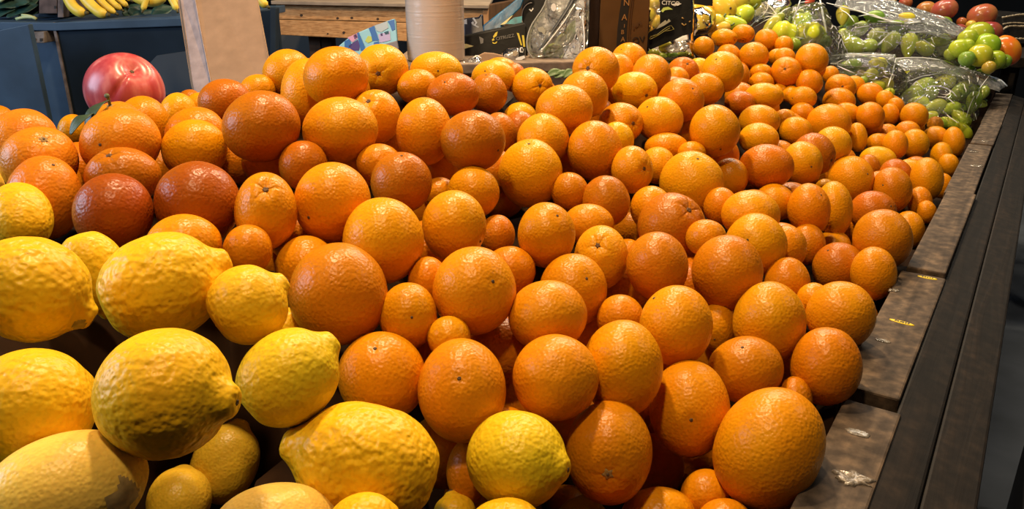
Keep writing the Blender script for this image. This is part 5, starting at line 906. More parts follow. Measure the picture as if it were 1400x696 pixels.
# ------------------------------------------------------------------ leaning cardboard
CARD = flat('cardboard', (.28, .185, .120), .85, .1, .10, 35, .0006); CARDE = flat('cardboard_edge', (.33, .26, .245), .85, .1, .16, 50, .001)
ko = at(318, 165, 1.52)
card = empty('cardboard_sheet', ko, 'brown cardboard sheet leaning upright behind the oranges', 'cardboard')
prism('panel', [at(266, -70, 1.68), at(346, -70, 1.68), at(352, 0, 1.62), at(372, 105, 1.54), at(383, 170, 1.50), at(304, 185, 1.50), at(288, 110, 1.54), at(267, 0, 1.62)], (0, .006, 0), CARD, card, ko, .001)
prism('folded_edge', [at(244, -70, 1.70), at(266, -70, 1.678), at(267, 0, 1.618), at(277, 55, 1.577), at(288, 110, 1.538), at(304, 185, 1.498), at(278, 185, 1.52), at(263.5, 115, 1.56), at(256, 62, 1.60), at(246.5, 0, 1.645)], (0, .004, 0), CARDE, card, ko, .001)
prism('lining', [at(240, -70, 1.72), at(244, -70, 1.70), at(246.5, 0, 1.645), at(263.5, 115, 1.56), at(278, 185, 1.52), at(276, 185, 1.54), at(261, 115, 1.58), at(243, 0, 1.665)], (.001, .004, 0), CARD, card, ko)

# ------------------------------------------------------------------ pine table at the back
PINE = wood('pine', (.26, .125, .045), (.47, .255, .105), (.58, .35, .165), 30, .6, (1.0, 4.0, 9.0), .001); PINED = flat('dark_wood', (.05, .03, .02), .8, .2, .3, 20); KNOT = flat('knot', (.035, .018, .010), .7)
to = at(520, 30, 2.7); to[2] = 0
pt = empty('pine_table', to, 'pale pine table with knotty front boards, far behind the white roll', 'table')
TZ = 2.7
prism('front_board', pxpoly([(377, 2), (664, 8), (664, 33), (377, 26)], TZ), (0, .03, 0), PINE, pt, to, .003)
prism('front_board', pxpoly([(377, 26.5), (664, 33.5), (664, 62), (377, 47.5)], TZ + .002), (0, .03, 0), PINE, pt, to, .003)
tp = [at(370, 1, TZ - .03), at(668, 7, TZ - .03)]; prism('table_top', tp + [tp[1] + np.array([.0, 1.2, 0]), tp[0] + np.array([0, 1.2, 0])], (0, 0, -.012), flat('table_top_wood', (.34, .27, .20), .7, .2, .2, 20), pt, to, .002)
sp = [at(664, 8, TZ), at(664, 62, TZ)]; prism('side_board', [sp[0], sp[0] + np.array([.25, 1.2, 0]), sp[1] + np.array([.25, 1.2, 0]), sp[1]], (-.025, .005, 0), flat('side_pine', (.10, .05, .02), .7, .2, .3, 15), pt, to, .002)
prism('corner_post', pxpoly([(660, 8), (668, 8), (668, 60), (660, 60)], TZ - .012), (0, .04, 0), flat('post_pine', (.30, .16, .07), .7, .2, .2, 30), pt, to, .003)
for x0, x1 in ((421, 437), (438, 453), (640, 660)): vpanel('leg', [at(x0, 47, TZ + .06), at(x1, 48, TZ + .06)], 0, .06, PINED if x0 == 438 else flat('leg_wood', (.09, .055, .04), .8, .2, .3, 20), pt, to, .003)
for kx, ky, w in ((412, 21, 2.2), (461.5, 25, 2.0), (481, 24.5, 2.0), (516.5, 26, 2.0), (470, 44.5, 2.0), (484, 4, 1.5), (403, 5, 1.2), (448, 46, 1.1)):
    z9 = TZ - .0006; prism('knot', [at(kx + w * math.cos(q * .785), ky + w * .85 * math.sin(q * .785), z9) for q in range(8)], (0, .004, 0), KNOT, pt, to)
GREYF = flat('grey_partition', (.085, .09, .092), .8, .2, .15, 4)
pb = vpanel('low_partition', [at(300, 38, 3.3), at(700, 38, 3.3)], 0, .04, GREYF, None, (0, 0, 0)); tag(pb, 'plain grey partition board under and behind the pine table', 'partition')

# ------------------------------------------------------------------ back shelf, roll, packets
SHELFW = flat('shelf_wood', (.20, .155, .12), .8, .2, .3, 50, .001)
so = at(690, 95, 1.64); so[2] = 0
sh = empty('back_shelf', so, 'rough grey-brown shelf edge behind the oranges carrying the bagged goods', 'shelf')
s0, s1 = at(530, 84, 1.62), at(796, 88, 1.70)
SZ = 1.145
fr = [np.array([s0[0], s0[1], SZ]), np.array([s1[0], s1[1], SZ])]
prism('shelf_board', fr + [fr[1] + np.array([.015, .30, 0]), fr[0] + np.array([0, .30, 0])], (0, 0, -.022), SHELFW, sh, so, .003)
vpanel('front_board', [fr[0] + np.array([0, .01, -.022]), fr[1] + np.array([0, .01, -.022])], .0, .02, SHELFW, sh, so, .002)
k0, k1 = at(812, 90, 1.84), at(955, 92, 2.02); KZ = 1.10
kr = [np.array([k0[0], k0[1], KZ]), np.array([k1[0], k1[1], KZ])]
prism('low_board', kr + [kr[1] + np.array([.1, .55, 0]), kr[0] + np.array([.0, .55, 0])], (0, 0, -.022), SHELFW, sh, so, .003)
vpanel('low_front_board', [kr[0] + np.array([0, .01, -.022]), kr[1] + np.array([0, .01, -.022])], .0, .02, SHELFW, sh, so, .002)

ROLLM, ns, ln, b = node_mat('plastic_roll', (.58, .47, .385), .22, .6)
tc = ns.new('ShaderNodeTexCoord'); mp = ns.new('ShaderNodeMapping'); mp.inputs['Scale'].default_value = (2, 2, 60); ln.new(tc.outputs['Object'], mp.inputs[0])
t = N(ns, 'ShaderNodeTexNoise', Scale=5.0, Detail=4.0); ln.new(mp.outputs[0], t.inputs['Vector']); bp = N(ns, 'ShaderNodeBump', Strength=.5, Distance=.001); ln.new(t.outputs['Fac'], bp.inputs['Height']); ln.new(bp.outputs[0], b.inputs['Normal'])
b.inputs['Subsurface Weight'].default_value = .12; b.inputs['Subsurface Radius'].default_value = (1, .7, .5); b.inputs['Subsurface Scale'].default_value = .02
RZ = 1.72; rc = at(597, 92, RZ); rc[2] = SZ; rr = 38.8 * RZ / F
roll = empty('bag_roll', rc, 'tall white translucent roll of plastic bags standing behind the oranges', 'roll')
V = []; fs = []; n = 64; prof = [(.0, .0), (rr * .94, .0), (rr * .99, .004), (rr, .01)] + [(rr, .01 + .43 * k / 12) for k in range(1, 13)] + [(rr * .97, .446), (.02, .447)]
prof = prof[1:]
for q, h in prof:
    for k in range(n): V.append((q * math.cos(2 * math.pi * k / n), q * math.sin(2 * math.pi * k / n), h))
for i in range(len(prof) - 1):
    for k in range(n): fs.append((i * n + k, i * n + (k + 1) % n, (i + 1) * n + (k + 1) % n, (i + 1) * n + k))
fs.append(tuple(range(n))[::-1]); fs.append(tuple(range((len(prof) - 1) * n, len(prof) * n)))
mk('film_roll', V, fs, ROLLM, roll)
tube('core', [(0, 0, .440), (0, 0, .455)], [.0195, .0195], CARD, roll, (0, 0, 0), 24)
md = mk('loose_edge', [(rr * 1.003 * math.cos(a), rr * 1.003 * math.sin(a), h) for a in (-.30, -.36, -.42) for h in (.012, .435)], [(0, 1, 3, 2), (2, 3, 5, 4)], ROLLM, roll)

def multi(o, mats):
    for m in mats: o.data.materials.append(m)
BLU = flat('packet_blue', (.02, .13, .42), .35, .5); LBL = flat('packet_sky', (.24, .52, .66), .35, .5); PUR = flat('packet_purple', (.06, .04, .20), .35, .5); LIL = flat('packet_lilac', (.40, .36, .62), .35, .5); YGR = flat('packet_lime', (.42, .52, .12), .35, .5); PNK = flat('packet_pink', (.55, .30, .48), .35, .5); GRYP = flat('packet_grey', (.36, .45, .52), .35, .5)
qz = 1.66
qo = at(505, 80, qz); pk = empty('snack_packet', qo, 'blue and purple patterned packet propped up left of the white roll', 'packet')
def pv(name, pts, mat, dz=0.0, th=.012, parent=pk, org=None, z=None, bev=0.0015): return prism(name, pxpoly(pts, (qz if z is None else z) + dz), (0, th, 0), mat, parent, qo if org is None else org, bev)
pv('pouch', [(463, 63), (475, 53), (491, 44), (512, 35), (536, 26.5), (539, 26), (541, 30), (543, 55), (544, 90), (463, 95)], LBL)
for pts, m in (([(471, 56), (478, 53), (481, 62), (476, 67), (471, 67)], BLU), ([(475, 51.5), (488, 45.5), (489, 52), (482, 58)], PNK), ([(483, 48.5), (487, 46.3), (489, 51), (485, 54)], PUR), ([(476, 63), (489, 54), (492, 62), (491, 69), (482, 69)], PUR),
               ([(488, 45.2), (490.5, 44.2), (499, 64), (498, 69), (493, 69)], BLU), ([(504, 38.5), (511.5, 35.2), (518, 55), (509, 56), (507, 46)], BLU), ([(512, 35), (529, 29), (531, 38), (521, 44), (515, 42)], GRYP), ([(517, 47), (533, 43), (534, 55), (522, 58), (519, 58)], LIL),
               ([(530, 29), (539, 26.5), (540.5, 40), (536, 42), (533, 34)], BLU), ([(499, 56), (503, 49), (508, 50), (509, 56), (503, 59)], YGR), ([(511, 58), (518, 56), (519, 62), (511, 62)], BLU), ([(520, 46), (523, 45), (523.5, 49), (520.5, 49.5)], PUR), ([(525, 44), (531, 42), (532, 46.5), (527, 47.5)], flat('packet_teal', (.02, .10, .16), .4))):
    pv('printed_patch', pts, m, -.0008, .004, bev=0)
pv('tray_corner', [(527, 60), (543, 55.5), (545, 66), (544, 90), (527, 90)], flat('grey_plastic', (.17, .17, .20), .4), -.004, .006)

BLK = flat('black_film', (.005, .005, .0045), .5, .18, .2, 40, .0015); NVY = flat('navy_film', (.010, .016, .035), .32, .5, .2, 40, .0015); BLUF = flat('blue_film', (.012, .12, .26), .3, .5, .5, 30, .002); TEAL = flat('teal_film', (.01, .22, .28), .3, .5, .5, 60); YLW = flat('yellow_print', (.55, .45, .02), .4); WHT = flat('white_print', (.62, .62, .60), .4); GRP = flat('grey_print', (.17, .17, .17), .5); PYEL = flat('pale_yellow', (.66, .60, .28), .4)
def sign_frame(pts, z):  # text directions along a sloped pouch
    a, bq = at(*pts[0], z), at(*pts[1], z); return bq - a
bz = 1.80
o1 = at(680, 90, bz); po = empty('black_pouch', o1, 'black pouch printed with a yellow emblem and grey letters, right of the roll', 'pouch')
pv('pouch', [(634, 49), (648, 46), (690, 37), (716, 31), (720, 36), (722, 92), (634, 98)], BLK, 0, .03, po, o1, bz, .004)
for pts in ([(674, 50), (677, 45), (680.5, 43), (679, 49), (675, 52)], [(672.5, 54), (675, 52), (676, 55), (673, 56)], [(673, 57), (676, 59), (680, 56), (679, 59), (676, 60), (674, 59.5)]): pv('emblem', pts, YLW, -.001, .003, po, o1, bz, 0)
ux = (at(700, 48, bz) - at(680, 52, bz)); text('lettering', 'CITRUZZ', at(690.5, 51, bz - .0015), ux, UPV, .0105, GRP, po)
pv('print_box', [(655, 50), (661, 53), (660.5, 59), (657, 60)], GRP, -.001, .002, po, o1, bz, 0)
for pts in ([(706.5, 45), (709.5, 45.5), (714, 62), (712, 62)], [(713.5, 48), (716.5, 48.5), (718, 64), (715.5, 64)]): pv('yellow_stripe', pts, YLW, -.001, .003, po, o1, bz, 0)
pv('pale_tab', [(634, 60), (638, 60.2), (647.5, 63), (634, 67)], PYEL, -.001, .002, po, o1, bz, 0)
o2 = at(650, 60, bz + .05); pn = empty('navy_pouch', o2, 'navy pouch with a small white logo beside the roll, behind the black pouch', 'pouch')
pv('pouch', [(634, 26), (654, 24), (657, 20), (660, 21), (661, 36), (690, 34), (690, 80), (634, 90)], NVY, .05, .03, pn, o2, bz, .004)
for pts in ([(645.5, 25), (648, 24), (652.5, 31), (650, 35), (648.5, 33), (650, 31)], [(644, 31), (647, 29), (648, 32), (646, 34)], [(646, 34), (648, 33), (655, 37), (654, 38)], [(634, 27), (638, 26.5), (638.5, 33), (634, 33)]): pv('logo', pts, WHT, .0485, .003, pn, o2, bz, 0)
o3 = at(690, 60, bz + .03); pb3 = empty('blue_pouch', o3, 'blue glossy pouch slanting up between the navy pouch and the clear bag', 'pouch')
pv('pouch', [(660, 35), (668, 29), (705, 0), (722, -14), (728, -14), (716, 0), (712, 11), (700, 22), (686, 36), (690, 80), (664, 80)], BLUF, .03, .012, pb3, o3, bz, .003)
pv('edge_strip', [(684, 34), (699, 22), (701, 21), (691, 33)], PYEL, .028, .004, pb3, o3, bz, 0)
pv('teal_panel', [(690, 33), (703, 24), (714, 22), (713, 33)], TEAL, .027, .004, pb3, o3, bz, 0)
o4 = at(735, 60, bz + .045); pb4 = empty('tall_black_pouch', o4, 'tall black pouch with a white mark, behind the clear round bag', 'pouch')
pv('pouch', [(714, 12), (718, -20), (775, -20), (770, 90), (716, 90), (712, 40)], BLK, .06, .03, pb4, o4, bz, .004)
for pts in ([(722.5, 13), (724.5, 12), (726.5, 14), (728.5, 10.5), (729.5, 12), (726.5, 16)],): pv('white_mark', pts, WHT, .0585, .003, pb4, o4, bz, 0)
ring = [at(713 + 14 - 14 * math.cos(a), 24 - 20 * math.sin(a), bz + .056) for a in np.linspace(-.9, 1.6, 12)]
tube('handle_edge', ring, [.0014] * 12, flat('film_edge', (.30, .26, .24), .4), pb4, o4, 6)
# clear film ------------------------------------------------------------------
def film_mat(name, tint, dens, sc, bd, rough=.08):
    m = bpy.data.materials.new(name); m.use_nodes = True; ns = m.node_tree.nodes; ln = m.node_tree.links
    ns.remove(ns['Principled BSDF']); out = ns['Material Output']
    tr = ns.new('ShaderNodeBsdfTransparent'); tr.inputs[0].default_value = (*tint, 1)
    gl = ns.new('ShaderNodeBsdfGlossy'); gl.inputs['Roughness'].default_value = rough
    df = ns.new('ShaderNodeBsdfTranslucent'); df.inputs[0].default_value = (.75, .76, .74, 1)
    dd = ns.new('ShaderNodeBsdfDiffuse'); dd.inputs[0].default_value = (.72, .73, .70, 1)
    tc = ns.new('ShaderNodeTexCoord'); n1 = N(ns, 'ShaderNodeTexNoise', Scale=sc, Detail=3.0, Distortion=1.2); ln.new(tc.outputs['Object'], n1.inputs['Vector'])
    n2 = N(ns, 'ShaderNodeTexVoronoi', Scale=sc * 1.3, feature='DISTANCE_TO_EDGE'); ln.new(tc.outputs['Object'], n2.inputs['Vector'])
    b1 = N(ns, 'ShaderNodeBump', Strength=1.0, Distance=bd); ln.new(n1.outputs['Fac'], b1.inputs['Height'])
    b2 = N(ns, 'ShaderNodeBump', Strength=.8, Distance=bd * .5); ln.new(n2.outputs['Distance'], b2.inputs['Height']); ln.new(b1.outputs[0], b2.inputs['Normal'])
    for q in (gl, dd): ln.new(b2.outputs[0], q.inputs['Normal'])
    lw = N(ns, 'ShaderNodeFresnel', IOR=1.5); ln.new(b2.outputs[0], lw.inputs['Normal'])
    m1 = ns.new('ShaderNodeMixShader'); m1.inputs[0].default_value = dens; ln.new(tr.outputs[0], m1.inputs[1]); ln.new(dd.outputs[0], m1.inputs[2])
    m2 = ns.new('ShaderNodeMixShader'); ln.new(lw.outputs[0], m2.inputs[0]); ln.new(m1.outputs[0], m2.inputs[1]); ln.new(gl.outputs[0], m2.inputs[2])
    ln.new(m2.outputs[0], out.inputs['Surface'])
    return m
FILM = film_mat('clear_film', (.985, .99, .975), .05, 42, .016); FILM2 = film_mat('clear_film_cloudy', (.93, .95, .95), .30, 26, .014)
FILM3 = film_mat('clear_film_milky', (.92, .95, .97), .22, 30, .016, .12)
FEDGE = flat('film_fold_highlight', (.74, .76, .72), .18, .8)  # pale gloss painted as highlights along the film folds
FILM4 = film_mat('clear_film_flat', (.97, .97, .95), .05, 26, .004)
FILMW = film_mat('clear_film_white', (.9, .93, .96), .50, 40, .012, .12)
def pillow(name, outline, z, thick, mat, parent, org, seed=1, rings=9, tilt=0.0):
    """closed puffed bag: outline in px at depth z, front bulging towards the viewer side and back bulging away, with crumples"""
    rng = np.random.default_rng(seed); n0 = len(outline); L = []
    for i in range(n0):
        for t in np.linspace(0, 1, 6, endpoint=False): L.append((outline[i][0] * (1 - t) + outline[(i + 1) % n0][0] * t, outline[i][1] * (1 - t) + outline[(i + 1) % n0][1] * t))
    n = len(L); c = np.mean(L, 0); V = []; fs = []
    for side in (-1, 1):
        for r_ in range(rings):
            q = 1 - r_ / rings
            for x, y in L:
                px, py = c[0] + (x - c[0]) * q, c[1] + (y - c[1]) * q
                V.append([px, py, z + tilt * (py - c[1]) + side * thick * (1 - q ** 3) ** .6])
        V.append([c[0], c[1], z + side * thick])
    P3 = np.array([at(*p) for p in V]); P3 = P3 + (lumps(P3 * 40, rng, (.6, 1.6), .004, 8) + lumps(P3 * 40, rng, (2.5, 5), .0022, 10))[:, None] * np.array([.2, -1, .3])
    h = rings * n + 1
    for s, o_ in ((0, 0), (1, h)):
        for i in range(rings - 1):
            for k in range(n):
                q = (o_ + i * n + k, o_ + i * n + (k + 1) % n, o_ + (i + 1) * n + (k + 1) % n, o_ + (i + 1) * n + k); fs.append(q if s == 0 else q[::-1])
        for k in range(n):
            q = (o_ + (rings - 1) * n + k, o_ + (rings - 1) * n + (k + 1) % n, o_ + rings * n); fs.append(q if s == 0 else q[::-1])
    for k in range(n): fs.append((k, h + k, h + (k + 1) % n, (k + 1) % n))
    return mk(name, rel(P3, org), fs, mat, parent)
GRN, ns, ln, b = node_mat('green_skin', (.2, .35, .03), .22, .5)
oi = ns.new('ShaderNodeObjectInfo'); tc = ns.new('ShaderNodeTexCoord'); t = N(ns, 'ShaderNodeTexNoise', Scale=18.0, Detail=2.0); ln.new(tc.outputs['Object'], t.inputs['Vector'])
hs = ns.new('ShaderNodeHueSaturation'); ln.new(oi.outputs['Color'], hs.inputs['Color']); mr = N(ns, 'ShaderNodeMapRange'); ln.new(t.outputs['Fac'], mr.inputs[0]); mr.inputs[1].default_value = .3; mr.inputs[2].default_value = .7; mr.inputs[3].default_value = .47; mr.inputs[4].default_value = .515
ln.new(mr.outputs[0], hs.inputs['Hue']); ln.new(hs.outputs[0], b.inputs['Base Color'])
GSTEM = flat('green_stem', (.10, .16, .05), .6)
def pepper(name, px, py, z, rpx, long, ang, col, label, cat, group, kind='bell', seed=1):
    """kind: bell (lobed), long (tapering), round, pear"""
    rng = np.random.default_rng(seed); c = at(px, py, z); r = rpx * z / F; d, fs = dirs(40, 24); th = np.arccos(np.clip(d[:, 2], -1, 1)); ph = np.arctan2(d[:, 1], d[:, 0])
    q = 1 + lumps(d, rng, (1.5, 4), .02)
    if kind == 'bell': q = q * (1 + .10 * np.cos(3.5 * 0 + 4 * ph) * np.sin(th)) - .25 * np.exp(-(th / .35) ** 2) - .12 * np.exp(-((math.pi - th) / .3) ** 2)
    elif kind == 'round': q = q - .10 * np.exp(-(th / .3) ** 2)
    elif kind == 'pear': q = q * (1 + .12 * np.cos(th) * -1) - .06 * np.exp(-(th / .2) ** 2)
    else: q = q * (1 - .0 * th)
    V = d * q[:, None] * r; V[:, 2] *= long
    if kind == 'long':
        s = np.clip((V[:, 2] / (r * long) + 1) / 2, 0, 1); tp = .45 + .75 * s ** .6; V[:, 0] *= tp; V[:, 1] *= tp; V[:, 0] += .25 * r * long * (1 - s) ** 2
    a = math.radians(ang); ax = math.cos(a) * RTV + math.sin(a) * UPV - .35 * FW * rng.uniform(-.5, 1); R = rot_to(ax, rng.uniform(0, 6))
    o = mk(name, V @ R.T, fs, GRN, None, True, c); o.color = (*[x * y for x, y in zip(col, rng.uniform(.85, 1.15, 3))], 1); tag(o, label, cat, group)
    axn = ax / np.linalg.norm(ax); h = r * long * (.78 if kind == 'bell' else .93)
    if name in ('tomato', 'green_apple', 'orange'): return o
    tube('stem', [axn * h * .96, axn * (h + r * .25), axn * (h + r * .5) + np.array([0, 0, r * .1])], [r * .16, r * .11, r * .13], GSTEM, o, (0, 0, 0), 8)
    return o
G1 = (.44, .56, .03); G2 = (.32, .46, .03); G3 = (.56, .64, .04); G4 = (.19, .30, .03); Y1 = (.78, .58, .04); Y2 = (.62, .58, .05)

gz = 1.80
o5 = at(762, 60, gz - .03); cb = empty('clear_round_bag', o5, 'clear rounded plastic bag of green pears standing on the shelf right of the black pouch', 'bag')
cl = pillow('film', [(752, -25), (744, 8), (727, 34), (720.5, 55), (723, 72), (733, 82), (748, 86), (775, 88), (802, 89), (804, 40), (805, -25)], gz - .03, .030, FILM3, cb, o5, 3)
strap = [at(x, y, gz - .066) for x, y in ((790, -20), (783, 0), (771, 20), (752, 48), (738, 68))]
C = spline(strap, 14); V = []; fs = []
for i, p in enumerate(C):
    w = .011 * (1 - .55 * i / 13); s = np.array([.75, 0, .45]); s /= np.linalg.norm(s); V += [p - s * w, p + s * w]
for i in range(13): fs.append((2 * i, 2 * i + 1, 2 * i + 3, 2 * i + 2))
pillow('crumple_highlight', [(786, 4), (799, -12), (802, 30), (801, 84), (778, 86), (768, 80), (781, 66), (788, 40)], gz - .064, .005, FILMW, cb, o5, 41, 5)  # white film pieces added as highlights to brighten the bag
pillow('crumple_highlight', [(764, 34), (772, 22), (778, 26), (772, 44), (764, 48)], gz - .066, .004, FILMW, cb, o5, 42, 4)
st = mk('dark_band', rel(V, o5), fs, flat('dark_band', (.045, .05, .055), .35, .5, .3, 40), cb); sm = st.modifiers.new('thick', 'SOLIDIFY'); sm.thickness = .0012
tube('fold_highlight', spline([at(786, 6, gz - .068), at(771, 30, gz - .07), at(752, 55, gz - .07), at(739, 71, gz - .066)], 10), [.0016] * 10, FEDGE, cb, o5, 6)
tube('fold_highlight', spline([at(800, -10, gz - .062), at(797, 20, gz - .066), at(799, 50, gz - .064), at(798, 80, gz - .06)], 10), [.0018] * 10, FEDGE, cb, o5, 6)
tube('rim', spline([at(x, y, gz - .04) for x, y in ((752, -20), (744, 8), (727, 34), (720.5, 55), (723, 72), (733, 82), (748, 86))], 20), [.0018] * 20, flat('film_rim', (.32, .34, .35), .25, .6), cb, o5, 6)
prism('white_tag', [at(757 + 3.6 * math.cos(q), 10 + 5.5 * math.sin(q), gz - .068) for q in np.linspace(0, 6.28, 12, endpoint=False)], (0, .001, 0), WHT, cb, o5)
prism('bubble_print', pxpoly([(735, 38), (742, 36), (746, 42), (744, 49), (741, 44), (736, 43)], gz - .068), (0, .001, 0), flat('beige_print', (.30, .30, .24), .4), cb, o5)
for px, py, rp_, lg, an, cc, lab in ((758, 70, 11, 1.35, 20, (.34, .42, .16), 'green pear low in the clear round bag, left one'), (783, 42, 9, 1.9, 60, (.38, .46, .14), 'long green pear upright in the middle of the clear round bag'), (795, 26, 9, 1.7, 75, (.42, .44, .13), 'yellow-green pear at the right edge of the clear round bag'), (789, 79, 9, 1.2, 10, (.20, .28, .09), 'dark green pear at the bottom right of the clear round bag'), (771, 80, 7, 1.3, 30, (.36, .42, .2), 'pale green pear low in the middle of the clear round bag'), (768, 55, 7, 1.7, 55, (.44, .52, .24), 'pale green pear behind the dark band of the clear round bag')):
    pepper('pear', px, py, gz - .03, rp_, lg, an, cc, lab, 'pear', 'pears in the clear round bag', 'pear', int(px))
o6 = at(704, 86, 1.72); tb = empty('clear_tub', o6, 'small clear plastic tub with a black and white mark, under the black pouch', 'tub')
pillow('shell', [(684, 84), (686, 72), (692, 67), (708, 64.5), (718, 66), (720, 92), (690, 92)], 1.745, .02, film_mat('tub_plastic', (.6, .58, .58), .25, 30, .004, .15), tb, o6, 8, 6)
pv('black_mark', [(709, 64), (717, 64), (718, 78), (709, 79)], BLK, 0, .002, tb, o6, 1.718, 0); pv('white_mark', [(711, 65), (714, 64.5), (716, 68), (715, 72), (711, 71.5), (710, 68)], WHT, 0, .002, tb, o6, 1.716, 0); pv('dark_dot', [(712.5, 66), (714.5, 66), (715, 70), (712.5, 70)], BLK, 0, .002, tb, o6, 1.715, 0)
pv('white_script', [(705, 80), (711, 77.5), (717, 76), (718, 79), (713, 82), (705, 82)], WHT, 0, .002, tb, o6, 1.716, 0); pv('beige_dot', [(701, 71), (706, 69.5), (708, 73), (705, 77), (701, 76)], flat('tan_print', (.33, .27, .18), .5), 0, .002, tb, o6, 1.717, 0)
o7 = at(655, 92, 1.68); scp = empty('film_scrap', o7, 'scrunched scrap of film and brown card at the right foot of the roll', 'scrap')
prism('card_piece', pxpoly([(652, 77), (662, 72), (675, 73), (688, 76), (690, 96), (650, 96)], 1.70), (0, .01, 0), CARD, scp, o7, .002)
pillow('film', [(634, 83), (645, 78), (652, 75.5), (658, 80), (662, 96), (634, 98)], 1.685, .012, film_mat('scrap_film', (.5, .5, .5), .3, 60, .006), scp, o7, 5, 5)
for a in (((646, 80), (651.5, 76)), ((652.5, 76), (658.5, 80)), ((634.5, 84), (635, 90))): tube('fold_highlight', [at(*a[0], 1.672), at(*a[1], 1.672)], [.0016, .0016], FEDGE, scp, o7, 6)
lvo = at(762, 101, 1.60); lv = empty('green_leaves', lvo, 'a few green leaves poking up between the oranges below the clear bag', 'leaves')
for a, bq, c in (((748, 104), (758, 99), (770, 98)), ((758, 106), (768, 101), (782, 100)), ((770, 106), (778, 99), (784, 96))): leaf_blade('leaf', rel([at(*a, 1.60), at(*bq, 1.605), at(*c, 1.61)], lvo), .018, flat('mid_leaf', (.06, .12, .03), .5), lv, np.array([0, -.7, .7]))

# printed carton ------------------------------------------------------------------
CTN = flat('carton_board', (.11, .054, .018), .85, .15, .12, 20); CTD = flat('carton_side', (.03, .013, .006), .85, .15, .2, 20); CBND = flat('carton_print', (.016, .014, .012), .6); COR = flat('carton_letter', (.40, .20, .06), .6); CBR = flat('carton_brown_print', (.08, .035, .012), .7)  # shade put into the board colour, deeper on the side panel
cz = 1.90
o8 = at(845, 100, cz); o8[2] = KZ; ct = empty('printed_carton', o8, 'brown cardboard carton with a curved black printed band, behind the oranges', 'carton')
f0, f1 = at(817, 112, cz), at(882, 112, cz); bl = at(803, 112, cz + .12)
b0 = np.array([f0[0], f0[1], KZ]); b1 = np.array([f1[0], f1[1], KZ]); H2 = np.array([0, 0, .30]); back = np.array([-.02, .22, 0])
prism('front_panel', [b0, b1, b1 + H2, b0 + H2], (0, .006, 0), CTN, ct, o8, .001)
sl = np.array([bl[0], bl[1], KZ]); prism('side_panel', [b0 + np.array([-.002, .006, 0]), sl, sl + H2, b0 + H2 + np.array([-.002, .006, 0])], (.005, .006, 0), CTD, ct, o8, .001)
prism('back_panel', [sl + np.array([.006, .01, 0]), sl + np.array([.12, .03, 0]), sl + np.array([.12, .03, 0]) + H2, sl + np.array([.006, .01, 0]) + H2], (0, .006, 0), CTD, ct, o8, .001)
def onf(px, py, off=.0012):   # point on the carton's front face
    d = at(px, py, 1) - CAM; nrm = np.cross(b1 - b0, (0, 0, 1)); t = ((b0 - CAM) @ nrm) / (d @ nrm); return CAM + d * t + np.array([0, -off, 0])
band = [(843, 112), (842.5, 80), (842.8, 60), (844, 40), (846.5, 20), (849.5, 0), (853, -20), (864, -20), (861, 0), (858.5, 20), (857, 40), (856, 60), (855.5, 80), (856, 112)]
prism('black_band', [onf(*p) for p in band], (0, .001, 0), CBND, ct, o8)
for ch, px, py, s in (('N', 856.5, 4, .020), ('A', 853.5, 24, .020), ('I', 853.5, 35.5, .012), ('B', 851, 44, .014), ('A', 851.5, 54, .016)): text('band_letter', ch, onf(px, py, .0022), b1 - b0, (0, 0, 1), s, COR, ct, .0003)
for off in (0, 2.4): tube('band_line', [onf(*p) for p in ((867 + off * .2, -20), (863.5 + off, 0), (861 + off, 20), (859.5 + off, 40), (858.6 + off, 60), (858 + off, 80))], [.0009] * 6, CBR, ct, o8, 6)
text('script_print', 'Juni', onf(871, 33.5, .002), b1 - b0 + np.array([0, 0, .04]), (0, 0, 1), .016, CBR, ct); text('script_print', 'OV', onf(873, 55, .002), b1 - b0 + np.array([0, 0, .02]), (0, 0, 1), .022, CBND, ct)

# black-banded lemon bag ------------------------------------------------------------------
lz = 2.0
o9 = at(915, 80, lz); lb = empty('lemon_bag', o9, 'clear bag of lemons and limes with slanting black label bands, right of the carton', 'bag')
pillow('film', [(882, -20), (948, -20), (949, 40), (950, 84), (882, 86)], lz, .034, FILM4, lb, o9, 9)
zf = lz - .046
pv('black_label', [(883, 47), (906, 33), (925, 22), (944, 13), (946, 15), (947.5, 44), (918, 56), (889, 68), (884, 62)], BLK, 0, .002, lb, o9, zf, 0)
pv('top_label', [(902, -20), (944.5, -20), (944.5, 14), (926, 22), (908, 31), (902.5, 36)], BLK, .001, .002, lb, o9, zf, 0)
ux = at(930, 6, zf) - at(905, 4.2, zf); text('lettering', 'CITCO', at(917, 4.6, zf - .002), ux, UPV, .0150, WHT, lb)
pv('white_swash', [(918, 6), (926, 4), (932, 5), (928, 7), (922, 8.5)], WHT, -.001, .002, lb, o9, zf, 0)
pv('lime_print', [(904, 15), (907, 10.5), (914, 9.3), (920, 13), (915, 13), (909, 14), (906, 17)], YGR, -.001, .002, lb, o9, zf, 0)
pv('white_flash', [(897, 40), (903, 33), (910, 27.5), (912, 30), (914.5, 26), (917, 29), (908, 35)], flat('pale_print', (.55, .55, .42), .4), -.001, .002, lb, o9, zf, 0)
YLN = flat('olive_print', (.28, .24, .02), .45)
for sg in ([(887.5, 53.5), (890, 50), (899, 47), (908, 40), (913, 36.5), (918, 35), (921.5, 40), (917, 41.5), (908, 43), (898, 49.5), (890, 53.5), (887.5, 53.5)], [(893, 51), (901, 47.5), (910, 41.5), (916, 38)]): tube('yellow_script', [at(x, y, zf - .0015) for x, y in sg], [.0009] * len(sg), YLN, lb, o9, 6)
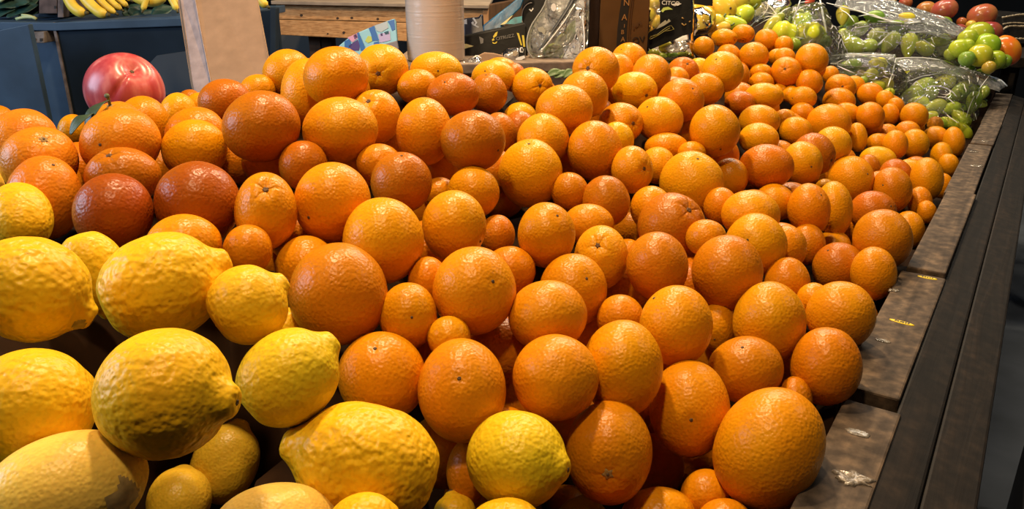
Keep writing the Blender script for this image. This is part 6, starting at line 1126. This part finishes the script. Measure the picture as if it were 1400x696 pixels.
for sg in ([(932, 24), (935, 26)], [(932, 32), (935, 35), (938, 33)], [(942, 30), (944, 29)]): tube('ochre_mark', [at(x, y, zf - .0015) for x, y in sg], [.0016] * len(sg), flat('ochre_print', (.30, .19, .05), .5), lb, o9, 6)
pillow('white_fold', [(921, 55), (935, 48), (942, 46), (942, 54), (934, 58), (926, 59)], zf - .003, .003, flat('white_film', (.6, .62, .62), .25, .6), lb, o9, 4, 4)
pillow('grey_fold', [(908, 66), (920, 58), (942, 55), (941, 66), (934, 72), (914, 73)], zf - .002, .004, film_mat('grey_fold_film', (.6, .62, .64), .35, 60, .01), lb, o9, 6, 4)
for px, py, rp_, lg, an, cc, lab, nm in ((888, 22, 9, 1.4, 80, Y1, 'lemon standing at the left of the banded bag', 'lemon'), (893, 5, 10, 1.2, 20, Y1, 'lemon at the top of the banded bag', 'lemon'), (897, 30, 7, 1.5, 65, (.6, .6, .06), 'greenish lemon half behind the black band', 'lemon'), (886, 42, 7, 1.2, 30, (.7, .46, .06), 'orange-yellow lemon above the left end of the black band', 'lemon'),
                               (893, 76, 9, 1.1, 10, (.40, .42, .04), 'yellow-green lime at the bottom left of the banded bag', 'lime'), (905, 80, 8, 1.1, 40, G2, 'green lime at the bottom of the banded bag, second from left', 'lime'), (918, 78, 8, 1.2, 10, (.16, .30, .03), 'dark green lime at the bottom middle of the banded bag', 'lime'), (934, 76, 7, 1.2, 0, (.30, .44, .05), 'bright green lime at the bottom right of the banded bag', 'lime'), (942, 80, 7, 1.2, 60, G4, 'dark lime in the bottom right corner of the banded bag', 'lime'), (910, 64, 8, 1.2, 20, (.5, .5, .05), 'yellow-green lemon just under the black band', 'lemon')):
    pepper(nm, px, py, lz, rp_, lg, an, cc, lab, nm, 'citrus in the banded bag', 'round', int(px * 3))
o10 = at(960, 4, 2.12); bs = empty('black_sign', o10, 'edge of a black sign board at the top, above the lemons', 'sign')
pv('board', [(943, -40), (975, -40), (974.5, 8.5), (943, 5)], BLK, 0, .01, bs, o10, 2.12, .001)
pv('post', [(952, -40), (958, -40), (958, -60), (952, -60)], BLK, .002, .01, bs, o10, 2.12, .001)

# loose yellow lemons and pears behind the heap ------------------------------------------------------------------
for px, py, z, rp_, lg, an, cc, lab in ((962, 28, 2.30, 17, 1.15, 80, (.72, .50, .05), 'yellow lemon in a clear wrap just right of the black-banded bag'), (953, 12, 2.36, 14, 1.1, 20, Y1, 'yellow lemon behind the wrapped one, under the black sign'), (986, 12, 2.40, 18, 1.25, -25, (.66, .55, .05), 'large yellow lemon with two dark spots'), (1006, 4, 2.46, 17, 1.2, 30, (.60, .52, .05), 'yellow-green lemon behind the dark-spotted one'),
                                  (978, 32, 2.34, 12, 1.2, 40, (.66, .5, .05), 'lemon in shadow between the wrapped and the spotted lemons'), (1017, 20, 2.44, 13, 1.3, 35, (.58, .58, .06), 'yellow-green pear beside the knotted bag'), (1003, 33, 2.36, 11, 1.9, -12, (.52, .54, .05), 'yellow-green pear lying flat above the far oranges'), (985, 40, 2.33, 10, 1.6, 20, (.72, .55, .06), 'yellow pear lying just above the farthest oranges'), (1026, 2, 2.52, 13, 1.2, 0, (.45, .5, .05), 'green-yellow lemon at the top, left of the red-tied bag')):
    o = pepper('pear' if 'pear' in lab else 'lemon', px, py, z, rp_, lg, an, cc, lab, 'pear' if 'pear' in lab else 'lemon', 'loose yellow fruit behind the heap', 'pear' if 'pear' in lab else 'round', int(px))
    if 'spots' in lab:
        for sx, sy, sr in ((994, 10.5, .0042), (994.5, 20, .005)):
            pp = at(sx, sy, z) - at(px, py, z); q = np.array([pp[0], 0, pp[2]]); h = math.sqrt(max(1e-6, (rp_ * z / F * 1.08) ** 2 - q @ q)); disc('dark_spot', q + np.array([0, -h, 0]), q + np.array([0, -h, 0]), sr, .002, SCAR, o)
ow = at(961, 30, 2.25); ww = empty('clear_wrap', ow, 'clear wrap round the lemon right of the black-banded bag', 'bag')
pillow('film', [(945, 12), (962, 8), (975, 16), (976, 34), (966, 46), (946, 50)], 2.27, .05, FILM4, ww, ow, 12, 6)

# clear bags of green produce ------------------------------------------------------------------
def dome(label, ctr, a, bb, h, ang, mat, seed, ridges=(), cat='bag', z0=None):
    """bag lying down: puffed dome over an oval footprint, crumpled, with highlights painted along its folds"""
    rng = np.random.default_rng(seed); c = np.array(ctr, float); root = empty('produce_bag', c, label, cat, 'clear bags of green produce')
    d, fs = dirs(64, 36); V = d.copy()
    m = np.abs(V[:, :2]).max(1, keepdims=True) + 1e-9; sq = V[:, :2] / (np.linalg.norm(V[:, :2], axis=1, keepdims=True) + 1e-9)
    V[:, 0] = np.sign(V[:, 0]) * np.abs(V[:, 0]) ** .75 * a; V[:, 1] = np.sign(V[:, 1]) * np.abs(V[:, 1]) ** .75 * bb; V[:, 2] = np.where(V[:, 2] > 0, V[:, 2] * h, V[:, 2] * .03)
    rid = lumps(d * 6, rng, (.5, 1.2), 1, 6); rid2 = lumps(d * 14, rng, (.5, 1.2), 1, 8)
    V += d * ((.012 * rid + .006 * (1 - np.abs(rid2)))[:, None]) * (V[:, 2:3] > 0)
    ca, sa = math.cos(ang), math.sin(ang); W = np.stack([V[:, 0] * ca - V[:, 1] * sa, V[:, 0] * sa + V[:, 1] * ca, V[:, 2]], 1)
    CV = []; CF = []
    for _ in range(80):     # highlights painted as thin pale strips following the crinkled film
        p0 = rng.normal(size=3); p0[2] = abs(p0[2]) + .15; p0 /= np.linalg.norm(p0); tg = np.cross(p0, rng.normal(size=3)); tg /= np.linalg.norm(tg); bend = rng.normal(size=3) * .12
        ln_ = rng.uniform(.06, .22); w0 = rng.uniform(.0006, .0018); prev = None
        for q in range(7):
            dd = p0 + tg * ln_ * (q / 6 - .5) + bend * (q / 6 - .5) ** 2; dd /= np.linalg.norm(dd)
            k = int(np.argmin(((d - dd) ** 2).sum(1))); nb_ = np.argsort(((d - dd) ** 2).sum(1))[:4]; wt = 1 / (((d[nb_] - dd) ** 2).sum(1) + 1e-4); pt = (W[nb_] * wt[:, None]).sum(0) / wt.sum(); pt = pt * (1 + .006 / np.linalg.norm(pt))
            w_ = w0 * math.sin(math.pi * (q + .6) / 7.2); s1_ = np.cross(dd, tg); s1_ = s1_ / np.linalg.norm(s1_); b_ = len(CV)
            CV += [pt - s1_ * w_, pt + dd * w_, pt + s1_ * w_, pt - dd * w_]
            if q: CF += [(b_ - 4 + m_, b_ - 4 + (m_ + 1) % 4, b_ + (m_ + 1) % 4, b_ + m_) for m_ in range(4)]
    nw = len(W); fo = mk('film', list(W) + CV, fs + [tuple(q + nw for q in f_) for f_ in CF], mat, root); fo.data.materials.append(FEDGE)
    for q in range(len(fs), len(fo.data.polygons)): fo.data.polygons[q].material_index = 1
    for pts, r_ in ridges: tube('fold_highlight', spline([at(*p) for p in pts], 10), [r_ * (.4 + .6 * math.sin(math.pi * (i + .5) / 10)) for i in range(10)], FEDGE, root, c, 6)
    return root
def flap(name, pts_a, pts_b, mat, root, org, n=16, m=6, seed=1, wav=.008):
    """film sheet between two edge curves, with waves"""
    A, B = spline(pts_a, n), spline(pts_b, n); rng = np.random.default_rng(seed); V = []; fs = []
    for i in range(n):
        for j in range(m): V.append(A[i] * (1 - j / (m - 1)) + B[i] * j / (m - 1))
    V = np.array(V); V += (lumps(V * 40, rng, (.8, 2), wav, 6))[:, None] * np.array([.2, -.9, .4])
    for i in range(n - 1):
        for j in range(m - 1): fs.append((i * m + j, (i + 1) * m + j, (i + 1) * m + j + 1, i * m + j + 1))
    o = mk(name, rel(V, org), fs, mat, root); s = o.modifiers.new('thick', 'SOLIDIFY'); s.thickness = .0006; return o

b1c = at(1280, 138, 2.54); b1c[2] -= .03
d1 = dome('clear bag of green peppers nearest the rail, right of the oranges', b1c, .13, .25, .135, -HEAD, FILM, 21,
          [([(1268, 118, 2.46), (1285, 118, 2.47), (1300, 124, 2.46), (1308, 132, 2.44)], .0022), ([(1355, 100, 2.6), (1340, 120, 2.52), (1328, 140, 2.45), (1321, 160, 2.38)], .0016), ([(1235, 160, 2.33), (1250, 140, 2.40), (1266, 128, 2.45)], .0016), ([(1282, 132, 2.4), (1295, 134, 2.4), (1305, 142, 2.38)], .0018), ([(1240, 112, 2.5), (1262, 104, 2.52), (1286, 100, 2.54)], .0018), ([(1310, 168, 2.3), (1298, 160, 2.32), (1288, 150, 2.34)], .0016)])
flap('mouth_flap', [at(x, y, z) for x, y, z in ((1196, 84, 2.66), (1230, 80, 2.66), (1262, 79, 2.68), (1300, 86, 2.7), (1340, 100, 2.68), (1377, 117, 2.62))], [at(x, y, z) for x, y, z in ((1200, 102, 2.55), (1235, 98, 2.55), (1270, 96, 2.56), (1305, 104, 2.56), (1335, 116, 2.54), (1366, 126, 2.54))], FILM2, d1, b1c, 18, 6, 5)
tube('fold_highlight', spline([at(x, y, z) for x, y, z in ((1196, 83, 2.65), (1230, 79.5, 2.65), (1260, 79, 2.67), (1285, 82, 2.68))], 12), [.0022] * 12, FEDGE, d1, b1c, 6)
tube('fold_highlight', spline([at(x, y, z) for x, y, z in ((1350, 103, 2.66), (1366, 110, 2.63), (1377, 118, 2.61))], 8), [.002, .0035, .005, .006, .006, .005, .003, .002], flat('blue_white_fold', (.55, .66, .80), .2, .7), d1, b1c, 6)
specs = [(1246, 132, 13, 1.4, 30, G2), (1262, 118, 12, 1.5, 15, G1), (1255, 140, 11, 1.5, -10, G3), (1278, 146, 12, 1.5, 10, G1), (1298, 148, 10, 1.7, 5, G1), (1270, 160, 8, 1.8, 15, G3), (1284, 168, 8, 1.9, -10, G1), (1300, 170, 9, 1.8, -30, G3), (1313, 162, 11, 1.6, -50, G2), (1318, 178, 10, 1.7, -60, G1), (1330, 140, 11, 1.6, 70, G4), (1308, 128, 12, 1.5, 30, G2), (1290, 112, 12, 1.6, 10, G3), (1325, 118, 11, 1.5, -20, G2), (1268, 130, 11, 1.6, 40, (.30, .44, .04)), (1344, 128, 8, 1.6, 60, G4)]
names1 = ['leftmost dark pepper', 'pepper at the back left', 'yellow-green pepper at the left', 'pepper in the front middle', 'long pepper in the middle', 'small light pepper at the front left', 'light pepper touching the front film', 'light pepper at the front right', 'dark pepper near the rail', 'pepper at the corner by the rail', 'upright dark pepper at the right', 'dark pepper right of the middle', 'light pepper at the back middle', 'dark pepper at the back right', 'pepper left of the middle', 'darkest pepper, by the blue-white fold']
for k, (px, py, rp_, lg, an, cc) in enumerate(specs): pepper('green_pepper', px, py, 2.36 + (186 - py) * .0030, rp_ * .9, lg, an, cc, names1[k] + ' in the clear bag nearest the rail', 'pepper', 'peppers in the bag nearest the rail', 'long', 100 + k)

b2c = at(1178, 104, 2.50); b2c[2] -= .03
d2 = dome('clear bag of green produce right behind the far oranges, left of the rail bag', b2c, .13, .10, .09, -.25, FILM, 22,
          [([(1137, 76, 2.52), (1160, 74.5, 2.53), (1190, 75, 2.54), (1222, 76.5, 2.54)], .0024), ([(1145, 90, 2.42), (1158, 96, 2.40), (1168, 100, 2.4)], .0018), ([(1225, 80, 2.5), (1220, 100, 2.42), (1214, 118, 2.36)], .0026), ([(1196, 92, 2.44), (1210, 84, 2.48), (1222, 78, 2.5)], .002)])
flap('mouth_flap', [at(x, y, z) for x, y, z in ((1136, 74, 2.58), (1165, 73, 2.58), (1195, 73, 2.6), (1224, 75, 2.6))], [at(x, y, z) for x, y, z in ((1134, 88, 2.47), (1165, 92, 2.45), (1195, 92, 2.45), (1218, 100, 2.43))], FILM2, d2, b2c, 14, 6, 8)
for k, (px, py, rp_, lg, an, cc, lab) in enumerate([(1163, 90, 9, 1.6, 10, G4, 'dark green pepper at the left of the bag behind the far oranges'), (1200, 88, 9, 1.4, 0, G3, 'yellow-green pepper at the top of the bag behind the far oranges'), (1188, 104, 9, 1.4, 30, G1, 'green pepper in the middle of the bag behind the far oranges'), (1200, 116, 8, 1.4, -30, G2, 'green pepper at the lower right of the bag behind the far oranges'), (1176, 112, 8, 1.3, 0, G4, 'dark pepper low in the bag behind the far oranges'), (1212, 128, 7, 1.5, 20, G2, 'green pepper beside the orange in shadow, lower end of the bag')]):
    pepper('green_pepper', px, py, 2.45 - (py - 100) * .002, rp_, lg, an, cc, lab, 'pepper', 'peppers in the bag behind the far oranges', 'long', 200 + k)

b3c = at(1212, 62, 2.86); b3c[2] -= .05
d3 = dome('wide crumpled clear bag of green produce, the middle one of the back row', b3c, .26, .16, .13, -.35, FILM, 23,
          [([(1130, 4, 2.9), (1170, 14, 2.88), (1200, 24, 2.84), (1228, 31, 2.8)], .0028), ([(1200, 12, 2.95), (1240, 24, 2.92), (1270, 42, 2.84)], .0024), ([(1242, 44, 2.78), (1270, 44, 2.78), (1300, 50, 2.76)], .0024), ([(1175, 22, 2.8), (1190, 20, 2.8), (1205, 24, 2.78)], .0024), ([(1148, 12, 2.8), (1160, 20, 2.78), (1168, 30, 2.75)], .002), ([(1200, 62, 2.7), (1212, 50, 2.74), (1222, 42, 2.78)], .0018), ([(1262, 54, 2.74), (1278, 64, 2.7)], .0026)])
flap('mouth_flap', [at(x, y, z) for x, y, z in ((1150, -12, 3.05), (1200, -4, 3.05), (1250, 10, 3.0), (1290, 24, 2.95), (1325, 40, 2.9))], [at(x, y, z) for x, y, z in ((1140, 8, 2.92), (1180, 18, 2.9), (1222, 32, 2.86), (1262, 44, 2.82), (1300, 54, 2.78))], FILM2, d3, b3c, 18, 6, 9)
for k, (px, py, rp_, lg, an, cc, lab, kd) in enumerate([(1152, 22, 9, 1.6, 85, (.42, .40, .05), 'yellow pepper at the left of the crumpled bag', 'long'), (1198, 48, 10, 1.2, 20, (.36, .44, .06), 'yellow-green round fruit in the middle of the crumpled bag', 'round'), (1165, 62, 12, 1.5, -30, G1, 'green pepper at the lower left of the crumpled bag', 'long'), (1185, 64, 10, 1.5, 15, G1, 'green pepper low in the middle of the crumpled bag', 'long'), (1150, 52, 9, 1.6, 60, G2, 'dark green pepper at the left edge of the crumpled bag', 'long'), (1216, 58, 11, 1.5, 50, G2, 'dark pepper right of the middle of the crumpled bag', 'long'), (1242, 62, 11, 1.6, 75, G3, 'light upright pepper at the right of the crumpled bag', 'long'), (1262, 66, 10, 1.5, -20, G1, 'green pepper at the lower right of the crumpled bag', 'long'), (1285, 56, 9, 1.7, 15, G2, 'long green pepper at the right end of the crumpled bag', 'long'), (1195, 24, 9, 1.5, 0, G4, 'dark green pepper high in the crumpled bag', 'long'), (1225, 36, 9, 1.5, -15, G4, 'dark pepper under the bright fold of the crumpled bag', 'long'), (1175, 40, 9, 1.4, 40, G4, 'dark pepper left of the round yellow-green fruit', 'long'), (1240, 23, 7, 1.6, -25, (.66, .48, .04), 'small yellow pepper behind the crumpled bag fold', 'long')]):
    pepper('green_pepper' if kd == 'long' else 'lime', px, py, 2.82 - (py - 60) * .003, rp_, lg, an, cc, lab, 'pepper' if kd == 'long' else 'lime', 'produce in the crumpled bag', kd, 300 + k)

b4c = at(1100, 48, 2.55); b4c[2] -= .07
d4 = dome('clear bag of shiny green bell peppers above the far oranges', b4c, .11, .10, .16, -.2, FILM, 24,
          [([(1096, -6, 2.6), (1090, 12, 2.55), (1084, 28, 2.5)], .0026), ([(1120, -6, 2.6), (1124, 14, 2.55), (1128, 34, 2.5), (1130, 44, 2.48)], .004)])
for k, (px, py, rp_, lg, an, cc, lab) in enumerate([(1072, 46, 18, .95, 70, G3, 'shiny green bell pepper at the left of the bell pepper bag'), (1108, 48, 20, .9, 80, G1, 'big shiny lobed bell pepper in front in the bell pepper bag'), (1098, 30, 14, .95, 80, G1, 'green bell pepper with a yellow stem spot behind the big lobed one'), (1085, 62, 10, 1.0, 40, G4, 'dark green pepper below the bell peppers, touching the far oranges'), (1126, 58, 9, 1.2, 20, G4, 'dark pepper at the right of the bell pepper bag'), (1055, 36, 9, 1.9, 50, (.34, .42, .06), 'long yellow-green pepper beside the knotted bag'), (1062, 30, 7, 2.2, 55, G4, 'thin dark green stalk-like pepper under the knot')]):
    o = pepper('bell_pepper' if rp_ > 12 else 'green_pepper', px, py, 2.5 - (py - 48) * .002, rp_, lg, an, cc, lab, 'pepper', 'peppers in the bell pepper bag', 'bell' if rp_ > 12 else 'long', 400 + k)
b5c = at(1040, 22, 2.62); 
k5 = empty('knotted_bag', b5c, 'knotted clear bag at the top, above the far oranges, left of the bell peppers', 'bag', 'clear bags of green produce')
pillow('film', [(1022, 8), (1030, -12), (1075, -14), (1082, 6), (1068, 22), (1062, 26), (1048, 30), (1030, 36), (1024, 24)], 2.62, .05, FILM2, k5, b5c, 31, 7)
kn = (1063, 22)
for q in ((1034, 28), (1040, 18), (1030, 38), (1082, 30), (1066, 36), (1046, 4), (1080, 10)): tube('fold_highlight', spline([at(*kn, 2.56), at((kn[0] + q[0]) / 2, (kn[1] + q[1]) / 2 - 2, 2.565), at(*q, 2.57)], 8), [.004, .0028, .002, .0018, .0016, .0014, .0012, .001], FEDGE, k5, b5c, 6)
tube('knot', [at(1061, 21, 2.555), at(1065, 23, 2.555)], [.006, .006], FEDGE, k5, b5c, 8)
tube('loop_fold', spline([at(x, y, 2.56) for x, y in ((1024, 14), (1030, 2), (1042, 0), (1050, 8), (1044, 20), (1032, 30), (1026, 36))], 16), [.0018] * 16, FEDGE, k5, b5c, 6)
for k, (px, py, rp_, lg, an, cc, lab) in enumerate([(1067, 5, 6, 1.6, 20, (.62, .12, .03), 'orange-red chilli at the top of the knotted bag'), (1106, 2, 6, 1.5, 40, (.5, .05, .03), 'red chilli at the top of the bell pepper bag'), (1060, 10, 8, 1.8, 10, (.22, .24, .10), 'dull green pepper inside the knotted bag'), (1036, 14, 8, 1.3, 60, (.40, .40, .08), 'dull yellow-green pepper at the left of the knotted bag')]):
    pepper('chilli' if 'chilli' in lab else 'green_pepper', px, py, 2.64, rp_, lg, an, cc, lab, 'pepper', 'peppers in the knotted bag', 'long', 500 + k)

rg = random.Random(77)
def extra(n, box, zf_, rp0, lab, grp):
    for _ in range(n):
        px, py = rg.uniform(box[0], box[2]), rg.uniform(box[1], box[3])
        c = rg.choice([G1, G2, G3, G4, (.30, .42, .05), (.40, .50, .07)])
        pepper('green_pepper', px, py, zf_(px, py), rp0 * rg.uniform(.8, 1.15), rg.uniform(1.3, 1.9), rg.uniform(-60, 60), c, lab, 'pepper', grp, 'long', rg.randrange(9999))
extra(26, (1215, 88, 1338, 168), lambda x, y: 2.48 + (186 - y) * .0032, 9.5, 'green pepper packed deep inside the clear bag nearest the rail', 'deep peppers in the rail bag')
extra(10, (1145, 84, 1222, 122), lambda x, y: 2.53 - (y - 100) * .002, 9, 'green pepper packed deep inside the bag behind the far oranges', 'deep peppers behind the far oranges')
extra(18, (1145, 26, 1295, 70), lambda x, y: 2.92 - (y - 60) * .003, 10, 'green pepper packed deep inside the wide crumpled bag', 'deep peppers in the crumpled bag')
extra(6, (1062, 20, 1130, 60), lambda x, y: 2.58 - (y - 48) * .002, 11, 'green pepper packed behind the bell peppers in their bag', 'deep peppers in the bell pepper bag')

# loose green fruit, tomatoes and the rest at the right back ------------------------------------------------------------------
for k, (px, py, z, rp_, col, lab) in enumerate([(1337, 50, 2.74, 20, (.30, .44, .025), 'top green fruit of the small pile by the rail, dark hollow facing left'), (1323, 52, 2.70, 13, (.34, .46, .03), 'small green fruit at the upper left of the pile by the rail'), (1349, 62, 2.68, 17, (.28, .44, .025), 'shiny green fruit in the middle of the pile by the rail'), (1311, 66, 2.66, 13, (.38, .50, .03), 'bright green fruit at the left of the pile by the rail'), (1322, 62, 2.65, 9, (.36, .46, .03), 'tiny green fruit between the two left ones of the pile'), (1340, 76, 2.62, 16, (.42, .52, .03), 'light yellow-green fruit in front of the pile by the rail'), (1360, 82, 2.64, 14, (.28, .42, .03), 'green fruit at the right foot of the pile by the rail'), (1372, 84, 2.70, 10, (.20, .32, .03), 'dark green fruit behind the right foot of the pile'), (1300, 74, 2.68, 9, G4, 'dark green fruit at the left foot of the pile, touching the film'), (1322, 80, 2.60, 11, (.16, .30, .05), 'green fruit under the film at the foot of the pile'), (1352, 92, 2.58, 9, (.42, .34, .04), 'brownish yellow small fruit at the front foot of the pile')]):
    pepper('green_apple', px, py, z, rp_, .95, 100 + 30 * math.sin(k * 2.1), col, lab, 'fruit', 'green fruit piled by the rail', 'round', 600 + k)
TOM = [(1266, 14, 3.18, 13, (.50, .19, .05), 'orange tomato at the back, left one of the pair behind the bags'), (1291, 14, 3.12, 17, (.40, .12, .055), 'red tomato at the back, right one of the pair behind the bags'), (1342.5, 22, 3.08, 18.5, (.46, .15, .05), 'red-orange tomato standing alone above the green fruit pile'), (1352, 44, 3.04, 17, (.26, .075, .045), 'dark red tomato half hidden behind the green fruit pile'), (1315, 30, 3.10, 7, (.42, .12, .03), 'small orange tomato left of the lone red-orange one'), (1328, 34, 3.06, 7, (.60, .40, .05), 'small yellow tomato directly above the green pile'), (1216, 1, 3.22, 9, (.62, .36, .03), 'small yellow-orange tomato at the top behind the crumpled bag'), (1238, 4, 3.25, 9, (.30, .10, .03), 'dull red tomato at the top left of the orange pair'), (1310, 44, 3.06, 12, (.34, .06, .04), 'red tomato seen through the bag flap left of the green pile')]
for k, (px, py, z, rp_, col, lab) in enumerate(TOM):
    pepper('tomato', px, py, z, rp_, .88, 85 + 20 * math.sin(k), col, lab, 'tomato', 'tomatoes at the right back', 'round', 700 + k)
pepper('orange', 1375, 67, 2.78, 17, 1.25, 120, (.74, .27, .02), 'single orange fruit beside the green pile against the rail', 'orange', None, 'pear', 801)
STP = flat('black_tray', (.02, .018, .016), .25, .6, .3, 30); GOLD = flat('gold_rim', (.36, .30, .20), .3, .7, .6, 300, .002)
o11 = at(1388, 45, 3.22); tr = empty('black_tray', o11, 'black tray with a shiny crinkled rim at the right edge, past the rail', 'tray')
prism('tray', pxpoly([(1370, 22), (1405, 18), (1430, 20), (1430, 60), (1372, 60)], 3.22), (0, .25, 0), STP, tr, o11, .004)
for pts, r_ in ((((1369, 42), (1380, 36), (1400, 36), (1425, 36)), .0055), (((1371, 33), (1385, 31), (1405, 32), (1425, 32)), .003), (((1383, 53), (1395, 53), (1425, 54)), .0045), (((1370, 24), (1395, 20), (1425, 20)), .004)):
    C = spline([at(x, y, 3.205) for x, y in pts], 24); rg = random.Random(int(pts[0][1])); tube('shiny_rim', C, [r_ * rg.uniform(.5, 1.2) for _ in C], GOLD, tr, o11, 8)
o12 = uvp(3.8, 0, 0); lr = empty('far_ledge', o12, 'dark wooden ledge under the black tray at the right edge', 'ledge')
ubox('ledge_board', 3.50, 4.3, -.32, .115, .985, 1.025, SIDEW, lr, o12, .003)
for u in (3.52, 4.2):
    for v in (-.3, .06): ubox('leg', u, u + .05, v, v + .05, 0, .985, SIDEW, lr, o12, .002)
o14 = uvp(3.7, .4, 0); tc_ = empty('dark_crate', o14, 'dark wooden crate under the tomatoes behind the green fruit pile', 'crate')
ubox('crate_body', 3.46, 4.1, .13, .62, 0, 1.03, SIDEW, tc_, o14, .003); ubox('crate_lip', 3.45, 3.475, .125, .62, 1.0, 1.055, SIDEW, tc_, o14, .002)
DCR = flat('grey_crate', (.055, .060, .064), .6, .3, .2, 10)
o13 = uvp(1.75, -.22, 0); gc = empty('grey_crate', o13, 'dark grey crate standing on the aisle floor beside the stall, lower right', 'crate')
for z0, z1, dd in ((0, .30, 0), (.30, .33, .012)): ubox('crate_body' if dd == 0 else 'crate_rim', 1.5 - dd, 2.1 + dd, -.62 - dd, -.16 + dd, z0, z1, DCR, gc, o13, .006)
